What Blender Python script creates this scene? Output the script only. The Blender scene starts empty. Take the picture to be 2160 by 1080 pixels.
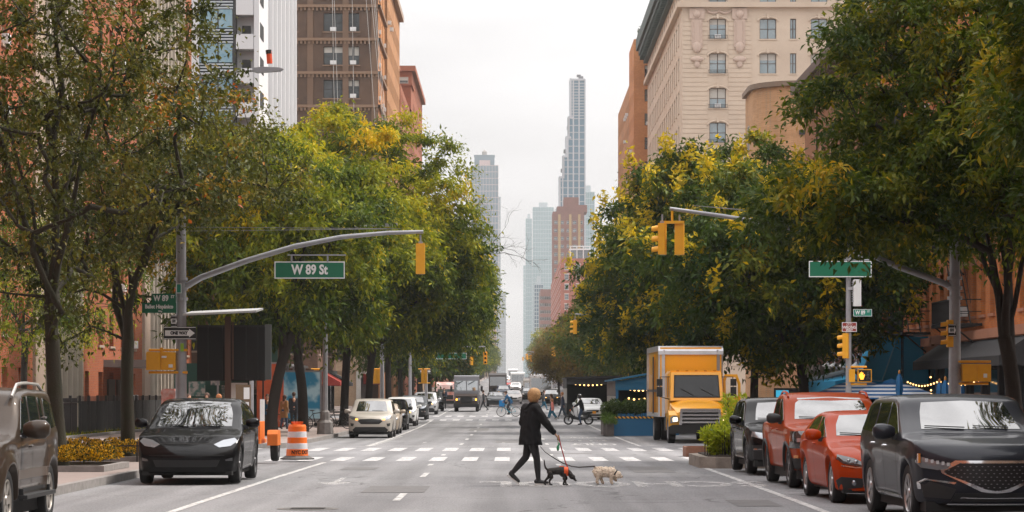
import bpy, bmesh, math, random
import numpy as np
from mathutils import Vector, Matrix, Euler
from mathutils.bvhtree import BVHTree
from mathutils.geometry import delaunay_2d_cdt
R = math.radians
sc = bpy.context.scene
COL = sc.collection
# ---------------------------------------------------------------- camera
cam = bpy.data.cameras.new('camera'); camo = bpy.data.objects.new('camera', cam); COL.objects.link(camo)
camo.location = (0, 0, 1.7); camo.rotation_euler = (R(90), 0, 0)
cam.sensor_width = 36; cam.lens = 90; cam.shift_x = 0.0005; cam.shift_y = 0.1343
cam.clip_start = 0.5; cam.clip_end = 12000
cam.dof.use_dof = False
sc.camera = camo
# ---------------------------------------------------------------- sky, sun, exposure
SUN_EL, SUN_AZ = 54, 72        # azimuth from +Y clockwise: from the right
w = bpy.data.worlds.new('World'); sc.world = w; w.use_nodes = True
nt = w.node_tree; nt.nodes.clear()
def N(nt, t, **k):
    n = nt.nodes.new(t)
    for a, b in k.items(): setattr(n, a, b)
    return n
out = N(nt, 'ShaderNodeOutputWorld'); bg = N(nt, 'ShaderNodeBackground'); bg.inputs[1].default_value = 0.1
sky = N(nt, 'ShaderNodeTexSky', sky_type='NISHITA', sun_disc=False, sun_elevation=R(SUN_EL), sun_rotation=R(SUN_AZ))
sky.dust_density = 4
tc = N(nt, 'ShaderNodeTexCoord'); sp = N(nt, 'ShaderNodeSeparateXYZ'); nt.links.new(tc.outputs['Generated'], sp.inputs[0])
mx = N(nt, 'ShaderNodeMath', operation='MAXIMUM'); nt.links.new(sp.outputs[2], mx.inputs[0]); mx.inputs[1].default_value = 0
ma = N(nt, 'ShaderNodeMath', operation='MULTIPLY_ADD'); nt.links.new(mx.outputs[0], ma.inputs[0]); ma.inputs[1].default_value = 3.15; ma.inputs[2].default_value = 0.95
mp = N(nt, 'ShaderNodeMapping'); mp.inputs['Scale'].default_value = (2.2, 2.2, 9); nt.links.new(tc.outputs['Generated'], mp.inputs[0])
no = N(nt, 'ShaderNodeTexNoise'); no.inputs['Scale'].default_value = 2.0; no.inputs['Detail'].default_value = 4; no.inputs['Roughness'].default_value = .45
nt.links.new(mp.outputs[0], no.inputs['Vector'])
mr = N(nt, 'ShaderNodeMapRange'); mr.inputs[1].default_value = .35; mr.inputs[2].default_value = .68; mr.inputs[3].default_value = .78; mr.inputs[4].default_value = 1.09
nt.links.new(no.outputs[0], mr.inputs[0])
mm = N(nt, 'ShaderNodeMath', operation='MULTIPLY'); nt.links.new(ma.outputs[0], mm.inputs[0]); nt.links.new(mr.outputs[0], mm.inputs[1])
cc = N(nt, 'ShaderNodeMix', data_type='RGBA', blend_type='MULTIPLY'); cc.inputs[0].default_value = 1
cc.inputs[6].default_value = (5.55, 5.42, 5.42, 1)
cb = N(nt, 'ShaderNodeCombineColor'); [nt.links.new(mm.outputs[0], cb.inputs[i]) for i in range(3)]
nt.links.new(cb.outputs[0], cc.inputs[7])
mix = N(nt, 'ShaderNodeMix', data_type='RGBA'); mix.inputs[0].default_value = .95
nt.links.new(sky.outputs[0], mix.inputs[6]); nt.links.new(cc.outputs[2], mix.inputs[7])
nt.links.new(mix.outputs[2], bg.inputs[0]); nt.links.new(bg.outputs[0], out.inputs[0])
sl = bpy.data.lights.new('sun', 'SUN'); sl.energy = 3.8; sl.angle = R(10); sl.color = (1, .94, .86)
so = bpy.data.objects.new('sun', sl); COL.objects.link(so)
_d = Vector((math.sin(R(SUN_AZ))*math.cos(R(SUN_EL)), math.cos(R(SUN_AZ))*math.cos(R(SUN_EL)), math.sin(R(SUN_EL))))
so.rotation_euler = _d.to_track_quat('Z', 'Y').to_euler()
sc.view_settings.view_transform = 'Standard'; sc.view_settings.look = 'None'
sc.view_settings.exposure = 0.35; sc.view_settings.gamma = 1
sc.cycles.use_denoising = True
sc.cycles.max_bounces = 6; sc.cycles.diffuse_bounces = 3; sc.cycles.glossy_bounces = 3; sc.cycles.transmission_bounces = 3
sc.cycles.volume_bounces = 0; sc.cycles.transparent_max_bounces = 6
sc.cycles.caustics_reflective = False; sc.cycles.caustics_refractive = False
# ---------------------------------------------------------------- terrain
_ty = np.array([-200, 50, 105, 150, 204, 261, 350, 500, 900, 1500, 3500, 7000.])
_tz = np.array([0, 0, -.2, -.2, .24, .46, 1.3, 3.0, 7.5, 10.7, 12, 12])
_gy = np.arange(-200, 7001, 2.0); _gz = np.interp(_gy, _ty, _tz)
_k = np.ones(15)/15; _gz = np.convolve(np.pad(_gz, 7, mode='edge'), _k, 'valid')
def gz(y): return float(np.interp(y, _gy, _gz))
F = 5400.0; HAZE = 0.00015
def px(x, y): return (x-1079)*y/F          # lateral metres of photo column x at distance y
def pz(row, y): return 1.7+(830-row)*y/F   # height of photo row at distance y
# ---------------------------------------------------------------- materials
MATS = {}
def new_mat(name):
    m = bpy.data.materials.new(name); m.use_nodes = True; m.node_tree.nodes.clear(); return m
def mat(name, col, rough=.6, metal=0., spec=.5, var=0., vs=1., var2=None, bump=0., bs=20., coat=0., emit=None, es=0., ior=None):
    """Principled surface; var = amount of noise toward var2 (or darker)."""
    if name in MATS: return MATS[name]
    m = new_mat(name); nt = m.node_tree
    o = N(nt, 'ShaderNodeOutputMaterial'); p = N(nt, 'ShaderNodeBsdfPrincipled'); nt.links.new(p.outputs[0], o.inputs[0])
    c = (*col, 1)
    p.inputs['Base Color'].default_value = c; p.inputs['Roughness'].default_value = rough; p.inputs['Metallic'].default_value = metal
    p.inputs['Specular IOR Level'].default_value = spec; p.inputs['Coat Weight'].default_value = coat; p.inputs['Coat Roughness'].default_value = .03; p.inputs['Coat IOR'].default_value = 1.45
    if ior: p.inputs['IOR'].default_value = ior
    if emit: p.inputs['Emission Color'].default_value = (*emit, 1); p.inputs['Emission Strength'].default_value = es
    if var > 0 or bump > 0:
        g = N(nt, 'ShaderNodeNewGeometry')
    if var > 0:
        n = N(nt, 'ShaderNodeTexNoise'); n.inputs['Scale'].default_value = vs; n.inputs['Detail'].default_value = 6; n.inputs['Roughness'].default_value = .65
        nt.links.new(g.outputs['Position'], n.inputs['Vector'])
        r = N(nt, 'ShaderNodeMapRange'); r.inputs[1].default_value = .35; r.inputs[2].default_value = .7; r.inputs[4].default_value = var
        nt.links.new(n.outputs[0], r.inputs[0])
        x = N(nt, 'ShaderNodeMix', data_type='RGBA'); nt.links.new(r.outputs[0], x.inputs[0]); x.inputs[6].default_value = c
        x.inputs[7].default_value = (*(var2 or tuple(v*.35 for v in col)), 1); nt.links.new(x.outputs[2], p.inputs['Base Color'])
    if bump > 0:
        n2 = N(nt, 'ShaderNodeTexNoise'); n2.inputs['Scale'].default_value = bs; n2.inputs['Detail'].default_value = 5
        nt.links.new(g.outputs['Position'], n2.inputs['Vector'])
        b = N(nt, 'ShaderNodeBump'); b.inputs['Strength'].default_value = bump; b.inputs['Distance'].default_value = .02
        nt.links.new(n2.outputs[0], b.inputs['Height']); nt.links.new(b.outputs[0], p.inputs['Normal'])
    MATS[name] = m; return m
def brick(name, c1, c2, mortar, bw=.22, bh=.075, stain=(.05, .04, .035), st=.35, sscale=.25):
    if name in MATS: return MATS[name]
    m = new_mat(name); nt = m.node_tree
    o = N(nt, 'ShaderNodeOutputMaterial'); p = N(nt, 'ShaderNodeBsdfPrincipled'); nt.links.new(p.outputs[0], o.inputs[0])
    g = N(nt, 'ShaderNodeNewGeometry'); s = N(nt, 'ShaderNodeSeparateXYZ'); nt.links.new(g.outputs['Position'], s.inputs[0])
    a = N(nt, 'ShaderNodeMath', operation='ADD'); nt.links.new(s.outputs[0], a.inputs[0]); nt.links.new(s.outputs[1], a.inputs[1])
    c = N(nt, 'ShaderNodeCombineXYZ'); nt.links.new(a.outputs[0], c.inputs[0]); nt.links.new(s.outputs[2], c.inputs[1])
    b = N(nt, 'ShaderNodeTexBrick'); nt.links.new(c.outputs[0], b.inputs['Vector'])
    b.inputs['Color1'].default_value = (*c1, 1); b.inputs['Color2'].default_value = (*c2, 1); b.inputs['Mortar'].default_value = (*mortar, 1)
    b.inputs['Scale'].default_value = 1; b.inputs['Brick Width'].default_value = bw; b.inputs['Row Height'].default_value = bh
    b.inputs['Mortar Size'].default_value = bh*.11; b.inputs['Bias'].default_value = -.1
    n = N(nt, 'ShaderNodeTexNoise'); n.inputs['Scale'].default_value = sscale; n.inputs['Detail'].default_value = 8; n.inputs['Roughness'].default_value = .7
    nt.links.new(g.outputs['Position'], n.inputs['Vector'])
    r = N(nt, 'ShaderNodeMapRange'); r.inputs[1].default_value = .4; r.inputs[2].default_value = .75; r.inputs[4].default_value = st; nt.links.new(n.outputs[0], r.inputs[0])
    x = N(nt, 'ShaderNodeMix', data_type='RGBA'); nt.links.new(r.outputs[0], x.inputs[0]); nt.links.new(b.outputs[0], x.inputs[6]); x.inputs[7].default_value = (*stain, 1)
    nt.links.new(x.outputs[2], p.inputs['Base Color']); p.inputs['Roughness'].default_value = .9; p.inputs['Specular IOR Level'].default_value = .25
    MATS[name] = m; return m
def leaf_mat(name, cols, rough=.5, spec=.35, trans=.3):
    m = new_mat(name); nt = m.node_tree
    o = N(nt, 'ShaderNodeOutputMaterial'); p = N(nt, 'ShaderNodeBsdfPrincipled'); t = N(nt, 'ShaderNodeBsdfTranslucent'); ms = N(nt, 'ShaderNodeMixShader')
    a = N(nt, 'ShaderNodeAttribute'); a.attribute_name = 'tint'
    cr = N(nt, 'ShaderNodeValToRGB'); nt.links.new(a.outputs['Fac'], cr.inputs[0])
    e = cr.color_ramp.elements
    e[0].position = cols[0][0]; e[0].color = (*cols[0][1], 1); e[1].position = cols[-1][0]; e[1].color = (*cols[-1][1], 1)
    for q, c in cols[1:-1]:
        el = e.new(q); el.color = (*c, 1)
    nt.links.new(cr.outputs[0], p.inputs['Base Color']); nt.links.new(cr.outputs[0], t.inputs[0])
    p.inputs['Roughness'].default_value = rough; p.inputs['Specular IOR Level'].default_value = spec
    ms.inputs[0].default_value = trans; nt.links.new(p.outputs[0], ms.inputs[1]); nt.links.new(t.outputs[0], ms.inputs[2]); nt.links.new(ms.outputs[0], o.inputs[0])
    MATS[name] = m; return m
# ---------------------------------------------------------------- mesh builder
class MB:
    def __init__(s): s.v = []; s.f = []; s.sm = False
    def add(s, v, f):
        b = len(s.v); s.v.extend([tuple(q) for q in v]); s.f.extend([tuple(i+b for i in q) for q in f]); return s
    def box(s, x0, x1, y0, y1, z0, z1, rot=0, piv=None):
        v = [(x0,y0,z0),(x1,y0,z0),(x1,y1,z0),(x0,y1,z0),(x0,y0,z1),(x1,y0,z1),(x1,y1,z1),(x0,y1,z1)]
        if rot:
            p = piv or ((x0+x1)/2, (y0+y1)/2); c, q = math.cos(rot), math.sin(rot)
            v = [(p[0]+(a-p[0])*c-(b-p[1])*q, p[1]+(a-p[0])*q+(b-p[1])*c, z) for a, b, z in v]
        return s.add(v, [(0,3,2,1),(4,5,6,7),(0,1,5,4),(1,2,6,5),(2,3,7,6),(3,0,4,7)])
    def cbox(s, cx, cy, cz, sx, sy, sz, M=None):
        v = [Vector((a*sx/2, b*sy/2, c*sz/2)) for c in (-1,1) for a, b in ((-1,-1),(1,-1),(1,1),(-1,1))]
        if M is not None: v = [M @ q for q in v]
        v = [(q.x+cx, q.y+cy, q.z+cz) for q in v]
        return s.add(v, [(0,3,2,1),(4,5,6,7),(0,1,5,4),(1,2,6,5),(2,3,7,6),(3,0,4,7)])
    def tube(s, pts, r, n=8, cap=True):
        """pts polyline; r float or list"""
        P = [Vector(p) for p in pts]; m = len(P); rr = r if hasattr(r, '__len__') else [r]*m
        v = []; u = None
        for i in range(m):
            d = (P[min(i+1, m-1)]-P[max(i-1, 0)]).normalized()
            if u is None: u = d.orthogonal().normalized()
            u = (u-d*u.dot(d)); u = u.normalized() if u.length > 1e-6 else d.orthogonal().normalized()
            w = d.cross(u)
            for k in range(n):
                a = 2*math.pi*k/n; v.append(P[i]+(u*math.cos(a)+w*math.sin(a))*rr[i])
        f = [(i*n+k, i*n+(k+1)%n, (i+1)*n+(k+1)%n, (i+1)*n+k) for i in range(m-1) for k in range(n)]
        if cap: f += [tuple(reversed(range(n))), tuple((m-1)*n+k for k in range(n))]
        return s.add(v, f)
    def lathe(s, prof, n=24, axis='z', c=(0,0,0)):
        """prof list of (r, h)"""
        v = []
        for r, h in prof:
            for k in range(n):
                a = 2*math.pi*k/n; x, y = r*math.cos(a), r*math.sin(a)
                v.append({'z': (c[0]+x, c[1]+y, c[2]+h), 'x': (c[0]+h, c[1]+x, c[2]+y), 'y': (c[0]+x, c[1]+h, c[2]+y)}[axis])
        m = len(prof)
        return s.add(v, [(i*n+k, i*n+(k+1)%n, (i+1)*n+(k+1)%n, (i+1)*n+k) for i in range(m-1) for k in range(n)])
    def prism(s, poly, h0, h1, plane='xy'):
        """extrude 2D poly; plane xy -> z extrusion; xz -> y extrusion; yz -> x extrusion"""
        def P(a, b, h): return {'xy': (a, b, h), 'xz': (a, h, b), 'yz': (h, a, b)}[plane]
        n = len(poly); v = [P(a, b, h0) for a, b in poly]+[P(a, b, h1) for a, b in poly]
        return s.add(v, [tuple(range(n)), tuple(range(2*n-1, n-1, -1))]+[(i, (i+1)%n, n+(i+1)%n, n+i) for i in range(n)])
    def quad(s, a, b, c, d): return s.add([a, b, c, d], [(0,1,2,3)])
    def ball(s, c, r, n=10, sc_=(1,1,1), M=None):
        v = []; f = []
        for i in range(n+1):
            t = math.pi*i/n
            for k in range(2*n):
                a = math.pi*k/n; q = Vector((r*math.sin(t)*math.cos(a)*sc_[0], r*math.sin(t)*math.sin(a)*sc_[1], r*math.cos(t)*sc_[2]))
                if M is not None: q = M @ q
                v.append((c[0]+q.x, c[1]+q.y, c[2]+q.z))
        m = 2*n
        for i in range(n):
            for k in range(m): f.append((i*m+k, (i+1)*m+k, (i+1)*m+(k+1)%m, i*m+(k+1)%m))
        return s.add(v, f)
    def mesh(s, name, m=None, smooth=False, merge=False, fixn=True):
        me = bpy.data.meshes.new(name); me.from_pydata(s.v, [], s.f)
        bm = bmesh.new(); bm.from_mesh(me)
        if merge: bmesh.ops.remove_doubles(bm, verts=bm.verts, dist=1e-4)
        if fixn: bmesh.ops.recalc_face_normals(bm, faces=bm.faces)
        if smooth:
            for f in bm.faces: f.smooth = True
            for e in bm.edges:
                if len(e.link_faces) == 2 and e.calc_face_angle(0) > R(smooth if smooth > 1 else 40): e.smooth = False
        bm.to_mesh(me); bm.free()
        if m: me.materials.append(m)
        return me
def link(name, me, parent=None, loc=None, rot=None):
    o = bpy.data.objects.new(name, me); COL.objects.link(o)
    if parent is not None: o.parent = parent
    if loc is not None: o.location = loc
    if rot is not None: o.rotation_euler = rot
    return o
def obj(name, mb, m, parent=None, smooth=False, loc=None, rot=None, merge=False, fixn=True):
    return link(name, mb.mesh(name, m, smooth, merge, fixn), parent, loc, rot)
def tag(o, label, cat, group=None):
    o['label'] = label; o['category'] = cat
    if group: o['group'] = group
    return o
def thing(name, label, cat, loc=(0,0,0), rz=0, group=None):
    o = bpy.data.objects.new(name, None); COL.objects.link(o); o.location = loc; o.rotation_euler = (0, 0, rz)
    o.empty_display_size = .3
    return tag(o, label, cat, group)
KIDS = {}
def kids(o): return list(o.children)
def copy_tree(o, parent=None):
    c = o.copy(); COL.objects.link(c)
    if parent is not None: c.parent = parent
    for k in o.children: copy_tree(k, c)
    return c
def dup(o, label, loc, rz=None, group=None):
    c = copy_tree(o); c['label'] = label; c.location = loc
    if rz is not None: c.rotation_euler = (0, 0, rz)
    if group: c['group'] = group
    return c
def struct(name, mb, m, **k):
    o = obj(name, mb, m, **k); o['kind'] = 'structure'; return o
_ft = {}
def text_mesh(s, size, m, depth=.004, bold=.0, sx=1., align='CENTER'):
    """text in local XZ plane facing -Y"""
    cu = bpy.data.curves.new('lettering', 'FONT'); cu.body = s; cu.size = size; cu.extrude = depth; cu.offset = bold
    cu.align_x = align; cu.align_y = 'CENTER'; cu.resolution_u = 3
    o = bpy.data.objects.new('tmp', cu); COL.objects.link(o)
    bpy.context.view_layer.update()
    me = bpy.data.meshes.new_from_object(o.evaluated_get(bpy.context.evaluated_depsgraph_get())); bpy.data.objects.remove(o)
    me.name = 'lettering'; me.materials.clear(); me.materials.append(m)
    me.transform(Matrix.Rotation(R(90), 4, 'X') @ Matrix.Diagonal((sx, 1, 1, 1)))
    return me
def voxel(name, mb, m, vs, parent=None, it=4, loc=None, rot=None):
    """union of overlapping closed pieces -> one continuous smoothed surface"""
    me = mb.mesh(name+'_raw', None, fixn=False); o = bpy.data.objects.new('tmp', me); COL.objects.link(o)
    md = o.modifiers.new('r', 'REMESH'); md.mode = 'VOXEL'; md.voxel_size = vs; md.use_smooth_shade = True
    if it:
        m2 = o.modifiers.new('s', 'SMOOTH'); m2.factor = .5; m2.iterations = it
    bpy.context.view_layer.update()
    r = bpy.data.meshes.new_from_object(o.evaluated_get(bpy.context.evaluated_depsgraph_get())); bpy.data.objects.remove(o)
    r.name = name; r.materials.clear(); r.materials.append(m)
    r.polygons.foreach_set('use_smooth', [True]*len(r.polygons))
    return link(name, r, parent, loc, rot)
# shared materials
steel = mat('galvanised_steel', (.36,.36,.38), .5, .35, var=.3, vs=3)
yellow = mat('signal_yellow', (.85,.41,.02), .45, var=.25, vs=5, var2=(.6,.2,.01))
black = mat('black_paint', (.012,.012,.013), .4)
matte = mat('matte_black', (.012,.012,.012), .8)
rubber = mat('rubber', (.015,.015,.016), .75)
white = mat('white_paint', (.75,.75,.75), .5, var=.2, vs=4, var2=(.5,.5,.5))
chrome = mat('chrome', (.75,.75,.77), .12, 1)
green_sign = mat('green_sign', (.004,.14,.07), .45)
white_ref = mat('reflective_white', (.8,.8,.8), .4)
glass_dark = mat('window_glass', (.015,.018,.02), .08, 0, .7, ior=1.5, var=.8, vs=.35, var2=(.10,.12,.13))
curtain = mat('window_blind', (.5,.48,.44), .7)
granite = mat('kerb_granite', (.27,.25,.24), .8, var=.5, vs=6, bump=.3)
asphalt = None
# ---------------------------------------------------------------- ground, roads, pavements, markings
def asphalt_mat():
    m = new_mat('asphalt'); nt = m.node_tree
    o = N(nt, 'ShaderNodeOutputMaterial'); p = N(nt, 'ShaderNodeBsdfPrincipled'); nt.links.new(p.outputs[0], o.inputs[0])
    g = N(nt, 'ShaderNodeNewGeometry')
    mpp = N(nt, 'ShaderNodeMapping'); mpp.inputs['Scale'].default_value = (1, .25, 1); nt.links.new(g.outputs['Position'], mpp.inputs[0])
    n = N(nt, 'ShaderNodeTexNoise'); n.inputs['Scale'].default_value = .45; n.inputs['Detail'].default_value = 7; n.inputs['Roughness'].default_value = .6; nt.links.new(mpp.outputs[0], n.inputs['Vector'])
    n2 = N(nt, 'ShaderNodeTexNoise'); n2.inputs['Scale'].default_value = 30; n2.inputs['Detail'].default_value = 4; n2.inputs['Roughness'].default_value = .8; nt.links.new(mpp.outputs[0], n2.inputs['Vector'])
    cr = N(nt, 'ShaderNodeValToRGB'); nt.links.new(n.outputs[0], cr.inputs[0])
    cr.color_ramp.elements[0].position = .3; cr.color_ramp.elements[0].color = (.158,.156,.162,1)
    cr.color_ramp.elements[1].position = .72; cr.color_ramp.elements[1].color = (.232,.23,.236,1)
    r = N(nt, 'ShaderNodeMapRange'); r.inputs[1].default_value = .3; r.inputs[2].default_value = .7; r.inputs[3].default_value = .7; r.inputs[4].default_value = 1.35; nt.links.new(n2.outputs[0], r.inputs[0])
    x = N(nt, 'ShaderNodeVectorMath', operation='SCALE'); nt.links.new(cr.outputs[0], x.inputs[0]); nt.links.new(r.outputs[0], x.inputs['Scale'])
    # tar-sealed cracks and patches
    v = N(nt, 'ShaderNodeTexVoronoi', feature='DISTANCE_TO_EDGE'); v.inputs['Scale'].default_value = .16
    n3 = N(nt, 'ShaderNodeTexNoise'); n3.inputs['Scale'].default_value = .8; n3.inputs['Detail'].default_value = 5; nt.links.new(g.outputs['Position'], n3.inputs['Vector'])
    va = N(nt, 'ShaderNodeVectorMath', operation='MULTIPLY_ADD'); nt.links.new(n3.outputs['Color'], va.inputs[0]); va.inputs[1].default_value = (1.6,1.6,0); nt.links.new(g.outputs['Position'], va.inputs[2])
    nt.links.new(va.outputs[0], v.inputs['Vector'])
    cv = N(nt, 'ShaderNodeMapRange'); cv.inputs[1].default_value = .002; cv.inputs[2].default_value = .006; cv.inputs[3].default_value = .55; cv.inputs[4].default_value = 1; nt.links.new(v.outputs['Distance'], cv.inputs[0])
    x2 = N(nt, 'ShaderNodeVectorMath', operation='SCALE'); nt.links.new(x.outputs[0], x2.inputs[0]); nt.links.new(cv.outputs[0], x2.inputs['Scale'])
    m4 = N(nt, 'ShaderNodeMapping'); m4.inputs['Scale'].default_value = (1.1, .02, 1); nt.links.new(g.outputs['Position'], m4.inputs[0])
    n4 = N(nt, 'ShaderNodeTexNoise'); n4.inputs['Scale'].default_value = 1; n4.inputs['Detail'].default_value = 3; nt.links.new(m4.outputs[0], n4.inputs['Vector'])
    c4 = N(nt, 'ShaderNodeMapRange'); c4.inputs[1].default_value = .35; c4.inputs[2].default_value = .65; c4.inputs[3].default_value = .74; c4.inputs[4].default_value = 1.1; nt.links.new(n4.outputs[0], c4.inputs[0])
    x4 = N(nt, 'ShaderNodeVectorMath', operation='SCALE'); nt.links.new(x2.outputs[0], x4.inputs[0]); nt.links.new(c4.outputs[0], x4.inputs['Scale']); x2 = x4
    nt.links.new(x2.outputs[0], p.inputs['Base Color']); p.inputs['Roughness'].default_value = .85; p.inputs['Specular IOR Level'].default_value = .3
    b = N(nt, 'ShaderNodeBump'); b.inputs['Strength'].default_value = .35; b.inputs['Distance'].default_value = .01; nt.links.new(n2.outputs[0], b.inputs['Height']); nt.links.new(b.outputs[0], p.inputs['Normal'])
    return m
asphalt = asphalt_mat()
def paint_mat(name, wear, scale=3.):
    m = new_mat(name); nt = m.node_tree
    o = N(nt, 'ShaderNodeOutputMaterial'); p = N(nt, 'ShaderNodeBsdfPrincipled'); t = N(nt, 'ShaderNodeBsdfTransparent'); ms = N(nt, 'ShaderNodeMixShader')
    g = N(nt, 'ShaderNodeNewGeometry'); n = N(nt, 'ShaderNodeTexNoise'); n.inputs['Scale'].default_value = scale; n.inputs['Detail'].default_value = 7; n.inputs['Roughness'].default_value = .75
    nt.links.new(g.outputs['Position'], n.inputs['Vector'])
    r = N(nt, 'ShaderNodeMapRange'); r.inputs[1].default_value = wear-.06; r.inputs[2].default_value = wear+.12; nt.links.new(n.outputs[0], r.inputs[0])
    nt.links.new(r.outputs[0], ms.inputs[0]); nt.links.new(t.outputs[0], ms.inputs[1]); nt.links.new(p.outputs[0], ms.inputs[2]); nt.links.new(ms.outputs[0], o.inputs[0])
    p.inputs['Base Color'].default_value = (.5,.49,.48,1); p.inputs['Roughness'].default_value = .7
    MATS[name] = m; return m
paint = paint_mat('road_paint', .40, 5.); worn = paint_mat('worn_road_paint', .47, 5.)
concrete = mat('pavement_concrete', (.26,.205,.185), .85, var=.55, vs=1.2, var2=(.2,.17,.16), bump=.25, bs=15)
YS = [-150, -60, 0]+list(range(20, 420, 10))+list(range(420, 1000, 20))+list(range(1000, 2000, 100))+[2500, 3500, 5000, 6000]
def strip(mb, x0, x1, y0, y1, dz):
    ys = [y0]+[y for y in YS if y0 < y < y1]+[y1]
    for a, b in zip(ys[:-1], ys[1:]):
        mb.quad((x0,a,gz(a)+dz), (x1,a,gz(a)+dz), (x1,b,gz(b)+dz), (x0,b,gz(b)+dz))
g = MB(); strip(g, -900, 900, -150, 6000, -.03); struct('ground', g, mat('city_ground', (.13,.125,.12), .9, var=.4, vs=.1), fixn=False, merge=True)
KL, KR = -7.6, 10.0
STREETS = [(67,85),(168,184),(262,276),(352,372),(455,470),(545,560),(640,655),(735,755),(840,855)]
g = MB(); strip(g, KL, KR, -60, 1500, 0); struct('road', g, asphalt, fixn=False, merge=True)
g = MB()
for a, b in STREETS:
    strip(g, -160, KL, a-.3, b+.3, 0); strip(g, KR, 160, a-.3, b+.3, 0)
struct('side_street', g, asphalt, fixn=False)
blocks = []; prev = -60
for a, b in STREETS+[(1500, 1501)]:
    blocks.append((prev, a)); prev = b
sw = MB(); kb = MB()
def arc_block(side, y0, y1):
    """pavement slab outline with rounded corners at the kerb line"""
    xk = KL if side < 0 else KR; r = 3.2; far = side*150
    pts = []
    n = 6
    if y0 > -50:
        pts += [(xk+side*(r-r*math.sin(t*math.pi/2/n)), y0+(r-r*math.cos(t*math.pi/2/n))) for t in range(n+1)]
    else: pts.append((xk, y0))
    ys = [y for y in YS if y0+4 < y < y1-4]; pts += [(xk, y) for y in ys]
    if y1 < 1400:
        pts += [(xk+side*(r-r*math.cos(t*math.pi/2/n)), y1-(r-r*math.sin(t*math.pi/2/n))) for t in range(n+1)]
    else: pts.append((xk, y1))
    return pts, far
for y0, y1 in blocks:
    for side in (-1, 1):
        pts, far = arc_block(side, y0, y1)
        kw = .16
        for i in range(len(pts)-1):
            a, b = pts[i], pts[i+1]
            za, zb = gz(a[1]), gz(b[1])
            ia, ib = (a[0]+side*kw, a[1]), (b[0]+side*kw, b[1])
            if i < 7 and y0 > -50: ia = (a[0]+side*kw*math.cos(math.pi/2*(6-i)/6), a[1]+kw*math.sin(math.pi/2*(6-i)/6)); 
            if i < 6 and y0 > -50: ib = (b[0]+side*kw*math.cos(math.pi/2*(5-i)/6), b[1]+kw*math.sin(math.pi/2*(5-i)/6))
            kb.quad((*a, za-.05), (*b, zb-.05), (*b, zb+.15), (*a, za+.15))
            kb.quad((*a, za+.15), (*b, zb+.15), (*ib, zb+.15), (*ia, za+.15))
            # pavement: strip from kerb to far
            sw.quad((*ia, za+.146), (*ib, zb+.146), (far, b[1], zb+.146), (far, a[1], za+.146))
        # kerb along the side streets
        for yy, d in ((y0, 1), (y1, -1)):
            if -50 < yy < 1400:
                x0 = (KL if side < 0 else KR)+side*3.2
                a, b = sorted((x0, far)); kb.box(a, b, min(yy, yy+d*kw), max(yy, yy+d*kw), gz(yy)-.05, gz(yy)+.15)
struct('pavement', sw, concrete, fixn=False); struct('kerb', kb, granite, fixn=False)
# markings
def mk(name, fn, m=paint):
    g = MB(); fn(g); return struct(name, g, m, fixn=False)
def line(g, x0, y0, x1, y1, wd, dz=.006):
    ys = [y0]+[y for y in YS if min(y0,y1) < y < max(y0,y1)]+[y1]
    for a, b in zip(ys[:-1], ys[1:]):
        xa = x0+(x1-x0)*(a-y0)/(y1-y0); xb = x0+(x1-x0)*(b-y0)/(y1-y0)
        g.quad((xa-wd/2,a,gz(a)+dz), (xa+wd/2,a,gz(a)+dz), (xb+wd/2,b,gz(b)+dz), (xb-wd/2,b,gz(b)+dz))
def edges(g):
    line(g, -4.95, 20, -4.75, 65, .13); line(g, 4.5, 20, 4.5, 62.5, .13)
    line(g, -5.0, 89, -5.2, 166, .13); line(g, 4.5, 89, 4.6, 166, .13)
    line(g, -5.2, 186, -5.2, 260, .13); line(g, 4.6, 186, 4.6, 260, .13)
    line(g, -5.2, 278, -5.2, 350, .13); line(g, 4.6, 278, 4.6, 350, .13)
mk('edge_line_marking', edges)
def dashes(g):
    for X in (-1.83, 1.3):
        for y in (33.3, 40.6, 52.6, 61.8, 73.6, 92.5, 104, 116, 128, 140, 152, 190, 202, 214, 226, 238, 250, 285, 300, 315, 330):
            if X > 0 and y in (40.6, 52.6): continue
            if 60 < y < 90: line(g, X-.15, y, X-.15, y+1.6, .12)
            else: line(g, X, y, X, y+3.0, .12)
mk('lane_marking', dashes)
def cross(g):
    for k in range(-7, 14):
        x = k*.86-.25
        if not -6.4 < x < 9.5: continue
        g.quad((x-.2,66.6,.006+gz(66.6)), (x+.2,66.6,.006+gz(66.6)), (x+.2,71.4,.006+gz(71.4)), (x-.2,71.4,.006+gz(71.8)))
        g.quad((x-.22,80.4,.006+gz(80.4)), (x+.22,80.4,.006+gz(80.4)), (x+.22,86,.006+gz(86)), (x-.22,86,.006+gz(86)))
    for Y0 in (166.5, 181, 260, 274, 348, 370):
        for k in range(-7, 12):
            x = k*.86-.2; g.quad((x-.22,Y0,gz(Y0)+.006), (x+.22,Y0,gz(Y0)+.006), (x+.22,Y0+4,gz(Y0+4)+.006), (x-.22,Y0+4,gz(Y0+4)+.006))
    for k in range(12):   # crossings over the side street, both sides
        y = 67.9+k*1.45
        g.quad((-12.6,y,gz(y)+.008), (-8.2,y,gz(y)+.008), (-8.2,y+.8,gz(y+.8)+.008), (-12.6,y+.8,gz(y+.8)+.008))
        g.quad((10.6,y,gz(y)+.008), (14.6,y,gz(y)+.008), (14.6,y+.8,gz(y+.8)+.008), (10.6,y+.8,gz(y+.8)+.008))
cw = paint_mat('crosswalk_paint', .40, 6.); cw.node_tree.nodes['Principled BSDF'].inputs[0].default_value = (.47,.46,.46,1)
mk('crosswalk_marking', cross, cw)
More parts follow.
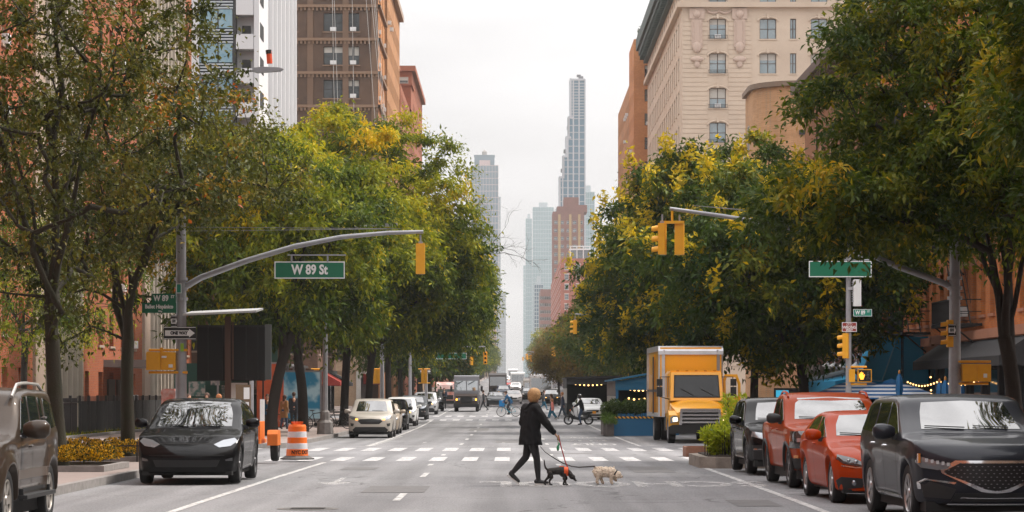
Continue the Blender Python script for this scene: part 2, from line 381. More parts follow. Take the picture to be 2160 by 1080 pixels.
def stops(g):
    for y in (89, 186, 278): g.quad((KL+.4,y,gz(y)+.009), (KR-.6,y,gz(y)+.009), (KR-.6,y+.35,gz(y+.35)+.009), (KL+.4,y+.35,gz(y+.35)+.009))
mk('stop_line_marking', stops)
def hatch(g):
    for k in range(10): line(g, 4.75+k*.02, 90.5+k*2.4, 5.15+k*.02, 90.5+k*2.4+1.1, .3)
    for k in range(22): line(g, -4.95, 90+k*1.1, -5.0, 90.6+k*1.1, .36, .007)
mk('dashed_edge_marking', hatch)
def arrow(g, X, Y, flip=1):
    z = gz(Y)+.006
    g.quad((X-.06,Y,z), (X+.06,Y,z), (X+.06,Y-2.6,z), (X-.06,Y-2.6,z)); g.add([(X-.35,Y-2.6,z), (X+.35,Y-2.6,z), (X,Y-4.2,z)], [(0,1,2)])
mk('arrow_marking', lambda g: [arrow(g, x, y) for x, y in ((-3.3, 98), (-.3, 98), (3.1, 98), (-3.4, 52), (.2, 202), (-3.4, 202))], worn)
def road_text(s, X, Y, wd, ln, m, dz=.007):
    me = text_mesh(s, 1.0, m, 0, .03); me.transform(Matrix.Rotation(R(-90), 4, 'X'))
    xs = [v.co.x for v in me.vertices]; ys = [v.co.y for v in me.vertices]
    sx, sy = wd/(max(xs)-min(xs)), ln/(max(ys)-min(ys))
    me.transform(Matrix.Translation((X, Y, gz(Y)+dz)) @ Matrix.Rotation(math.pi, 4, 'Z') @ Matrix.Diagonal((sx, sy, 1, 1)))
    o = link('road_lettering', me); o['kind'] = 'structure'
road_text('SCHOOL', 2.1, 48.4, 5.4, 2.9, worn)
road_text('ONLY', 3.0, 93.5, 1.7, 2.6, paint); road_text('BUS', 3.0, 102, 1.6, 2.6, worn); road_text('ONLY', 2.8, 110, 1.8, 2.6, worn)
pm = mat('road_patch', (.15,.145,.145), .85, var=.5, vs=3, bump=.3)
g = MB()
for x, y, a, b in ((-2.6, 44, 1.1, 3.2), (2.7, 56, .9, 5), (-3.9, 58, .8, 2.2), (.2, 76, 2.2, 1.2), (-.6, 97, 1.2, 6), (3.4, 38.5, .7, 2.4), (-2.2, 131, 1.0, 9)): strip(g, x, x+a, y, y+b, .004)
struct('road_patch', g, pm, fixn=False)
# manhole cover in the near lane
t = thing('manhole_cover', 'round iron manhole cover set in the near left lane', 'manhole cover', (-3.0, 37.7, .004))
g = MB(); g.lathe([(0,0),(.3,.002),(.36,.002),(.37,0)], 32)
for a in range(-3, 4): g.box(-.25, .25, a*.08-.012, a*.08+.012, .002, .006)
obj('lid', g, mat('cast_iron', (.1,.095,.09), .6, .5, var=.4, vs=8), t)
g = MB(); g.lathe([(.37,0),(.38,.004),(.45,.004),(.46,0)], 32); obj('rim', g, mat('cast_iron_rim', (.14,.13,.12), .7, .3), t)
# ---------------------------------------------------------------- buildings
def win_mesh(w, h, style='sash', fm=None, gm=None, n=1):
    """window centred on its sill line in local XZ plane facing -Y; returns frame, pane meshes"""
    f = MB(); t = .06
    f.box(-w/2, -w/2+t, 0, .08, 0, h); f.box(w/2-t, w/2, 0, .08, 0, h); f.box(-w/2+t, w/2-t, 0, .08, 0, t); f.box(-w/2+t, w/2-t, 0, .08, h-t, h)
    if style == 'sash': f.box(-w/2+t, w/2-t, .01, .07, h*.5-.03, h*.5+.03)
    if style == 'double':
        f.box(-.12, .12, .0, .07, t, h-t); f.box(-w/2+t, -.12, .01, .06, h*.5-.03, h*.5+.03); f.box(.12, w/2-t, .01, .06, h*.5-.03, h*.5+.03)
    if style == 'cross':
        f.box(-.04, .04, .01, .07, t, h-t); f.box(-w/2+t, -.04, .01, .06, h*.5-.03, h*.5+.03); f.box(.04, w/2-t, .01, .06, h*.5-.03, h*.5+.03)
    p = MB(); p.box(-w/2+.01, w/2-.01, .045, .055, .01, h-.01)
    return f, p
def facade(parent, face, a0, a1, z0, z1, c, depth, cols, rows, wallm, framem, glassm, style='sash', sill=None, wname='wall', limit=100, blinds=.25, ac=0., acm=None, state=None, seed=0, lintel=None):
    """face 'n': wall in plane y=c facing -Y, a = x; face 'e'/'w': plane x=c, a = y; 'w' faces +X (left side buildings), 'e' faces -X.
    cols: list of (centre, width); rows: list of (sill z, height)"""
    rnd = random.Random(seed); mb = MB()
    def bx(u0, u1, w0, w1, d0=0, d1=depth, g=mb):
        if u1-u0 < 1e-4 or w1-w0 < 1e-4: return
        if face == 'n': g.box(u0, u1, c+d0, c+d1, w0, w1)
        elif face == 'w': g.box(c-d1, c-d0, u0, u1, w0, w1)
        else: g.box(c+d0, c+d1, u0, u1, w0, w1)
    z = z0
    for s, h in rows:
        bx(a0, a1, z, s); u = a0
        for cc_, ww in cols:
            bx(u, cc_-ww/2, s, s+h); u = cc_+ww/2
        bx(u, a1, s, s+h); z = s+h
    bx(a0, a1, z, z1)
    obj(wname, mb, wallm, parent, fixn=False)
    rot = {'n': 0, 'w': R(90), 'e': R(-90)}[face]
    lst = [(cc_, ww, s, h) for cc_, ww in cols for s, h in rows]
    def key(q):
        yy = c if face == 'n' else q[0]
        return (yy, abs(q[2]-8))
    lst.sort(key=key)
    used = state['n'] if state else 0
    cache = {}; restf = MB(); restp = MB(); restt = {}; D_ = depth*.55
    for i, (cc_, ww, s, h) in enumerate(lst):
        L = (cc_, c+depth*.55, s) if face == 'n' else ((c-depth*.55, cc_, s) if face == 'w' else (c+depth*.55, cc_, s))
        k = (round(ww, 2), round(h, 2))
        if k not in cache:
            f, p = win_mesh(ww, h, style); cache[k] = (f, p, f.mesh('window', framem), p.mesh('pane', glassm))
        if used < limit:
            wo = link('window', cache[k][2], parent, L, (0, 0, rot)); link('pane', cache[k][3], wo); used += 1
            for nm, tm_, q in (('window_sill', sill, (-.1, -.12, -.002, .08)), ('window_lintel', lintel, (-.12, h+.002, h+.22, .05))):
                if tm_:
                    if (k, nm) not in cache: cache[(k, nm)] = MB().box(-ww/2+q[0], ww/2-q[0], -D_-q[3], -D_-.002, q[1], q[2]).mesh(nm, tm_)
                    link(nm, cache[(k, nm)], wo)
            if rnd.random() < blinds:
                bh = h*rnd.choice((.3, .5, .45, .25)); bk = (k, round(bh, 1))
                if bk not in cache:
                    g = MB(); g.box(-ww/2+.06, ww/2-.06, .03, .042, h-.06-bh, h-.06); cache[bk] = g.mesh('blind', curtain)
                link('blind', cache[bk], wo)
            if rnd.random() < ac:
                if 'ac' not in cache:
                    g = MB(); g.box(-.3, .3, -.42, .0, .03, .42)
                    for q in range(5): g.box(-.24, .24, -.43, -.42, .08+q*.06, .11+q*.06)
                    cache['ac'] = g.mesh('air_conditioner', acm or white)
                link('air_conditioner', cache['ac'], wo, (0, 0, 0))
        else:
            M = Matrix.Translation(L) @ Matrix.Rotation(rot, 4, 'Z')
            for nm, tm_, q in (('window_sills', sill, (-.1, -.12, -.002, .08)), ('window_lintels', lintel, (-.12, h+.002, h+.22, .05))):
                if tm_:
                    b_ = MB().box(-ww/2+q[0], ww/2-q[0], -D_-q[3], -D_-.002, q[1], q[2]); restt.setdefault((nm, tm_.name), MB()).add([tuple(M @ Vector(v)) for v in b_.v], b_.f)
            restf.add([tuple(M @ Vector(v)) for v in cache[k][0].v], cache[k][0].f); restp.add([tuple(M @ Vector(v)) for v in cache[k][1].v], cache[k][1].f)
    if restf.v:
        o = obj('window_frames', restf, framem, parent, fixn=False); o['kind'] = 'stuff'
        o = obj('window_panes', restp, glassm, parent, fixn=False); o['kind'] = 'stuff'
    for (nm, mn), g_ in restt.items(): o = obj(nm, g_, bpy.data.materials[mn], parent, fixn=False); o['kind'] = 'stuff'
    if state is not None: state['n'] = used
def core(parent, x0, x1, y0, y1, z0, z1, m, name='building_core'):
    g = MB(); g.box(x0, x1, y0, y1, z0, z1); return obj(name, g, m, parent)
def cols_even(a0, a1, n, w, m=0): 
    st = (a1-a0-2*m)/n; return [(a0+m+st*(i+.5), w) for i in range(n)]
dark_in = mat('dark_interior', (.02,.02,.022), .9)
frame_w = mat('pale_window_frame', (.5,.47,.42), .6); frame_d = mat('dark_window_frame', (.03,.03,.03), .5)
frame_b = mat('bronze_frame', (.07,.045,.03), .5)
glass_sky = mat('pale_glass', (.12,.19,.22), .05, 0, 1.0, ior=2.0, var=.6, vs=.4, var2=(.3,.36,.38))
glass_mid = mat('mid_glass', (.04,.055,.065), .05, 0, 1.0, ior=1.9, var=.6, vs=.5, var2=(.12,.14,.15))
# ---- left corner brick apartment block with buff fins
b_red = brick('red_brick', (.40,.10,.03), (.29,.06,.02), (.26,.16,.11), .23, .08, stain=(.18,.06,.035), st=.5)
buff = mat('buff_stone', (.40,.30,.235), .8, var=.4, vs=.8, var2=(.3,.2,.15))
cream_fin = mat('cream_fin', (.62,.54,.45), .75, var=.3, vs=1)
def left_brick():
    t = thing('apartment_block', 'red brick apartment block with tall buff fins, behind the black fence at left', 'building', (0,0,0))
    z0, H, X = gz(110)+.1, 33, -20
    rows = [(z0+1.3+2.85*i, 1.55) for i in range(11)]
    st = {'n': 0}
    core(t, -44, X-.42, 98.4, 159.6, z0-.3, H, b_red, 'building_core')
    def part(a0, a1, cols, **k): facade(t, 'w', a0, a1, z0-.2, H, X, .4, cols, rows, b_red, frame_w, glass_dark, 'sash', buff, state=st, ac=.35, blinds=.3, seed=int(a0), **k)
    part(98, 106.9, [(101, 1.2), (104.4, 1.2)])
    part(118.6, 138.6, [(120.6, 1.1), (124.6, 1.3), (128.0, 1.3), (131.5, 1.0), (135.5, 1.2)])
    part(155.6, 160, [(157.8, 1.2)])
    # fin bays: buff pilaster plus slender cream fins before dark glazing
    for a0, a1, n in ((107, 118.5, 7), (138.8, 155.4, 10)):
        core(t, X-.42, X-.3, a0, a1, z0-.2, H, glass_dark, 'fin_bay_glazing')
        g = MB(); g.box(X-.3, X+.12, a0, a0+2.2, z0-.2, H); obj('pilaster', g, buff, t)
        for i in range(n):
            y = a0+2.9+i*(a1-a0-3.2)/(n-1)
            g = MB(); g.box(X-.3, X+.22, y-.1, y+.1, z0-.2, H); obj('fin', g, cream_fin, t)
            g = MB(); g.box(X-.3, X+.0, y+.32, y+.75, z0-.2, H); obj('mullion_panel', g, buff, t)
    # north wall facing the side street
    facade(t, 'n', -44, X-.42, z0-.2, H, 98, .4, cols_even(-44, X-.42, 6, 1.3), rows, b_red, frame_w, glass_dark, 'sash', buff, state=st, seed=4, wname='side_wall')
    g = MB(); g.box(X+.002, X+2.2, 125.5, 133, z0+3.1, z0+3.45); obj('entrance_canopy', g, mat('canopy_grey', (.25,.24,.24), .7), t)
    g = MB(); g.box(X+.01, X+.1, 126.5, 128.6, z0, z0+2.5); g.box(X+.01, X+.1, 129.4, 131.6, z0, z0+2.5); obj('entrance_door', g, frame_b, t)
    g = MB(); g.box(X-.6, X+.25, 97.9, 160.1, H, H+.5); obj('parapet', g, buff, t)
left_brick()
# ---- low shops between the brick block and the side street
shopcols = [('dark green shop building with plain fascia beyond the brick block', -15.6, 161, 167, 9, (.02,.07,.055)),]
def shop_block(label, side, X, y0, y1, H, wallm, fasc, awn=None, floors=2, back=16, frame=frame_d):
    """block of shops: side -1 left of avenue, +1 right"""
    t = thing('shop_building', label, 'building', (0,0,0)); z0 = gz(y0)+.1
    face = 'w' if side < 0 else 'e'; xin = X; xo = X+side*back
    a, b = sorted((xin+side*.42, xo)); core(t, a, b, y0+.3, y1-.3, z0-.3, H, wallm)
    nc = max(2, int((y1-y0)/2.6)); rows = [(z0+4.4+3.1*i, 1.6) for i in range(max(0, int((H-z0-4.6)/3.1)))]
    st = {'n': 0}
    facade(t, face, y0, y1, z0+3.3, H, X, .4, cols_even(y0, y1, nc, 1.15), rows, wallm, frame, glass_dark, 'sash', buff, state=st, ac=.15, seed=int(y0), limit=60)
    w_ = abs(xo-X)
    facade(t, 'n', min(xo, X+side*.42), max(xo, X+side*.42), z0+3.3, H, y0, .3, cols_even(min(xo,X), max(xo,X), max(2, int(w_/3.2)), 1.15), rows, wallm, frame, glass_dark, 'sash', buff, state=st, seed=int(y0)+3, limit=60, wname='side_wall')
    g = MB(); s = side
    yy = y0+.2
    while yy < y1-1.5:
        d = min(4.2, y1-.2-yy); a, b = sorted((X+s*.1, X+s*.2)); g.box(a, b, yy+.25, yy+d-.25, z0+.5, z0+2.7)
        yy += d
    obj('shop_window', g, glass_mid, t)
    g = MB(); a, b = sorted((X+s*.2, X+s*.42)); g.box(a, b, y0, y1, z0-.2, z0+3.3)
    yy = y0
    while yy < y1:
        a, b = sorted((X-s*.02, X+s*.2)); g.box(a, b, yy, min(yy+.3, y1), z0-.2, z0+2.75); yy += 4.2
    obj('shop_front', g, fasc, t)
    g = MB(); a, b = sorted((X-s*.12, X+s*.2)); g.box(a, b, y0-.02, y1+.02, z0+2.75, z0+3.3); obj('fascia', g, fasc, t)
    g = MB(); a, b = sorted((X-s*.35, X+s*.4)); g.box(a, b, y0-.05, y1+.05, H, H+.6); obj('cornice', g, buff, t)
    if awn:
        for k, (ya, yb, m_) in enumerate(awn):
            g = MB(); g.prism([(X-s*.13, z0+3.1), (X-s*1.5, z0+2.35), (X-s*1.5, z0+2.1), (X-s*.13, z0+2.1)], ya, yb, 'xz')
            obj('awning', g, m_, t)
    return t
fasc_g = mat('green_fascia', (.01,.06,.05), .5, var=.3, vs=2); fasc_k = mat('black_fascia', (.018,.018,.02), .5); fasc_w = mat('white_fascia', (.55,.53,.5), .6, var=.3, vs=2)
aw_red = mat('red_awning', (.3,.03,.02), .8); aw_green = mat('green_awning', (.01,.09,.06), .8); aw_blk = mat('black_awning', (.02,.02,.022), .8)
b_dk = brick('dark_brown_brick', (.16,.085,.05), (.12,.06,.04), (.12,.09,.07)); b_or = brick('orange_brick', (.62,.27,.10), (.50,.19,.07), (.42,.26,.15), .23, .08, stain=(.3,.12,.05), st=.4)
b_tan = brick('tan_brick', (.46,.33,.22), (.40,.27,.18), (.35,.28,.22))
shop_block('dark green shop building just past the red brick block on the left', -1, -15.5, 160.5, 167.5, 12, b_dk, fasc_g, [(161,166.5,aw_green)])
shop_block('brown brick shop building with red awnings at the second left corner', -1, -14, 185, 204, 15, b_dk, fasc_k, [(187,193,aw_red),(196,202,aw_blk)])
shop_block('low tan shop building in front of the brown ornate block', -1, -14.2, 241, 256, 13, b_tan, fasc_w, [(243,250,aw_red)])
# ---- white residential tower with balconies
def white_tower():
    t = thing('balcony_tower', 'white apartment tower with glazing tinted like reflected sky, stacked balconies and vertical ribs', 'building', (0,0,0))
    wm = mat('white_panel', (.66,.66,.67), .55, var=.12, vs=.3, var2=(.55,.56,.58)); gm = mat('sky_toned_glazing', (.10,.26,.36), .1, 0, 1., ior=1.7, var=.7, vs=.6, var2=(.35,.45,.45))  # bluish sky reflection is put into the glazing colour
    Y, H, X1 = 205, 46, -20.2; z0 = gz(Y); fl = 2.74
    core(t, -40, X1-.5, Y+1.3, 240, z0-.3, H, wm)
    core(t, -40, -22.2, Y+.2, Y+1.3, z0-.3, H, mat('dark_blue_panel', (.03,.05,.07), .4), 'spandrel_backing')
    n = int((H-z0)/fl)
    top = 1.7+ (830-55/2.0)/26.3
    for i in range(n):
        zb = z0+.6+i*fl
        if zb+fl > H: break
        g = MB(); g.box(-33.0, -22.3, Y+.02, Y+.2, zb, zb+1.5); pane = obj('window_band', g, gm, t)
        g = MB()
        for x in (-33, -31.5, -30, -28.4, -26.9, -25.5, -24.7, -23.5, -22.3): g.box(x-.05, x+.05, Y-.02, Y+.02, zb, zb+1.5)
        obj('window_frame', g, frame_d, pane)
        g = MB()
        for k in range(5): g.box(-33, -22.3, Y-.04, Y+.05, zb+1.56+k*.24, zb+1.56+k*.24+.12)
        obj('louvre', g, mat('pale_louvre', (.45,.5,.53), .4), t)
        g = MB(); g.box(-22.05, -20.65, Y-.1, Y+.08, zb+1.05, zb+2.25); g.box(-22.05, -20.65, Y+.08, Y+1.3, zb+1.05, zb+1.2); obj('balcony', g, wm, t)
        g = MB(); g.box(-21.7, -21.0, Y+1.24, Y+1.3, zb+1.25, zb+3.1); obj('balcony_door', g, frame_d, t)
        g = MB(); g.box(X1-.02, X1+.02, Y+.6, Y+3.6, zb+2.1, zb+3.3); obj('side_opening', g, dark_in, t)
    g = MB(); g.box(-22.25, -22.1, Y-.06, Y+1.3, z0, H); obj('dark_mullion', g, frame_d, t)
    g = MB(); g.box(-25.6, -25.0, Y-.3, Y-.06, z0, H); obj('corner_column', g, wm, t)
    g = MB(); g.box(-20.6, X1, Y-.15, Y+1.3, z0, H); g.box(X1-.5, X1-.02, Y+1.3, 240, z0, H); obj('side_wall', g, wm, t, fixn=False)
    for i in range(7):
        g = MB(); y = 213+i*3.9; g.box(X1-.02, X1+.35, y, y+.35, z0, H); obj('vertical_rib', g, wm, t)
    g = MB(); g.box(-40, X1, Y-.2, 240, H, H+.6); obj('roof', g, wm, t)
white_tower()
# ---- brown ornate apartment house
def brown_house():
    t = thing('ornate_apartment_house', 'weathered brown apartment house with banded cornices behind the white tower', 'building', (0,0,0))
    bm_ = mat('brown_masonry', (.13,.078,.052), .9, var=.9, vs=.22, var2=(.05,.034,.027)); st_ = mat('pale_band_stone', (.24,.155,.10), .85, var=.5, vs=1.5, var2=(.25,.15,.1))
    Y, H, X = 257, 52, -13.4; z0 = gz(Y); fl = 3.35; base = pz(0, Y)-12*fl
    rows = [(base+fl*i+.2, 1.85) for i in range(16) if base+fl*i+2.4 < H and base+fl*i > z0+3]
    st = {'n': 0}
    core(t, -24, X-.42, Y+.42, 271, z0-.3, H, bm_)
    facade(t, 'n', -24, X, z0-.2, H, Y, .42, [(-22.3,1.6), (-17.9,1.95), (-14.9-1.0,1.25)], rows, bm_, frame_d, glass_dark, 'double', st_, state=st, ac=.5, blinds=.6, seed=3, lintel=None)
    facade(t, 'w', Y+.42, 271, z0-.2, H, X, .42, cols_even(Y+.42, 271, 4, 1.2), rows, MATS['orange_brick'], frame_d, glass_mid, 'sash', st_, state=st, ac=.3, seed=5, wname='avenue_wall')
    for i, (s, h) in enumerate(rows):
        if i % 2 == 0 or True:
            g = MB(); zz = s+h+.55; g.box(-24.1, X+.25, Y-.28, Y-.003, zz, zz+.28); g.box(X+.003, X+.28, Y-.28, 271, zz, zz+.28)
            for k in range(27): g.box(-24+k*.4, -23.8+k*.4, Y-.2, Y-.003, zz-.3, zz-.002)
            if i % 4 in (0, 3) or i > 8: obj('string_course', g, st_, t, fixn=False)
    g = MB()
    for x in (-24+.3, -20.2, -16.9+.25, X-.35): g.box(x-.3, x+.3, Y-.1, Y-.004, z0+6, H)
    obj('pilaster', g, mat('brown_pilaster', (.19,.12,.08), .9, var=.6, vs=.5, var2=(.15,.09,.06)), t, fixn=False)
    g = MB(); g.box(-24.3, X+1, Y-1, 272, H, H+1); obj('roof_cornice', g, st_, t)
    # thin hoist ropes of a hanging scaffold down the front
    sp_ = thing('scaffold_ropes', 'white hoist ropes hanging down the front of the brown apartment house', 'ropes', (-17.5, 254, 20))
    rp = mat('white_rope', (.6,.6,.58), .7)
    for x0, x1 in ((700, 707), (703, 716), (742, 748), (768, 795), (778, 812), (783, 815), (786, 818)):
        g = MB(); g.tube([(px(x0,254)+17.5, 0, pz(-60,254)-20), (px(x1,254)+17.5, -.3, pz(300,254)-20)], .022, 4); obj('rope', g, rp, sp_)
brown_house()
def plain_block(name, label, cat, x0, x1, y0, y1, H, wallm, side, nN, nS, fl=3.1, w=1.2, h=1.6, frame=frame_w, gl=glass_mid, limit=100, ac=.0, zb=None, sill=None, cornice=None, style='sash', blinds=.2, bot=None, lintel=None):
    """simple prismatic block: north face + avenue face with real recessed windows"""
    t = thing(name, label, cat, (0,0,0)); z0 = gz(y0) if bot is None else bot; st = {'n': 0}; d = .14
    xin = x1 if side < 0 else x0
    zs = z0+4.2 if zb is None else zb
    rows = []
    while zs+h+.6 < H: rows.append((zs, h)); zs += fl
    core(t, x0+(.0 if side < 0 else d), x1-(d if side < 0 else .0), y0+d, y1, z0-.3, H, wallm)
    facade(t, 'n', x0, x1, z0-.2, H, y0, d, cols_even(x0, x1, nN, w), rows, wallm, frame, gl, style, sill, state=st, ac=ac, blinds=blinds, seed=int(y0), limit=limit, lintel=lintel)
    facade(t, 'w' if side < 0 else 'e', y0+d, y1, z0-.2, H, xin, d, cols_even(y0+d, y1, nS, w), rows, wallm, frame, gl, style, sill, state=st, ac=ac, blinds=blinds, seed=int(y0)+1, wname='avenue_wall', limit=limit, lintel=lintel)
    if cornice:
        g = MB(); g.box(x0-.5, x1+.5, y0-.5, y1+.2, H+.002, H+.7); obj('cornice', g, cornice, t)
    return t
b_or2 = brick('amber_brick', (.55,.27,.12), (.44,.2,.09), (.35,.22,.13)); b_rd2 = brick('deep_red_brick', (.40,.13,.07), (.33,.10,.055), (.28,.16,.11))
plain_block('corner_apartment_house', 'amber side wing of the brown apartment house, rising straight behind it', 'building', -22, -13.2, 272, 302, 45.5, b_or2, -1, 5, 12, 3.3, 1.1, 1.8, ac=.2, cornice=buff)
plain_block('red_apartment_house', 'lower red brick apartment house stepping down beyond the amber wing', 'building', -24, -13.2, 304, 340, 38.5, b_rd2, -1, 5, 12, 3.1)
plain_block('red_apartment_house', 'taller far red brick apartment house beyond the stepped one on the left', 'building', -24, -13.4, 344, 384, 45, b_rd2, -1, 5, 12, 3.1, cornice=b_rd2)
tt = thing('rooftop_bulkhead', 'small stepped brick bulkheads on the lower red apartment house roof', 'rooftop structure', (-16, 322, 38.5))
for i, (dx, dy, hh) in enumerate(((-2, -12, 2.5), (0, -5, 3.4), (-1, 4, 4.6), (1, 12, 3))):
    g = MB(); g.box(dx-2, dx+2, dy-3, dy+3, 0, hh); g.box(dx-2.2, dx+2.2, dy-3.2, dy+3.2, hh, hh+.25); obj('bulkhead', g, b_rd2, tt)
for i, (y0, y1, H, m_, lb) in enumerate(((388, 450, 24, b_tan, 'tan apartment row behind the left trees, nearest of the two low rows'), (475, 640, 22, b_rd2, 'long low red brick row far down the left side'))):
    plain_block('apartment_row', lb, 'building', -26, -14.5, y0, y1, H, m_, -1, 4, int((y1-y0)/3), 3.1, limit=60)
# ---- right side
cream = mat('cream_limestone', (.60,.49,.385), .8, var=.5, vs=.35, var2=(.44,.34,.26))
def cream_house():
    t = thing('limestone_apartment_house', 'cream limestone apartment house with carved window bays and dark green roof cornice', 'building', (0,0,0))
    Y, X, H = 253, 16.85, 43; z0 = gz(Y); st = {'n': 0}
    s = F/Y
    core(t, X+.45, 52, Y+.45, 317, z0-.3, H, cream)
    sills = [pz(r, Y) for r in (80+2, 155, 231, 310-24)]
    fl = sills[0]-sills[1]
    sills = [sills[0]-fl*i for i in range(-1, 10)]; rows = [(q, 2.0) for q in sorted(sills) if q > z0+3]
    colN = [(px(1514, Y), 1.65), (px(1620, Y), 1.65), (px(1673, Y), .62), (px(1728, Y), 1.65), (px(1830, Y), 1.65), (px(1930, Y), 1.65)]
    facade(t, 'n', X, 52, z0-.2, H, Y, .45, colN, rows, cream, frame_b, glass_sky, 'cross', cream, state=st, ac=.15, blinds=.5, seed=9)
    facade(t, 'e', Y+.45, 317, z0-.2, H, X, .45, cols_even(Y+3, 315, 17, 1.15), rows, cream, frame_d, glass_mid, 'sash', cream, state=st, ac=.08, seed=10, wname='avenue_wall', lintel=cream)
    # rusticated joint lines on the corner pavilion (thin raised courses)
    for xa, xb in ((X+.02, px(1500,Y)-.35), (px(1530,Y)+.3, px(1585,Y))):
        g = MB(); g.box(xa, xb, Y-.02, Y-.003, z0+4, 39); zz = z0+4
        while zz < 38.6: g.box(xa, xb, Y-.065, Y-.0205, zz, zz+.38); zz += .46
        obj('rustication', g, cream, t, fixn=False)
    # carved panels with shields and swags either side of the bay
    cv = mat('carved_stone', (.52,.40,.33), .8)
    for xc in (px(1470, Y), px(1560, Y)):
        g = MB(); g.box(xc-.55, xc+.55, Y-.16, Y-.062, pz(100, Y), pz(22, Y)); g.box(xc-.75, xc+.75, Y-.22, Y-.062, pz(40, Y), pz(18, Y))
        g.ball((xc, Y-.2, pz(30, Y)), .42, 8, (1, .5, 1)); g.ball((xc, Y-.2, pz(100, Y)), .45, 8, (1, .45, 1.2)); g.ball((xc, Y-.15, pz(125, Y)), .6, 8, (1.1, .35, .5)); g.ball((xc, Y-.15, pz(135, Y)), .28, 8, (1, .45, 1.4))
        g.tube([(xc-.35, Y-.17, pz(45, Y)), (xc-.35, Y-.17, pz(95, Y))], .06, 6); g.tube([(xc+.35, Y-.17, pz(45, Y)), (xc+.35, Y-.17, pz(95, Y))], .06, 6)
        obj('carved_panel', g, cv, t, smooth=True)
    g = MB(); xa, xb = px(1487, Y), px(1545, Y)
    for k in range(2):
        c0 = xa+.25+(xb-xa-.4)*(k+.5)/2; g.tube([(c0+math.cos(q)*.62, Y-.12, pz(20, Y)+math.sin(q)*.35) for q in [math.pi+math.pi*i/8 for i in range(9)]], [.05+.07*math.sin(math.pi*i/8) for i in range(9)], 6)
    obj('swag', g, cv, t, smooth=True)
    for q, h_ in rows:   # arched hoods and little iron guards on the main windows
        for xc in [colN[i][0] for i in (0, 1, 3)]:
            g = MB(); g.tube([(xc+math.cos(a)*1.0, Y-.08, q+1.75+math.sin(a)*.42) for a in [math.pi*i/10 for i in range(11)]], .09, 6)
            g.cbox(xc, Y-.1, q+2.22, .25, .2, .45); obj('window_hood', g, cream, t, smooth=True)
        g = MB(); xc = colN[0][0]; g.box(xc-.95, xc+.95, Y-.3, Y-.27, q+.3, q+.34); g.box(xc-.95, xc+.95, Y-.3, Y-.27, q+.02, q+.05)
        for k in range(13): g.box(xc-.93+k*.155-.012, xc-.93+k*.155+.012, Y-.3, Y-.28, q+.05, q+.3)
        obj('window_guard', g, black, t)
    g = MB(); zc = pz(16, Y); g.box(X-.5, 52, Y-.5, Y-.003, zc, zc+.5); g.box(X-.5, X-.003, Y-.003, 317, zc, zc+.5); obj('string_course', g, cream, t, fixn=False)
    gc = mat('green_copper', (.02,.045,.038), .6, var=.5, vs=1.5, var2=(.05,.08,.06))
    g = MB(); g.box(X-1.1, 53, Y-1.1, 317.6, H+.6, H+1.2); g.box(X-1.4, 53, Y-1.4, 318, H+1.2, H+2.6); g.box(X-.5, 52.5, Y-.5, 317.3, H-.4, H+.6)
    y = Y+.5
    while y < 317: g.box(X-1.0, X-.5, y, y+.35, H-.1, H+.59); y += 1.3
    obj('cornice', g, gc, t, fixn=False)
cream_house()
def planted_roof(name, label, x, y, z, n, sc_):
    t = thing(name, label, 'plants', (x, y, z)); rnd = random.Random(int(x*7)); g = MB()
    for i in range(n):
        c = (rnd.uniform(-sc_, sc_), rnd.uniform(-sc_, sc_), rnd.uniform(0, 1.8)); d = Vector((rnd.gauss(0,1), rnd.gauss(0,1), rnd.gauss(.5,1))).normalized()*.45; u = d.orthogonal().normalized()*.16
        c = Vector(c); g.add([c-d, c+u, c+d, c-u], [(0,1,2,3)])
    obj('foliage', g, mat('roof_greenery', (.03,.05,.02), .7), t)
t1 = plain_block('tall_orange_apartment_house', 'tall orange brick apartment house with rooftop plants next to the cream one', 'building', 15.3, 30, 320, 333, 46, b_or, 1, 4, 4, 3.0, 1.0, 1.5, ac=.35, frame=frame_d)
t2 = plain_block('orange_apartment_house', 'orange brick apartment house with rooftop terrace, stepping beyond the taller one', 'building', 15.4, 30, 334, 370, 42, b_or2, 1, 4, 12, 3.0, 1.1, 1.5, ac=.3, cornice=None)
planted_roof('roof_plants', 'dark green shrubs on the terrace atop the tall orange apartment house', 18, 322, 46, 260, 2.0)
plain_block('tan_corner_house', 'long tan brick house beyond the orange terrace house on the right', 'building', 15.6, 30, 374, 450, 22, b_tan, 1, 4, 20, 3.1, limit=60)
plain_block('low_brick_row', 'low red brick row far down the right side', 'building', 15.6, 28, 472, 640, 20, b_rd2, 1, 4, 40, 3.1, limit=60)
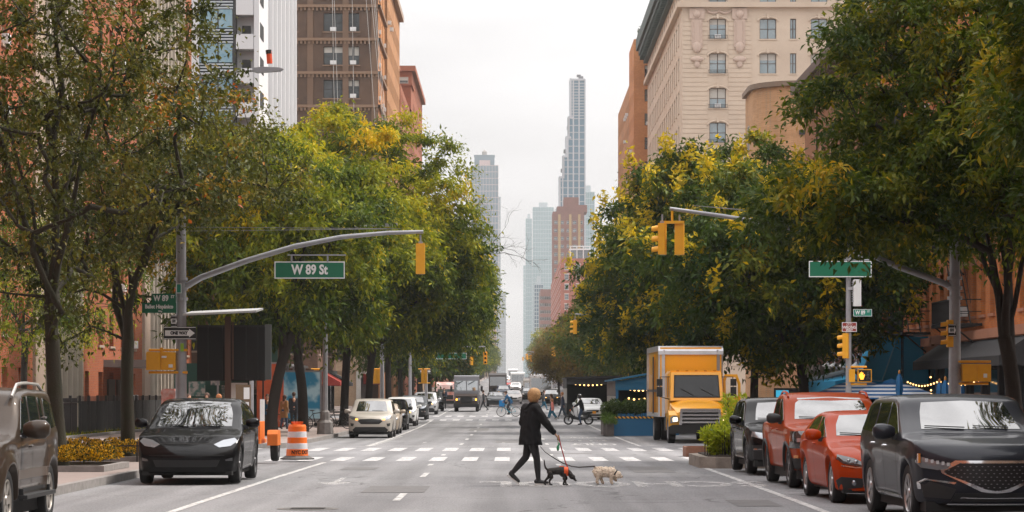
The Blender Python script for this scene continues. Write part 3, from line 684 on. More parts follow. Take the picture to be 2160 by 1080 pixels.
# orange brick building with rounded corner
def round_corner():
    t = thing('round_corner_house', 'yellow orange brick house with rounded corner below the cream apartment house', 'building', (0,0,0))
    Y, X, H = 178, 17, 23.1; z0 = gz(Y); m_ = b_or2
    pts = [(X+3.2-3.2*math.cos(a), Y+3.2-3.2*math.sin(a)) for a in [math.pi/2*i/8 for i in range(9)]]
    g = MB(); g.prism([(X, 186)]+pts+[(34, Y), (34, 186)], z0-.2, H); obj('wall', g, brick('amber_corner_brick', (.60,.33,.17), (.50,.26,.12), (.4,.28,.18)), t)
    g = MB(); g.prism([(X-.25, 186)]+[(x-.25*math.cos(a), y-.25*math.sin(a)) for (x, y), a in zip(pts, [math.pi/2*i/8 for i in range(9)])]+[(34, Y-.25), (34, 186)], H, H+.35); obj('coping', g, mat('dark_coping', (.2,.14,.1), .8), t)
    for r in range(4):
        for x in (21.5, 23.4, 25.3):
            f, p = win_mesh(1.1, 1.8, 'sash'); wo = obj('window', f, frame_w, t, loc=(x, Y-.06, z0+6+r*3.6+2.2)); obj('pane', p, glass_mid, wo, loc=(0, 0, 0))
        for y in (183.3,):
            f, p = win_mesh(1.1, 1.8, 'sash'); wo = obj('window', f, frame_w, t, loc=(X-.06, y, z0+6+r*3.6+2.2), rot=(0, 0, R(-90))); obj('pane', p, glass_mid, wo)
    g = MB(); g.box(X+3, 34, Y-.12, Y-.003, H-3.4, H-3.1); obj('band', g, frame_d, t)
round_corner()
# ---- right tenement row with fire escapes and shop fronts
def tenement(label, y0, y1, H, wallm, fe_cols, shopm, seed):
    t = thing('tenement_house', label, 'building', (0,0,0)); X = 18.0; z0 = gz(y0)+.1; st = {'n': 0}
    trim = mat('terracotta_trim', (.38,.17,.10), .8, var=.4, vs=1.5, var2=(.25,.1,.06))
    core(t, X+.45, 34, y0, y1, z0-.3, H, wallm)
    rows = [(z0+4.75+3.05*i, 1.95) for i in range(int((H-z0-5.4)/3.05))]
    cols = cols_even(y0, y1, int((y1-y0)/1.75), .95)
    facade(t, 'e', y0, y1, z0+4.0, H, X, .42, cols, rows, wallm, frame_d, glass_dark, 'sash', trim, state=st, ac=.22, seed=seed, limit=100, lintel=trim)
    facade(t, 'n', X+.45, 34, z0, H, y0-.4, .4, cols_even(X+.5, 34, 6, 1.0), rows, wallm, frame_d, glass_dark, 'sash', trim, state=st, seed=seed+1, wname='side_wall', limit=100)
    g = MB(); g.box(X-.35, X-.003, y0-.4, y1, z0+3.8, z0+4.15); g.box(X-.22, X-.003, y0-.4, y1, z0+3.5, z0+3.8)
    obj('ledge', g, trim, t)
    g = MB(); g.box(X+.2, X+.45, y0, y1, z0-.2, z0+4.0); y = y0
    while y < y1: g.box(X-.05, X+.2, y, min(y+.35, y1), z0-.2, z0+3.5); y += 3.4
    obj('shop_front', g, shopm, t, fixn=False)
    g = MB(); y = y0
    while y < y1-.6: g.box(X+.1, X+.15, y+.4, min(y+3.35, y1), z0+.5, z0+3.1); y += 3.4
    obj('shop_window', g, glass_mid, t)
    g = MB(); g.box(X-.9, X, y0-.5, y1+.05, H+.4, H+.9); g.box(X-.5, X, y0-.5, y1+.05, H-.2, H+.4)
    y = y0
    while y < y1-.3: g.box(X-.75, X-.5, y, y+.22, H-.15, H+.4); y += .75
    obj('cornice', g, mat('brown_cornice', (.10,.055,.04), .7), t, fixn=False)
    # fire escapes
    for fy0, fy1 in fe_cols:
        fe = MB()
        for i, (s, h) in enumerate(rows):
            zz = s-.35; x0, x1 = X-1.25, X-.1
            for k in range(8): fe.box(x0+k*(x1-x0)/7-.02, x0+k*(x1-x0)/7+.02, fy0, fy1, zz, zz+.03)
            for x in (x0, x1): fe.box(x-.03, x+.03, fy0, fy1, zz-.08, zz)
            for y in (fy0, fy1): fe.box(x0, x1, y-.03, y+.03, zz-.08, zz); fe.box(x0, x1, y-.02, y+.02, zz+.9, zz+.94); fe.box(x0, x1, y-.02, y+.02, zz+.45, zz+.48)
            fe.box(x0-.02, x0+.02, fy0, fy1, zz+.9, zz+.95); fe.box(x0-.015, x0+.015, fy0, fy1, zz+.1, zz+.14)
            n = int((fy1-fy0)/.16)
            for k in range(n+1): fe.box(x0-.012, x0+.012, fy0+k*(fy1-fy0)/n-.012, fy0+k*(fy1-fy0)/n+.012, zz, zz+.9)
            for y in (fy0+.3, fy1-.3): fe.tube([(x0+.1, y, zz-.06), (X-.02, y, zz-1.0)], .035, 5)
            if i < len(rows)-1:     # stair to the next platform
                a, b = Vector((x0+.35, fy0+.6, zz)), Vector((x0+.35, fy1-.8, zz+3.05))
                for dx in (0, .5):
                    fe.tube([a+Vector((dx,0,0)), b+Vector((dx,0,0))], .03, 5); fe.tube([a+Vector((dx,0,.8)), b+Vector((dx,0,.8))], .018, 4)
                for k in range(11):
                    q = a.lerp(b, (k+.5)/11); fe.box(q.x, q.x+.5, q.y-.08, q.y+.08, q.z-.01, q.z+.01)
            else:
                pass
        # drop ladder and roof ladder
        for y in (fy0+.5, fy0+.9): fe.box(X-1.2, X-1.16, y-.02, y+.02, rows[0][0]-2.3, rows[0][0]+.3); fe.box(X-.4, X-.36, y-.02, y+.02, rows[-1][0], H+.9)
        for k in range(9): fe.box(X-1.2, X-1.17, fy0+.5, fy0+.9, rows[0][0]-2.2+k*.28, rows[0][0]-2.17+k*.28)
        obj('fire_escape', fe, matte, t, fixn=False)
    return t
b_or3 = brick('tenement_orange_brick', (.55,.18,.045), (.42,.12,.03), (.36,.18,.10), .23, .08, stain=(.2,.07,.035), st=.45)
tenement('orange brick tenement nearest the corner above the black awning on the right', 87.4, 108, 19, b_or3, [(97.5, 102)], fasc_k, 11)
tenement('orange brick tenement with several fire escapes above the blue awnings', 108.05, 132, 19.2, b_or3, [(109.5, 114), (117.5, 122), (125.5, 130)], fasc_k, 12)
tenement('darker brick tenement farthest along the first right hand block', 132.05, 157, 19.6, brick('rust_brick', (.36,.15,.07), (.3,.11,.05), (.28,.17,.1)), [(135, 139.5), (147, 151.5)], fasc_w, 13)
# ---- far towers
def glass_tower(name, label, x0, x1, y0, d, H, gm, fm, nx, nz, bot=None):
    t = thing(name, label, 'tower', (0,0,0)); z0 = gz(y0)
    g = MB(); g.box(x0, x1, y0, y0+d, z0-.3, H); obj('glass_wall', g, gm, t)
    g = MB()
    for i in range(nx+1):
        x = x0+(x1-x0)*i/nx; g.box(x-.12, x+.12, y0-.2, y0-.003, z0, H)
    for i in range(nz+1):
        z = z0+(H-z0)*i/nz; g.box(x0, x1, y0-.12, y0-.004, z-.2, z+.2)
    obj('mullions', g, fm, t, fixn=False)
    g = MB(); g.box(x0+(x1-x0)*.3, x1-(x1-x0)*.3, y0+2, y0+d-2, H, H+5); obj('rooftop_plant', g, fm, t)
    return t
def stepped_tower():
    t = thing('slender_skyscraper', 'tall slender glass and pale stone skyscraper stepping back on its left side', 'skyscraper', (0,0,0))
    Y = 1660; s = F/Y
    fm = mat('pale_stone_fin', (.42,.43,.46), .7); gm = mat('skyscraper_glass', (.04,.15,.23), .2, 0, .3)
    xr = px(1234, Y)
    steps = [(1204, 170, 250), (1200, 250, 292), (1195, 292, 332), (1189, 332, 376), (1181, 376, 442), (1175, 442, 760)]
    base = gz(Y)
    g = MB()
    for x, r0, r1 in steps: g.box(px(x, Y), xr, Y, Y+24, pz(r1, Y) if r1 < 700 else base, pz(r0, Y))
    obj('glass_core', g, gm, t, fixn=False)
    xs = [1234, 1221.5, 1209.5, 1198, 1187, 1176]
    for x in xs:
        top = 0
        for sx, r0, r1 in steps:
            if x >= sx-3: top = max(top, pz(r0, Y))
        if top > 20:
            g = MB()
            g.box(px(x, Y)-.42, px(x, Y)+.42, Y-1.0, Y-.01, base, top+1)
            obj('pier', g, fm, t, fixn=False)
    for sx, r0, r1 in steps:
        g = MB(); g.box(px(sx, Y)-.6, px(sx, Y)+.5, Y-1.0, Y+24.5, pz(min(r1, 700), Y), pz(r0, Y)+1.5); g.box(px(sx, Y)-.6, xr if r0 < 180 else px(sx, Y)+3, Y-1.1, Y+24.5, pz(r0, Y), pz(r0, Y)+1.2); obj('corner_pier', g, fm, t, fixn=False)
    n = 0
    for k in range(46):
        r = 176+k*(250-176)/12 if k < 12 else 250+(k-12)*14.6
        if r > 760: break
        lx = max(sx for sx, a, b in steps if a <= r <= b) if any(a <= r <= b for sx, a, b in steps) else 1175
        g = MB(); g.box(px(lx, Y), xr, Y-.7, Y-.02, pz(r, Y)-.3, pz(r, Y)+.3); obj('floor_band', g, mat('pale_grey_band', (.30,.34,.38), .7), t)
    g = MB(); g.box(px(1221, Y), px(1231, Y), Y+5, Y+12, pz(170, Y), pz(165, Y)+2); g.box(px(1222, Y)-1.5, px(1226, Y), Y+6, Y+9, pz(166, Y)+2, pz(163, Y)+2.5); obj('rooftop_crane', g, mat('dark_plant', (.1,.1,.11), .8), t, fixn=False)
    for i, (x, r) in enumerate(((1199, 252+15), (1192, 312+4), (1186, 357))):
        g = MB(); g.box(px(x-3, Y), px(x, Y)+.5, Y, Y+5, pz(r+6, Y), pz(r-1, Y)); obj('hoist_platform', g, mat('dark_plant', (.1,.1,.11)), t)
stepped_tower()
pale_g = mat('hazed_green_glass', (.22,.34,.36), .15, 0, .8); pale_f = mat('pale_mullion', (.45,.5,.52), .6); blue_g = mat('slate_glass', (.07,.14,.19), .2, 0, .7); pinkf = mat('pink_band', (.5,.36,.34), .7)  # distance haze is partly put into the pale tower glass colour
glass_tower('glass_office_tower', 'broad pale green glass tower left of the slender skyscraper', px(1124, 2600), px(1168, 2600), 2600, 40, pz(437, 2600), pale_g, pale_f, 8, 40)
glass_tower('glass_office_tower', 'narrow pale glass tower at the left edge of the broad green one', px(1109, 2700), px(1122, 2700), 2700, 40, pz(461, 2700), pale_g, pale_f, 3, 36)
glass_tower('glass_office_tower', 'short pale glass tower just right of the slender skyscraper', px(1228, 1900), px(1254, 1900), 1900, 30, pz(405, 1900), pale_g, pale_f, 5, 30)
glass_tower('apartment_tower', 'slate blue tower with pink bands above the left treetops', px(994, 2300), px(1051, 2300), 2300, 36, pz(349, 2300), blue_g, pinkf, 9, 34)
t = thing('water_tank', 'small round water tank on the slate blue tower with pink bands', 'water tank', (px(1022, 2310), 2312, pz(349, 2310)))
g = MB(); g.box(-9, 9, -8, 10, 0, 8.5); g.box(-9.5, 9.5, -8.5, 10.5, 8.5, 9); obj('plinth', g, blue_g, t)
g = MB(); g.lathe([(2.3, 9), (2.3, 12.5), (0, 14.5)], 16); obj('tank', g, mat('tank_wood', (.25,.22,.2), .8), t)
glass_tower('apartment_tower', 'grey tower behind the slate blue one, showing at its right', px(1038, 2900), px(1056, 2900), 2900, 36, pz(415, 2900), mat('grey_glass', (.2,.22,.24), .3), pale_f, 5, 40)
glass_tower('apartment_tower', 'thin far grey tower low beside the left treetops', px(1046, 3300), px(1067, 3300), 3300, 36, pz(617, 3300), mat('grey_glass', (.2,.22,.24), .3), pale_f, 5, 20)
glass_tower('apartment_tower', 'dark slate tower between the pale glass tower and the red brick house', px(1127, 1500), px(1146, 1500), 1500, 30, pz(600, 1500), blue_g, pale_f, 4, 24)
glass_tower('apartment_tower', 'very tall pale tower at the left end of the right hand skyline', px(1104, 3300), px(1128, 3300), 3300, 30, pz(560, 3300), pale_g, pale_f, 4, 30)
plain_block('pink_apartment_tower', 'pinkish brown brick tower with yellow strips in front of the skyscraper', 'tower', px(1166, 1060), px(1232, 1060), 1060, 1085, pz(446, 1060), brick('pink_brown_brick', (.27,.135,.11), (.23,.11,.09), (.22,.13,.11), .5, .3), 1, 5, 4, 3.3, 1.5, 1.5, frame=frame_w, zb=gz(1060)+4, blinds=0)
t = thing('tower_penthouse', 'brick penthouse block stepped on top of the pinkish brown tower', 'rooftop structure', (px(1206, 1060), 1072, pz(446, 1060)))
g = MB(); g.box(-3.2, 3.0, -8, 8, 0, 6.2); g.box(3.0, 6.5, -8, 8, 0, 3); g.box(-6, -3.2, -8, 8, 0, 2.4); obj('penthouse', g, MATS['pink_brown_brick'], t)
pk = [o for o in bpy.data.objects if o.name.startswith('pink_apartment_tower')][0]
for x in (1180, 1203, 1222): g = MB(); g.box(px(x-2.5, 1060), px(x+2.5, 1060), 1059.7, 1059.99, gz(1060), pz(447, 1060)-1); obj('yellow_strip', g, mat('yellow_brick_strip', (.42,.30,.15), .9), pk)
plain_block('red_corner_tower', 'big red brick apartment house with white window trim at the far right corner', 'building', 15.4, 30, 800, 1000, pz(545, 800), brick('far_red_brick', (.46,.14,.09), (.40,.12,.075), (.33,.17,.13), .5, .3), 1, 4, 40, 3.1, 1.3, 1.7, frame=mat('white_frame', (.6,.58,.55), .6), sill=mat('white_trim', (.62,.58,.54), .7), lintel=mat('white_trim', (.62,.58,.54), .7), zb=gz(800)+3, blinds=0)
t = thing('roof_frame', 'white steel penthouse frame on the far red corner house', 'rooftop structure', (20, 806, pz(545, 800)))
g = MB(); g.box(-1.5, 4.5, -3, 6, 0, 2.8); obj('glazing', g, glass_mid, t)
g = MB()
for x in (-1.6, .4, 2.4, 4.4): g.box(x, x+.25, -3.3, -3.02, 0, 4)
g.box(-1.8, 4.9, -3.4, 6.2, 2.8, 3.2); g.box(-1.8, 4.9, -3.3, -3.05, 3.8, 4.1); obj('frame', g, white, t, fixn=False)
for i, (x0, x1, y, r, m_, lb) in enumerate(((1150, 1168, 1400, 655, b_rd2, 'small red brick block beside the far avenue on the right'), (1130, 1158, 1700, 690, b_tan, 'low tan block near the end of the avenue on the right'),
        (1140, 1162, 1250, 610, MATS['pink_brown_brick'], 'brown brick slab left of the far red corner house'), (1020, 1046, 1300, 640, b_tan, 'tan slab just above the far left treetops'))):
    plain_block('far_block', lb, 'building', px(x0, y), px(x1, y), y, y+60, pz(r, y), m_, 1, 6, 6, 3.4, 1.5, 1.6, limit=60, blinds=0)
# ---- buildings flanking the block the camera stands on (outside the frame, seen in reflections)
shop_block('red brick row on the near left block', -1, -17, -140, 60, 27, b_red, fasc_k)
shop_block('tan brick row on the near right block', 1, 19.5, -140, 60, 27, b_tan, fasc_k)
# ---------------------------------------------------------------- vehicles
def carpaint(name, col, metal=.0, rough=.3, flake=.0):
    return mat(name, col, .42, metal*.6, .1, coat=.5)
glass_car = mat('car_glass', (.012,.015,.016), .03, 0, 1.0, ior=1.9)
glass_ws = mat('windscreen_glass', (.012,.014,.015), .03, 0, 1.0, ior=2.2)
lamp_glass = mat('headlamp_glass', (.32,.34,.37), .12, .6, 1.0, coat=1)
lamp_dark = mat('smoked_lamp', (.03,.03,.035), .08, .3, 1, coat=1)
lamp_on = mat('lit_lamp', (1,.9,.75), .3, emit=(1,.8,.5), es=3.0)
amber_on = mat('lit_amber', (1,.5,.1), .3, emit=(1,.42,.06), es=3.0)
amber = mat('amber_lens', (.6,.2,.02), .2, coat=1)
plastic = mat('black_plastic', (.018,.018,.019), .55)
gril = mat('grille_black', (.008,.008,.009), .35)
rimm = mat('alloy_rim', (.45,.45,.46), .3, .8); rimd = mat('dark_alloy_rim', (.09,.09,.095), .3, .7)
seam = mat('panel_gap', (.006,.006,.006), .9)
red_lens = mat('red_lens', (.3,.01,.01), .2, coat=1)
plate_w = mat('number_plate', (.55,.42,.1), .5)
def lerp_tab(tab, y):
    return float(np.interp(y, [a for a, b in tab], [b for a, b in tab]))
class Car:
    """front toward -Y, centre at origin, ground at z=0"""
    def __init__(s, P):
        s.P = P; L, W, H = P['L'], P['W'], P['H']; R_ = P['R']; s.yf = -L/2+P['fo']; s.yr = s.yf+P['wb']
        ys = set(np.round(np.linspace(-L/2, L/2, 84), 4))
        Ra = R_+P.get('gap', .055)
        for yc in (s.yf, s.yr):
            for k in range(15):
                ys.add(round(yc+Ra*math.cos(math.pi*k/14), 4))
            ys.add(round(yc-Ra-.004, 4)); ys.add(round(yc+Ra+.004, 4))
        ys = sorted(ys); ys2 = [ys[0]]
        for y in ys[1:]:
            if y-ys2[-1] > .008 or abs(abs(y-s.yf)-Ra) < .006 or abs(abs(y-s.yr)-Ra) < .006:
                if y-ys2[-1] > .002: ys2.append(y)
        if ys2[-1] < L/2: ys2[-1] = L/2
        top, belt, plan = P['top'], P['belt'], P['plan']; zr = P.get('rock', .24)
        def hw(y, z):
            w0 = W/2*lerp_tab(plan, y); b = lerp_tab(belt, y)
            if z <= b:
                t = max(0, (b-.06-z)/(b-.2)); f = 1-.075*t*t
                c_ = P.get('crease', .0); f += c_*math.exp(-((z-b+.22)/.09)**2)
            else:
                t = (z-b)/(H-b+1e-6); f = 1-P.get('step', .025)-P['tumble']*t
            for yc in (s.yf, s.yr):
                d = math.hypot(y-yc, z-R_); f += P.get('flare', .012)/ (W/2) * math.exp(-((d-Ra-.02)/.11)**2)*(1 if z < R_*2+.2 else 0)
            return w0*f
        s.hw = hw
        def zbot(y):
            z = zr+ P.get('rise', 0)*(max(0, (abs(y)-L/2+.5))/.5)
            for yc in (s.yf, s.yr):
                d = abs(y-yc)
                if d < Ra: z = max(z, R_+math.sqrt(Ra*Ra-d*d))
            return z
        nc, nb = 22, 20; V = []; Fc = []
        def front_dy(x, z, y):
            D = P.get('D', .8); L2 = L/2
            o = 0
            t = (-L2+D-y)/D
            if t > 0:
                xr_ = min(1, abs(x)/(W/2)); o += t*t*(P['nose']*xr_**2.6+lerp_tab(P['fz'], z))
            t = (y-(L2-D))/D
            if t > 0:
                xr_ = min(1, abs(x)/(W/2)); o -= t*t*(P.get('tail', .12)*xr_**2.6+lerp_tab(P['rz'], z))
            zz_ = max(0, min(1, (z-lerp_tab(belt, y)+.02)/.3))
            if zz_ > 0 and y < .4: o += .22*zz_*min(1, abs(x)/(W/2))**2*max(0, min(1, 1-(y+.6)/.9))
            return o
        def put(x, y, z): V.append((x, y+front_dy(x, z, y), z)); return len(V)-1
        def zt(y): return lerp_tab(top, y)
        G = {}
        for sgn in (-1, 1):
            for i, y in enumerate(ys2):
                a, b = zbot(y), zt(y)-P.get('crown', .03)
                for c in range(nc+1):
                    z = a+(b-a)*c/nc; G[('s', sgn, i, c)] = put(sgn*hw(y, z), y, z)
            for i in range(len(ys2)-1):
                for c in range(nc): Fc.append((G[('s',sgn,i,c)], G[('s',sgn,i+1,c)], G[('s',sgn,i+1,c+1)], G[('s',sgn,i,c+1)]))
        for kind in ('t', 'b'):
            for i, y in enumerate(ys2):
                b = zt(y)-P.get('crown', .03); zb_ = zbot(y)
                for k in range(nb+1):
                    u = -1+2*k/nb
                    if kind == 't':
                        z = b+P.get('crown', .03)*(1-abs(u)**2.4); x = u*hw(y, b)
                        if P.get('bonnet') and y < P['bonnet']: z += .018*math.exp(-((abs(u)-.62)/.12)**2)*min(1, (P['bonnet']-y)/.3)*min(1, (y+L/2)/.35)
                    else:
                        z = zb_ if abs(u) > .76 else zr; x = u*hw(y, zb_)
                    G[(kind, i, k)] = put(x, y, z)
            for i in range(len(ys2)-1):
                for k in range(nb): Fc.append((G[(kind,i,k)], G[(kind,i+1,k)], G[(kind,i+1,k+1)], G[(kind,i,k+1)]))
        for end, i in (('f', 0), ('r', len(ys2)-1)):
            y = ys2[i]; a, b = zbot(y), zt(y)-P.get('crown', .03)
            for k in range(nb+1):
                u = -1+2*k/nb
                for c in range(nc+1):
                    z = a+(b-a)*c/nc
                    if c == nc: z += P.get('crown', .03)*(1-abs(u)**2.4)
                    G[(end, k, c)] = put(u*hw(y, a+(b-a)*c/nc), y, z)
            for k in range(nb):
                for c in range(nc): Fc.append((G[(end,k,c)], G[(end,k+1,c)], G[(end,k+1,c+1)], G[(end,k,c+1)]))
        bm = bmesh.new(); vs = [bm.verts.new(v) for v in V]
        for f in Fc:
            try: bm.faces.new([vs[q] for q in f])
            except ValueError: pass
        bmesh.ops.remove_doubles(bm, verts=bm.verts, dist=.0015)
        for _ in range(P.get('smooth', 3)):
            bmesh.ops.smooth_vert(bm, verts=[v for v in bm.verts if v.co.z > .15], factor=.5, use_axis_x=True, use_axis_y=True, use_axis_z=True)
        bmesh.ops.recalc_face_normals(bm, faces=bm.faces)
        for f in bm.faces: f.smooth = True
        for e in bm.edges:
            if len(e.link_faces) == 2 and e.calc_face_angle(0) > R(50): e.smooth = False
        s.bm = bm; s.bvh = BVHTree.FromBMesh(bm); s.zt = zt
    def patch(s, poly, plane, off=.006, res=.07, side=1, skirt=.012, hint=None):
        """project a 2D outline onto the body. plane 'f': (x,z) from the front; 's': (y,z) from side; 't': (x,y) from above; 'r': rear"""
        pts = [Vector(p) for p in poly]; out = []
        for i in range(len(pts)):
            a, b = pts[i], pts[(i+1) % len(pts)]; n = max(1, int((b-a).length/res))
            out += [a.lerp(b, k/n) for k in range(n)]
        nb_ = len(out); xs = [p.x for p in pts]; zs = [p.y for p in pts]
        def inside(q):
            c = False; j = len(pts)-1
            for i in range(len(pts)):
                if (pts[i].y > q.y) != (pts[j].y > q.y) and q.x < (pts[j].x-pts[i].x)*(q.y-pts[i].y)/(pts[j].y-pts[i].y)+pts[i].x: c = not c
                j = i
            return c
        inn = []; y = min(zs)+res*.5
        while y < max(zs):
            x = min(xs)+res*.5
            while x < max(xs):
                q = Vector((x, y))
                if inside(q) and min((q-o).length for o in out) > res*.45: inn.append(q)
                x += res
            y += res
        vv, ee, ff, *_ = delaunay_2d_cdt(out+inn, [], [list(range(nb_))], 1, 1e-5)
        V = []; last = None
        for v in vv:
            if plane == 'f': o, d = Vector((v.x, -9, v.y)), Vector((0, 1, 0))
            elif plane == 'r': o, d = Vector((v.x, 9, v.y)), Vector((0, -1, 0))
            elif plane == 's': o, d = Vector((side*5, v.x, v.y)), Vector((-side, 0, 0))
            else: o, d = Vector((v.x, v.y, 9)), Vector((0, 0, -1))
            h = s.bvh.ray_cast(o, d)
            if h[0] is None:
                n = s.bvh.find_nearest(Vector((v.x if plane != 's' else side*.9, v.y if plane == 't' else (v.x if plane == 's' else (-3 if plane == 'f' else 3)), v.y if plane != 't' else 1)))
                V.append(n[0]+n[1]*off)
            else:
                nn = h[1] if h[1].dot(d) < 0 else -h[1]; V.append(h[0]+nn*off)
        bm = bmesh.new(); bv = [bm.verts.new(v) for v in V]
        for f in ff:
            try: bm.faces.new([bv[i] for i in f])
            except ValueError: pass
        bmesh.ops.recalc_face_normals(bm, faces=bm.faces)
        d0 = {'f': Vector((0,-1,0)), 'r': Vector((0,1,0)), 's': Vector((side,0,0)), 't': Vector((0,0,1))}[plane]
        tot = sum((f.normal*f.calc_area() for f in bm.faces), Vector())
        if tot.dot(d0) < 0: bmesh.ops.reverse_faces(bm, faces=bm.faces)
        for f in bm.faces: f.smooth = True
        if skirt:
            be = [e for e in bm.edges if len(e.link_faces) == 1]
            r = bmesh.ops.extrude_edge_only(bm, edges=be)
            for v in [g for g in r['geom'] if isinstance(g, bmesh.types.BMVert)]: v.co -= d0*skirt
            for e in be: e.smooth = False
        me = bpy.data.meshes.new('patch'); bm.to_mesh(me); bm.free(); return me
def pobj(name, me, m, parent):
    me.name = name; me.materials.append(m); return link(name, me, parent)
def join_me(lst):
    bm = bmesh.new()
    for me in lst: bm.from_mesh(me)
    me = bpy.data.meshes.new('j'); bm.to_mesh(me); bm.free(); return me
WC = {}
def wheel_parts(R_, wd, style, rm):
    k = (R_, wd, style, rm.name)
    if k in WC: return WC[k]
    r1 = R_*.66
    g = MB(); g.lathe([(r1, -wd/2+.02), (R_*.8, -wd/2), (R_*.95, -wd/2+.01), (R_-.004, -wd/2+.035), (R_, -wd/4), (R_, wd/4), (R_-.004, wd/2-.035), (R_*.95, wd/2-.01), (R_*.8, wd/2), (r1, wd/2-.02), (r1-.02, wd/2-.04), (r1-.02, -wd/2+.04), (r1, -wd/2+.02)], 36, 'x')
    tyre = g.mesh('tyre', rubber, smooth=35)
    g = MB(); g.lathe([(0, wd*.1), (r1*.55, wd*.1), (r1*.55, -.02), (r1-.02, -.02), (r1-.02, -wd/2+.04), (0, -wd/2+.04)], 24, 'x'); hub = g.mesh('wheel', mat('brake_dark', (.03,.03,.03), .6, .4))
    g = MB(); f = wd/2-.01
    g.lathe([(r1+.004, f-.035), (r1+.006, f-.005), (r1-.012, f), (r1-.03, f-.02), (r1-.03, f-.06)], 36, 'x')
    n = {'5': 5, '5d': 5, '10': 10, '7': 7, '6': 6}[style]
    for i in range(n):
        a0 = 2*math.pi*i/n
        for da in ((-.09, .09) if style == '5d' else (0,)):
            a = a0; w0 = {5: .055, 10: .022, 7: .035, 6: .05}[n] if style != '5d' else .02
            p0 = Vector((f-.02, math.cos(a)*.05, math.sin(a)*.05)); a2 = a+da*2.2
            p1 = Vector((f-.012, math.cos(a2)*(r1-.015), math.sin(a2)*(r1-.015))); t = Vector((0, -math.sin(a), math.cos(a)))
            v = []
            for p, ww in ((p0, w0*.8), (p1, w0*1.15)):
                for q in (-1, 1): v += [p+t*ww*q, p+t*ww*q-Vector((.035, 0, 0))]
            g.add(v, [(0,2,6,4), (0,4,5,1), (2,3,7,6), (4,6,7,5), (0,1,3,2), (1,5,7,3)])
    g.lathe([(0, f-.002), (.06, f-.004), (.075, f-.03), (0, f-.04)], 16, 'x')
    rim = g.mesh('rim', rm, smooth=30)
    WC[k] = (hub, tyre, rim); return WC[k]
def add_wheels(t, car, style='5', rm=rimm, wd=.225, track=None):
    P = car.P
    hub, tyre, rim = wheel_parts(P['R'], wd, style, rm)
    for y in (car.yf, car.yr):
        for sx in (-1, 1):
            x = sx*(P['W']/2*.985-wd/2)
            o = link('wheel', hub, t, (x, y, P['R']), (0, 0, 0 if sx > 0 else math.pi)); link('tyre', tyre, o); link('rim', rim, o)
def spoly(P): return P
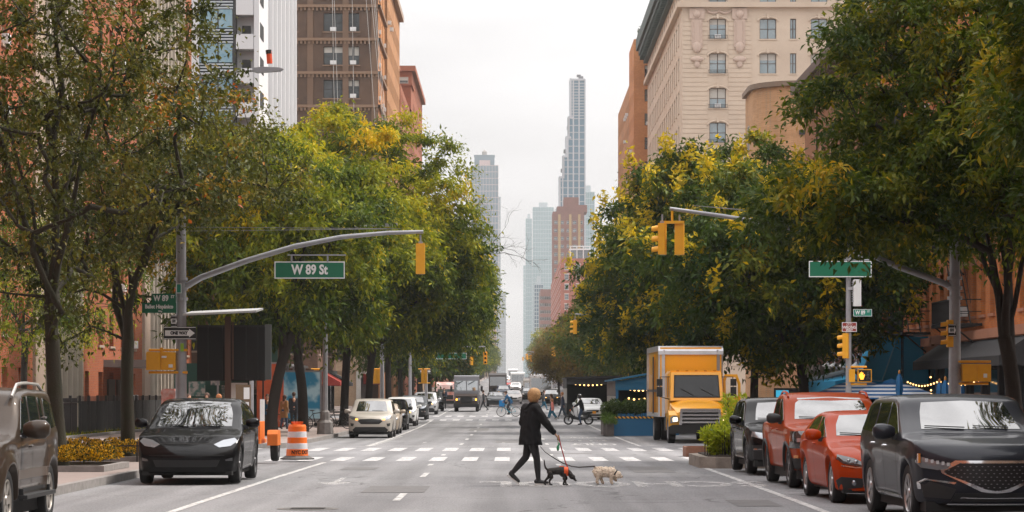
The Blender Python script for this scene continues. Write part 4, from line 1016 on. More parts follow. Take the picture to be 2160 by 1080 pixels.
def build_car(name, label, cat, P, paintm, loc, rz=0, group=None):
    t = thing(name, label, cat, loc, rz, group); c = Car(P); L, W, H = P['L'], P['W'], P['H']
    me = bpy.data.meshes.new('body'); c.bm.to_mesh(me); me.materials.append(paintm); link('body', me, t)
    # wheel-arch liners and floor
    g = MB()
    for yc in (c.yf, c.yr):
        for sx in (-1, 1):
            Ra = P['R']+.05; xs = sx*(W/2-.05)
            pts = [(yc+Ra*math.cos(a), P['R']+Ra*math.sin(a)) for a in [math.pi*i/12 for i in range(13)]]
            v = [(xs, y, z) for y, z in pts]+[(sx*(W/2-.42), y, z) for y, z in pts]
            g.add(v, [(i, i+1, 14+i, 13+i) for i in range(12)]+[tuple(range(13, 26))])
    g.box(-W/2+.12, W/2-.12, -L/2+.25, L/2-.25, .17, P.get('rock', .24)+.03)
    obj('underbody', g, matte, t, fixn=False)
    # glazing
    if 'ws' in P: pobj('windscreen', c.patch(P['ws'], 'f', .005, .09), glass_ws, t)
    if 'rwt' in P: pobj('rear_window', c.patch(P['rwt'], 'r', .005, .09), glass_car, t)
    for poly in P.get('sw', []):
        poly = [(y+.22*max(0, min(1, 1-(y+.6)/.9))*max(0, min(1, (z-lerp_tab(P['belt'], y)+.02)/.3)), z) for y, z in poly]
        for sd in (-1, 1): pobj('side_window', c.patch(poly, 's', .005, .08, sd), glass_car, t)
    for poly, m_ in P.get('side', []):
        for sd in (-1, 1): pobj('side_trim', c.patch(poly, 's', .009, .09, sd, .015), m_, t)
    # door gaps
    gaps = []
    for line_ in P.get('seams', []):
        for sd in (-1, 1):
            for (a, b) in zip(line_[:-1], line_[1:]):
                a, b = Vector(a), Vector(b); n_ = (b-a).orthogonal().normalized()*.006
                gaps.append(c.patch([a-n_, b-n_, b+n_, a+n_], 's', .0025, .1, sd, 0))
    for line_ in P.get('fseams', []):
        for (a, b) in zip(line_[:-1], line_[1:]):
            a, b = Vector(a), Vector(b); n_ = (b-a).orthogonal().normalized()*.006
            gaps.append(c.patch([a-n_, b-n_, b+n_, a+n_], 'f', .0025, .1, 1, 0))
    if gaps: pobj('panel_gap', join_me(gaps), seam, t)
    for sym, nm, poly, m_, o_ in P.get('front', []):
        pobj(nm, c.patch(poly, 'f', o_, .06, 1, .03), m_, t)
        if sym: pobj(nm, c.patch([(-x, z) for x, z in poly], 'f', o_, .06, 1, .03), m_, t)
    for sym, nm, poly, m_, o_ in P.get('rear', []):
        pobj(nm, c.patch(poly, 'r', o_, .08, 1, .03), m_, t)
        if sym: pobj(nm, c.patch([(-x, z) for x, z in poly], 'r', o_, .08, 1, .03), m_, t)
    # door handles and mirrors
    for (y, z) in P.get('handles', []):
        for sd in (-1, 1):
            x = sd*(c.hw(y, z)+.012)
            g = MB(); g.tube([(x-sd*.02, y-.1, z), (x+sd*.012, y-.07, z), (x+sd*.015, y+.06, z), (x-sd*.02, y+.1, z)], [.012, .016, .016, .01], 6); obj('door_handle', g, P.get('handle_mat', paintm), t, smooth=True)
    my, mz = P['mirror']; ms_ = P.get('msz', 1)
    for sd in (-1, 1):
        x = sd*(c.hw(my, mz)); g = MB()
        prof = [(0, .055, .05), (.05, .085, .07), (.13, .10, .085), (.21, .095, .075), (.25, .05, .045)]
        v = []
        for dx, hz, hy in prof:
            for k in range(12):
                a = 2*math.pi*k/12; v.append((x+sd*(.03+dx*ms_), my+math.cos(a)*hy*ms_+dx*.12, mz+.07+math.sin(a)*hz*ms_*(.9 if math.sin(a) < 0 else 1)))
        n = len(prof); g.add(v, [(i*12+k, i*12+(k+1)%12, (i+1)*12+(k+1)%12, (i+1)*12+k) for i in range(n-1) for k in range(12)]+[tuple(range(11, -1, -1)), tuple((n-1)*12+k for k in range(12))])
        mo = obj('wing_mirror', g, P.get('mirror_mat', paintm), t, smooth=60)
        g = MB(); g.cbox(x+sd*.02, my+.01, mz-.0, .1, .06, .07); obj('mirror_stalk', g, plastic, mo)
    # wipers
    if 'ws' in P:
        zw = min(z for x, z in P['ws']); g = MB()
        for x0, x1 in ((-.1, -.62), (.5, .02)):
            q = []
            for k in range(5):
                x = x0+(x1-x0)*k/4; z = zw+.015+.02*k/4
                h = c.bvh.ray_cast(Vector((x, -9, z)), Vector((0, 1, 0)))
                if h[0]: q.append(h[0]+Vector((0, -.02, .012)))
            if len(q) > 1: g.tube(q, .008, 5)
        obj('wiper', g, plastic, t)
    # number plate
    if P.get('plate'):
        z = P['plate']; h = c.bvh.ray_cast(Vector((0, -9, z)), Vector((0, 1, 0)))
        g = MB(); g.box(-.15, .15, h[0].y-.03, h[0].y-.012, z-.075, z+.075); obj('number_plate', g, P.get('plate_mat', plate_w), t)
    if P.get('rails'):
        for sd in (-1, 1):
            g = MB(); y0, y1, z = P['rails']; q = [(sd*(c.hw(y0+(y1-y0)*k/6, c.zt(y0+(y1-y0)*k/6))-.06), y0+(y1-y0)*k/6, c.zt(y0+(y1-y0)*k/6)-.02+(z if 0 < k < 6 else -.02)) for k in range(7)]
            g.tube(q, .022, 6); obj('roof_rail', g, P.get('rail_mat', plastic), t, smooth=True)
    add_wheels(t, c, P.get('wheel', '5'), P.get('rim', rimm), P.get('wd', .225))
    # arch cladding
    if P.get('clad'):
        for yc in (c.yf, c.yr):
            for sd in (-1, 1):
                g = MB(); Ra = P['R']+.075; q = []
                for k in range(17):
                    a = math.pi*(-.06+1.12*k/16); y, z = yc+Ra*math.cos(a), P['R']+Ra*math.sin(a); q.append((sd*(c.hw(y, z)-.002), y, z))
                g.tube(q, .032, 6); obj('arch_cladding', g, P['clad'], t, smooth=True)
    c.bm.free(); return t
def suv(**k):
    P = dict(L=4.6, W=1.88, H=1.68, R=.36, fo=.9, wb=2.72, rock=.27, tumble=.16, nose=.30, tail=.22, bonnet=-.95, smooth=3, flare=.018)
    P.update(k); L, H = P['L'], P['H']; h = L/2; cw = P.get('cowl', -h+1.25); hz = P.get('hz', 1.02); rb = P.get('roofstart', cw+.75); bl = P.get('beltz', 1.03)
    P.setdefault('top', [(-h, hz-P.get('fe', .22)), (-h+.06, hz-P.get('fe', .22)*.5), (-h+.2, hz-.05), (-h+.6, hz+.01), (cw-.05, hz+.06), (cw+.05, hz+.09), (rb, H-.06), (rb+.35, H-.01), (rb+.9, H), (h-1.0, H-.03), (h-.35, H-.1), (h-.05, H-.28), (h, H-.4)])
    P.setdefault('belt', [(-h, hz-.05), (cw-.3, hz+.0), (cw+.3, bl), (h-.9, bl+.06), (h, bl+.1)])
    P.setdefault('plan', [(-h, .90), (-h+.35, .97), (-h+.8, 1), (h-.8, 1), (h-.3, .97), (h, .90)])
    P.setdefault('fz', [(0, .10), (.3, .05), (.5, .0), (.75, .02), (.95, .12), (1.1, .3), (2, .3)])
    P.setdefault('rz', [(0, .05), (.5, .0), (1.0, .04), (1.3, .2), (1.7, .4)])
    zb = bl+.075; zt_ = H-.13
    P.setdefault('ws', [(-.67, hz+.11), (.67, hz+.11), (.61, zt_-.12), (.56, zt_+.005), (0, zt_+.03), (-.56, zt_+.005), (-.61, zt_-.12)])
    def wz(y): return float(np.interp(y, [cw+.05, rb, rb+.35, h-1.0, h-.35], [hz+.09, H-.17, H-.12, H-.14, H-.22]))
    y1, y2, y3, y4 = P.get('wins', (cw+.42, cw+1.25, cw+2.12, h-.42))
    def win(a, b, lead=0., trail=0.):
        n = 5; top_ = [(a+(b-a)*k/n, wz(a+(b-a)*k/n)) for k in range(n+1)]
        return [(a-lead, zb+.02*0), (b+trail, zb+.03)]+list(reversed(top_))
    P.setdefault('sw', [win(y1+.12, y2-.05, lead=.28), win(y2+.05, y3-.05), win(y3+.06, y4-.25, trail=.22)])
    P.setdefault('seams', [[(y1-.16, bl+.02), (y1-.10, .75), (y1-.06, P['rock']+.08)], [(y2, bl+.05), (y2, P['rock']+.08)], [(y3, bl+.05), (y3, .8), (y3-.28, P['rock']+.1)], [(y1-.06, P['rock']+.08), (y3-.28, P['rock']+.09)]])
    P.setdefault('handles', [(y2-.16, bl-.09), (y3-.14, bl-.07)])
    P.setdefault('mirror', (cw+.42, bl+.03))
    P.setdefault('rear', [(True, 'tail_lamp', [(.55, bl-.2), (.84, bl-.15), (.84, bl+.1), (.6, bl+.05)], red_lens, .012)])
    P.setdefault('rwt', [(-.62, bl+.12), (.62, bl+.12), (.5, H-.2), (-.5, H-.2)])
    return P
def ring(poly, t):
    """outline band polygon pieces as quads list"""
    n = len(poly); c = Vector((sum(p[0] for p in poly)/n, sum(p[1] for p in poly)/n))
    return poly
def grow(poly, k, kz=None):
    n = len(poly); cx = sum(p[0] for p in poly)/n; cz = sum(p[1] for p in poly)/n; kz = k if kz is None else kz
    return [(p[0]+math.copysign(k, p[0]-cx)*min(1, abs(p[0]-cx)*8), p[1]+math.copysign(kz, p[1]-cz)*min(1, abs(p[1]-cz)*12)) for p in poly]
# ---------------------------------------------------------------- each vehicle
def bars(poly_fn, n): return [poly_fn(i) for i in range(n)]
# --- dark grey crossover, near right
gp = [(-.33, .92), (.33, .92), (.60, .74), (.60, .70), (.12, .50), (0, .47), (-.12, .50), (-.60, .70), (-.60, .74)]
gp = [(-.46, .80), (.46, .80), (.64, .70), (.62, .66), (.14, .47), (0, .445), (-.14, .47), (-.62, .66), (-.64, .70)]
P = suv(L=4.98, W=1.97, H=1.70, wb=2.82, fo=.98, R=.385, hz=1.11, cowl=-1.12, roofstart=-.35, beltz=1.08, nose=.42, flare=.02, crease=.012, fe=.14, fz=[(0, .10), (.3, .04), (.5, 0), (.85, .02), (1.0, .10), (1.15, .3), (2, .3)],
    handle_mat=chrome, wheel='7', msz=1.15,
    front=[(False, 'grille_surround', grow(gp, .05, .035), chrome, .010), (False, 'grille', gp, gril, .016),
        (True, 'headlight', [(.56, .79), (.70, .81), (.93, .89), (.95, .81), (.90, .74), (.72, .71), (.60, .73)], lamp_glass, .012),
        (True, 'lower_vent', [(.50, .47), (.80, .56), (.90, .52), (.86, .36), (.56, .34)], plastic, .010),
        (True, 'fog_trim', [(.50, .555), (.86, .60), (.93, .55), (.92, .46), (.89, .46), (.90, .54), (.84, .575), (.52, .53)], chrome, .014),
        (False, 'lower_grille', [(-.5, .42), (.5, .42), (.56, .31), (-.56, .31)], gril, .010), (False, 'bumper_trim', [(-.62, .275), (.62, .275), (.62, .25), (-.62, .25)], chrome, .016)],
    )
P['side'] = [([(-1.35, .30), (1.1, .30), (1.1, .335), (-1.35, .335)], chrome)]
m_grey = carpaint('graphite_paint', (.022,.024,.032), .5, .28)
def head_detail(t, y, xs, z, m=chrome, s=1):
    pass
crossover1 = build_car('parked_crossover', 'dark grey crossover with large pentagonal mesh grille, nearest of the right hand parked row', 'car', P, m_grey, (6.14, 35.4, 0), R(2.2), 'cars parked along the right side')
# fine mesh in the grille and LED cells in the headlights
def grille_dots(t, y, poly, m, sx=.075, sz=.045, r=.011, x0=None, name='grille_mesh', yfun=None):
    g = MB(); xs = [p[0] for p in poly]; zs = [p[1] for p in poly]; j = 0; z = min(zs)+.02
    def inside(qx, qy):
        c = False; k = len(poly)-1
        for i in range(len(poly)):
            if (poly[i][1] > qy) != (poly[k][1] > qy) and qx < (poly[k][0]-poly[i][0])*(qy-poly[i][1])/(poly[k][1]-poly[i][1])+poly[i][0]: c = not c
            k = i
        return c
    while z < max(zs):
        x = min(xs)+(sx/2 if j % 2 else 0)
        while x < max(xs):
            if inside(x, z): 
                yy = yfun(x, z); g.add([(x-sx*.22, yy, z), (x, yy-.008, z+sz*.16), (x+sx*.22, yy, z), (x, yy-.008, z-sz*.16)], [(0,1,3), (1,2,3), (0,3,1), (1,3,2)][:2])
            x += sx
        z += sz/1.0; j += 1
    obj(name, g, m, t, fixn=False)
def yprobe(t, off=.03):
    bms = [o for o in t.children if o.name.split('.')[0] in ('body', 'grille', 'headlight')]
    trees = []
    for o in bms:
        b = bmesh.new(); b.from_mesh(o.data); trees.append(BVHTree.FromBMesh(b)); b.free()
    def f(x, z):
        best = 9
        for tr in trees:
            h = tr.ray_cast(Vector((x, -9, z)), Vector((0, 1, 0)))
            if h[0] is not None: best = min(best, h[0].y)
        return best-off if best < 9 else -2.4
    return f
yf = yprobe(crossover1, .004); grille_dots(crossover1, 0, grow(gp, -.03, -.02), mat('dull_chrome', (.3,.3,.32), .35, .8), yfun=yf)
for sx in (-1, 1):
    for k in range(5):
        g = MB(); x = sx*(.60+.062*k); z = .787+.012*k; yy = yf(x, z); g.cbox(x, yy, z, .038, .02, .045); obj('headlight_cell', g, mat('led_cell', (.8,.82,.85), .1, .7), crossover1)
    g = MB(); x = sx*.93; yy = yf(x*.99, .85); g.cbox(x, yy+.02, .86, .03, .09, .12); obj('side_marker', g, amber, crossover1)
# --- orange-red sports saloon
P = suv(L=4.68, W=1.81, H=1.43, wb=2.80, fo=.86, R=.34, hz=.90, cowl=-.95, roofstart=-.12, beltz=.93, nose=.42, rock=.2, tumble=.2, crease=.015, flare=.025, wheel='5d', rim=rimm)
h = P['L']/2
P['top'] = [(-h, .62), (-h+.08, .70), (-h+.3, .78), (-h+.8, .88), (-1.0, .96), (-.9, .99), (-.12, 1.37), (.2, 1.42), (.7, 1.43), (1.1, 1.38), (1.75, 1.12), (2.0, 1.07), (h-.08, 1.04), (h, .95)]
P['belt'] = [(-h, .66), (-h+.7, .84), (-.9, .92), (1.2, .99), (h, 1.0)]
P['ws'] = [(-.68, 1.03), (.68, 1.03), (.63, 1.2), (.54, 1.345), (0, 1.365), (-.54, 1.345), (-.63, 1.2)]
P['sw'] = [[(-.78, 1.0), (.22, 1.02), (.22, 1.325), (.0, 1.32), (-.22, 1.24)], [(.32, 1.02), (1.28, 1.07), (1.0, 1.27), (.7, 1.325), (.32, 1.335)]]
P['rwt'] = [(-.55, 1.16), (.55, 1.16), (.5, 1.34), (-.5, 1.34)]
P['seams'] = [[(-.85, .95), (-.82, .5), (-.74, .27)], [(.27, 1.0), (.27, .27)], [(1.3, 1.02), (1.2, .7), (.98, .55), (.93, .27)]]
P['handles'] = [(.1, .90), (1.08, .93)]; P['mirror'] = (-.52, .97)
P['rear'] = [(True, 'tail_lamp', [(.5, .8), (.84, .85), (.84, .98), (.5, .92)], red_lens, .012)]
P['front'] = [(False, 'grille', [(-.30, .70), (.30, .70), (.17, .52), (.40, .24), (-.40, .24), (-.17, .52)], gril, .010),
    (True, 'headlight', [(.42, .60), (.62, .70), (.84, .755), (.86, .69), (.78, .62), (.55, .575)], lamp_dark, .012),
    (True, 'fog_recess', [(.48, .40), (.80, .42), (.86, .36), (.82, .22), (.50, .26)], plastic, .008),
    (True, 'running_lamp', [(.44, .585), (.60, .57), (.80, .60), (.80, .585), (.60, .552), (.44, .57)], chrome, .012)]
m_or = mat('orange_red_paint', (.42,.042,.001), .45, 0, .05, coat=.35)
P['side'] = []
saloon1 = build_car('parked_saloon', 'glossy orange red sports saloon between the grey crossover and the orange pickup', 'car', P, m_or, (5.82, 41.4, 0), R(1.6), 'cars parked along the right side')
yf = yprobe(saloon1, .002)
for sx in (-1, 1):
    for x, z, r_ in ((.60, .645, .038), (.70, .665, .032)): obj('lamp_lens', MB().ball((sx*x, yf(sx*x, z), z), r_, 8, (1, .5, 1)), lamp_glass, saloon1, smooth=True)
    obj('fog_lamp', MB().ball((sx*.62, yf(sx*.62, .33), .33), .045, 8, (1, .5, 1)), lamp_glass, saloon1, smooth=True)
# --- orange-red pickup
P = suv(L=5.07, W=1.85, H=1.73, wb=3.07, fo=.86, R=.37, hz=1.10, cowl=-1.22, roofstart=-.62, beltz=1.13, nose=.22, rock=.32, tumble=.12, wheel='5', rim=rimd, clad=plastic, crease=.01, mirror_mat=plastic, flare=.025)
h = P['L']/2
P['top'] = [(-h, .95), (-h+.06, 1.05), (-h+.2, 1.10), (-1.25, 1.16), (-1.15, 1.19), (-.62, 1.62), (-.3, 1.70), (.2, 1.73), (.62, 1.70), (.74, 1.5), (.80, 1.2), (.84, 1.18), (h-.03, 1.18), (h, 1.12)]
P['belt'] = [(-h, 1.04), (-1.1, 1.12), (.8, 1.15), (h, 1.17)]
P['fz'] = [(0, .12), (.45, .04), (.6, .0), (.95, .0), (1.1, .05), (2, .2)]
P['ws'] = [(-.70, 1.23), (.70, 1.23), (.64, 1.5), (.58, 1.615), (0, 1.635), (-.58, 1.615), (-.64, 1.5)]
P['sw'] = [[(-.98, 1.19), (-.24, 1.19), (-.24, 1.6), (-.42, 1.6), (-.6, 1.52)], [(-.14, 1.19), (.56, 1.19), (.5, 1.59), (-.14, 1.6)]]
P['seams'] = [[(-1.12, 1.14), (-1.08, .42)], [(-.19, 1.17), (-.19, .42)], [(.62, 1.17), (.62, .8), (.45, .42)], [(.84, 1.1), (.84, .45)]]
P['handles'] = [(-.34, 1.04), (.46, 1.04)]; P['mirror'] = (-.72, 1.17); P['rails'] = (-.4, .6, .03); P['rail_mat'] = m_or
P['rear'] = [(True, 'tail_lamp', [(.72, .7), (.9, .7), (.9, 1.1), (.72, 1.1)], red_lens, .012)]; del P['rwt']
P['front'] = [(False, 'grille', [(-.60, .98), (.60, .98), (.60, .74), (-.60, .74)], gril, .010), (True, 'headlight', [(.58, 1.02), (.90, 1.02), (.92, .72), (.58, .72)], lamp_dark, .014),
    (False, 'bumper', [(-.88, .55), (.88, .55), (.84, .3), (-.84, .3)], plastic, .014), (True, 'reflector', [(.80, .60), (.86, .60), (.86, .54), (.80, .54)], amber, .016)]
m_or2 = mat('copper_orange_paint', (.34,.042,.001), .45, 0, .05, coat=.35)
pickup1 = build_car('parked_pickup', 'copper orange pickup truck with black mirrors and roof rails, behind the orange saloon', 'pickup truck', P, m_or2, (5.87, 48.0, 0), R(1.3), 'cars parked along the right side')
yf = yprobe(pickup1, .006)
for sx in (-1, 1):
    g = MB(); g.cbox(sx*.80, yf(sx*.8, .87), .87, .09, .03, .07); obj('headlight_cell', g, mat('led_cell', (.8,.82,.85), .1, .7), pickup1)
# --- black crossover, farthest of the near right row
P = suv(L=4.59, W=1.90, H=1.62, wb=2.71, fo=.92, R=.37, hz=1.02, cowl=-1.0, nose=.34, wheel='10', rim=rimd, flare=.02,
    front=[(False, 'grille', [(-.40, .84), (.40, .84), (.42, .58), (-.42, .58)], gril, .010), (True, 'headlight', [(.44, .78), (.60, .86), (.86, .90), (.88, .80), (.60, .72), (.46, .72)], lamp_glass, .012),
        (True, 'lower_vent', [(.50, .62), (.86, .62), (.84, .32), (.54, .32)], plastic, .010), (True, 'chrome_strip', [(.56, .545), (.84, .55), (.84, .52), (.56, .515)], chrome, .016), (False, 'lower_grille', [(-.5, .45), (.5, .45), (.5, .28), (-.5, .28)], gril, .010)])
m_blk = mat('black_car_paint', (.002,.002,.003), .5, 0, .05, coat=.5)
P['side'] = [([(-1.2, .33), (1.0, .33), (1.0, .36), (-1.2, .36)], chrome)]
crossover2 = build_car('parked_crossover', 'black crossover with slim headlights beside the planted island, last of the near right row', 'car', P, m_blk, (5.87, 55.6, 0), R(1.2), 'cars parked along the right side')
# sliver of a car right at the lower right edge
P = suv(L=4.4, W=1.8, H=1.5, hz=.95)
build_car('parked_hatchback', 'maroon car cut off by the lower right edge of the photo', 'car', P, carpaint('maroon_paint', (.12,.02,.02), .2, .3), (5.86, 22.5, 0), 0, 'cars parked along the right side')
# --- black electric crossover, near left
P = suv(L=4.75, W=1.92, H=1.62, wb=2.89, fo=.86, R=.36, hz=.96, cowl=-1.15, roofstart=-.1, beltz=1.02, nose=.40, rock=.21, tumble=.20, wheel='5', rim=rimd, flare=.02)
h = P['L']/2
P['top'] = [(-h, .60), (-h+.05, .70), (-h+.16, .77), (-h+.5, .90), (-1.25, 1.02), (-1.12, 1.05), (-.2, 1.50), (.1, 1.58), (.5, 1.62), (1.0, 1.60), (1.6, 1.45), (2.1, 1.22), (h-.05, 1.12), (h, 1.0)]
P['belt'] = [(-h, .66), (-h+.6, .90), (-1.1, 1.0), (.8, 1.06), (h, 1.1)]
P['fz'] = [(0, .10), (.3, .04), (.5, .0), (.65, .03), (.8, .12), (1.1, .3), (2, .3)]
P['ws'] = [(-.72, 1.07), (.72, 1.07), (.68, 1.3), (.60, 1.52), (0, 1.56), (-.60, 1.52), (-.68, 1.3)]
P['sw'] = [[(-.95, 1.09), (.1, 1.10), (.1, 1.50), (-.1, 1.48), (-.42, 1.33)], [(.2, 1.10), (1.05, 1.13), (1.02, 1.42), (.6, 1.51), (.2, 1.51)], [(1.12, 1.13), (1.62, 1.17), (1.12, 1.39)]]
P['seams'] = [[(-.95, 1.04), (-.92, .6), (-.85, .3)], [(.15, 1.06), (.15, .3)], [(1.1, 1.1), (1.05, .8), (.82, .6), (.78, .3)]]
P['handles'] = [(.0, .96), (.95, .98)]; P['mirror'] = (-.60, 1.06)
P['front'] = [(True, 'headlight', [(.50, .74), (.66, .82), (.86, .86), (.92, .80), (.80, .71), (.60, .685)], lamp_glass, .012), (False, 'lower_grille', [(-.62, .46), (.62, .46), (.56, .33), (-.56, .33)], gril, .010),
    (True, 'fog_lamp', [(.72, .47), (.84, .50), (.84, .44), (.72, .44)], lamp_dark, .012), (False, 'bumper_crease', [(-.70, .55), (.70, .55), (.70, .535), (-.70, .535)], seam, .004)]
P['fseams'] = [[(-.60, .86), (-.50, .76), (.50, .76), (.60, .86)]]
electric1 = build_car('parked_electric_car', 'shiny black electric car with no grille, parked at the left kerb', 'car', P, m_blk, (-6.07, 50.0, 0), R(0), 'cars parked along the left side')
# --- brown grey off-roader cut by the left edge
P = suv(L=4.75, W=1.86, H=1.80, wb=2.85, fo=.85, R=.385, hz=1.12, cowl=-1.05, roofstart=-.55, beltz=1.14, nose=.2, tail=.1, rock=.36, tumble=.12, wheel='6', rim=mat('pale_alloy', (.38,.35,.32), .35, .6), wd=.25, rails=(-.5, 1.7, .07), rail_mat=mat('silver_rail', (.5,.49,.47), .35, .5), flare=.05, msz=1.3, smooth=2)
h = P['L']/2
P['top'] = [(-h, 1.0), (-h+.1, 1.1), (-1.1, 1.2), (-1.0, 1.24), (-.5, 1.70), (-.2, 1.76), (.4, 1.79), (h-.5, 1.76), (h-.25, 1.68), (h-.12, 1.3), (h, 1.1)]
P['sw'] = [[(-.72, 1.20), (-.05, 1.20), (-.05, 1.66), (-.35, 1.66), (-.5, 1.6)], [(.07, 1.20), (.72, 1.20), (.72, 1.66), (.07, 1.67)], [(.84, 1.21), (1.0, 1.21), (1.0, 1.63), (.84, 1.65)], [(1.12, 1.22), (1.98, 1.26), (1.85, 1.55), (1.2, 1.64)]]
P['side'] = [([(-.95, .62), (1.0, .62), (1.0, .74), (-.95, .74)], mat('brown_cladding', (.11,.085,.07), .4, .2)), ([(-1.0, .46), (1.0, .46), (1.0, .50), (-1.0, .50)], plastic), ([(-.72, 1.14), (.72, 1.14), (.72, 1.17), (-.72, 1.17)], rimm)]
P['handles'] = [(-.18, 1.03), (1.06, 1.38)]; P['seams'] = [[(-.75, 1.15), (-.75, .5)], [(.01, 1.16), (.01, .5)], [(1.05, 1.2), (1.05, .95), (.9, .75), (.88, .5)]]
m_brn = carpaint('taupe_paint', (.045,.031,.022), .3, .3)
path = build_car('parked_off_roader', 'taupe off-roader with roof rails and step bar, cut by the left edge', 'car', P, m_brn, (-7.1, 33.0, 0), R(0), 'cars parked along the left side')
g = MB()
for sd in (-1, 1): g.cbox(sd*.95, 0.05, .40, .18, 2.0, .05); g.box(sd*.95-.03, sd*.95+.03, -.9, -.84, .36, .5); g.box(sd*.95-.03, sd*.95+.03, .9, .96, .36, .5)
obj('step_bar', g, plastic, path)
for o in path.children:
    if o.name.startswith('wing_mirror'): o.data.materials[0] = m_brn
# --- silver beige crossover, first of the far left row
def escape(label, paintm, X, Y, lit=False, group='cars parked along the left side', **k):
    fr = [(False, 'grille', [(-.44, .80), (0, .82), (.44, .80), (.52, .72), (.38, .60), (-.38, .60), (-.52, .72)], gril, .012), (True, 'headlight', [(.50, .80), (.66, .90), (.88, .95), (.90, .86), (.76, .79), (.56, .76)], lamp_glass, .012),
        (False, 'bumper_grille', [(-.62, .48), (.62, .48), (.75, .36), (.70, .28), (-.70, .28), (-.75, .36)], plastic, .012), (True, 'fog_vent', [(.68, .62), (.84, .64), (.82, .52), (.72, .50)], plastic, .010)]
    if lit: fr.append((True, 'indicator', [(.52, .82), (.62, .82), (.62, .765), (.52, .765)], amber_on, .02))
    P = suv(L=4.6, W=1.88, H=1.68, nose=.34, front=fr, plate=.42 if not lit else None, **k)
    return build_car('parked_crossover', label, 'car', P, paintm, (X, Y, gz(Y)), 0, group)
m_sil = carpaint('silver_beige_paint', (.50,.46,.41), .4, .3)
esc = escape('silver beige crossover with amber lamps lit, first of the row beyond the left crossing', m_sil, -5.98, 110.5, True)
P_sed = suv(L=4.7, W=1.84, H=1.45, hz=.92, cowl=-1.0, roofstart=-.15, beltz=.95, nose=.38, rock=.2, tumble=.19, wb=2.8, R=.33)
h = 2.35
P_sed['top'] = [(-h, .64), (-h+.08, .74), (-h+.4, .84), (-1.05, .98), (-.95, 1.01), (-.15, 1.39), (.2, 1.44), (.8, 1.45), (1.2, 1.38), (1.75, 1.12), (h-.1, 1.05), (h, .95)]
P_sed['belt'] = [(-h, .68), (-h+.7, .86), (-.9, .94), (1.2, 1.0), (h, 1.0)]
P_sed['ws'] = [(-.68, 1.05), (.68, 1.05), (.63, 1.22), (.54, 1.36), (0, 1.38), (-.54, 1.36), (-.63, 1.22)]
P_sed['sw'] = [[(-.78, 1.02), (.22, 1.04), (.22, 1.34), (.0, 1.34), (-.22, 1.26)], [(.32, 1.04), (1.28, 1.09), (1.0, 1.29), (.7, 1.345), (.32, 1.35)]]
P_sed['rwt'] = [(-.55, 1.18), (.55, 1.18), (.5, 1.36), (-.5, 1.36)]
P_sed['seams'] = [[(-.85, .97), (-.82, .5), (-.74, .27)], [(.27, 1.0), (.27, .27)], [(1.3, 1.02), (1.2, .7), (.93, .27)]]; P_sed['handles'] = [(.1, .90), (1.08, .93)]; P_sed['mirror'] = (-.52, .98)
P_sed['front'] = [(False, 'grille', [(-.42, .66), (.42, .66), (.36, .5), (-.36, .5)], gril, .010), (True, 'headlight', [(.46, .64), (.62, .72), (.84, .76), (.86, .68), (.58, .60)], lamp_glass, .012), (False, 'lower_grille', [(-.66, .38), (.66, .38), (.6, .26), (-.6, .26)], plastic, .010)]
P_sed['rear'] = [(True, 'tail_lamp', [(.5, .8), (.84, .85), (.84, .98), (.5, .92)], red_lens, .012)]; P_sed['side'] = []
sedan = build_car('parked_saloon', 'champagne saloon tucked between the silver beige crossover and the black one', 'car', dict(P_sed), carpaint('champagne_paint', (.40,.33,.26), .4, .3), (-6.15, 121.0, gz(121)), 0, 'cars parked along the left side')
def recolor(src, label, m, X, Y, rz=0, group=None, name=None, cat='car'):
    c = copy_tree(src); c['label'] = label; c.location = (X, Y, gz(Y)); c.rotation_euler = (0, 0, rz)
    if group: c['group'] = group
    base = src_paint[src.name]
    for o in [c]+[q for q in c.children]:
        if o.type == 'MESH' and o.data.materials and o.data.materials[0] == base:
            o.data = o.data.copy(); o.data.materials[0] = m
    if name: c.name = name
    c['category'] = cat
    return c
src_paint = {esc.name: m_sil, sedan.name: MATS['champagne_paint'], crossover2.name: m_blk}
m_wht = carpaint('white_car_paint', (.72,.72,.71), .0, .3); m_dg = carpaint('dark_slate_paint', (.04,.045,.05), .4, .3); m_sv = carpaint('silver_paint', (.45,.45,.46), .6, .3); m_blu = carpaint('navy_paint', (.02,.035,.07), .4, .3); m_redc = carpaint('red_car_paint', (.35,.02,.015), .1, .3)
GL = 'cars parked along the left side'
recolor(crossover2, 'black crossover in the left row right behind the champagne saloon', m_blk, -6.35, 134, 0, GL)
recolor(esc, 'white and brown crossover third in view along the far left row', m_wht, -6.4, 149, 0, GL)
recolor(crossover2, 'dark slate off-roader with wide grille in the middle of the far left row', m_dg, -6.5, 171, 0, GL, 'parked_crossover')
recolor(esc, 'silver crossover behind the dark slate off-roader in the left row', m_sv, -6.45, 192, 0, GL)
recolor(crossover2, 'black crossover at the far end of the left row beside the brown van', m_blk, -6.5, 210, 0, GL)
GT = 'cars driving up the avenue'
recolor(sedan, 'black and white saloon in the lane just right of the brown delivery van', m_dg, px(1046, 252), 252, 0, GT, 'driving_saloon')
recolor(sedan, 'white saloon in the avenue behind the cyclist', m_wht, px(1083, 275), 275, 0, GT, 'driving_saloon')
recolor(esc, 'dark blue sport utility in the lane above the black and white saloon', m_blu, px(1062, 330), 330, 0, GT, 'driving_crossover')
recolor(sedan, 'white sedan small in the middle of the far avenue', m_wht, px(1088, 420), 420, 0, GT, 'driving_saloon')
recolor(sedan, 'red car small in the far avenue beside the white truck', m_redc, px(1075, 470), 470, 0, GT, 'driving_saloon')
recolor(esc, 'silver crossover far off left of the avenue centre', m_sv, px(1050, 520), 520, 0, GT, 'driving_crossover')
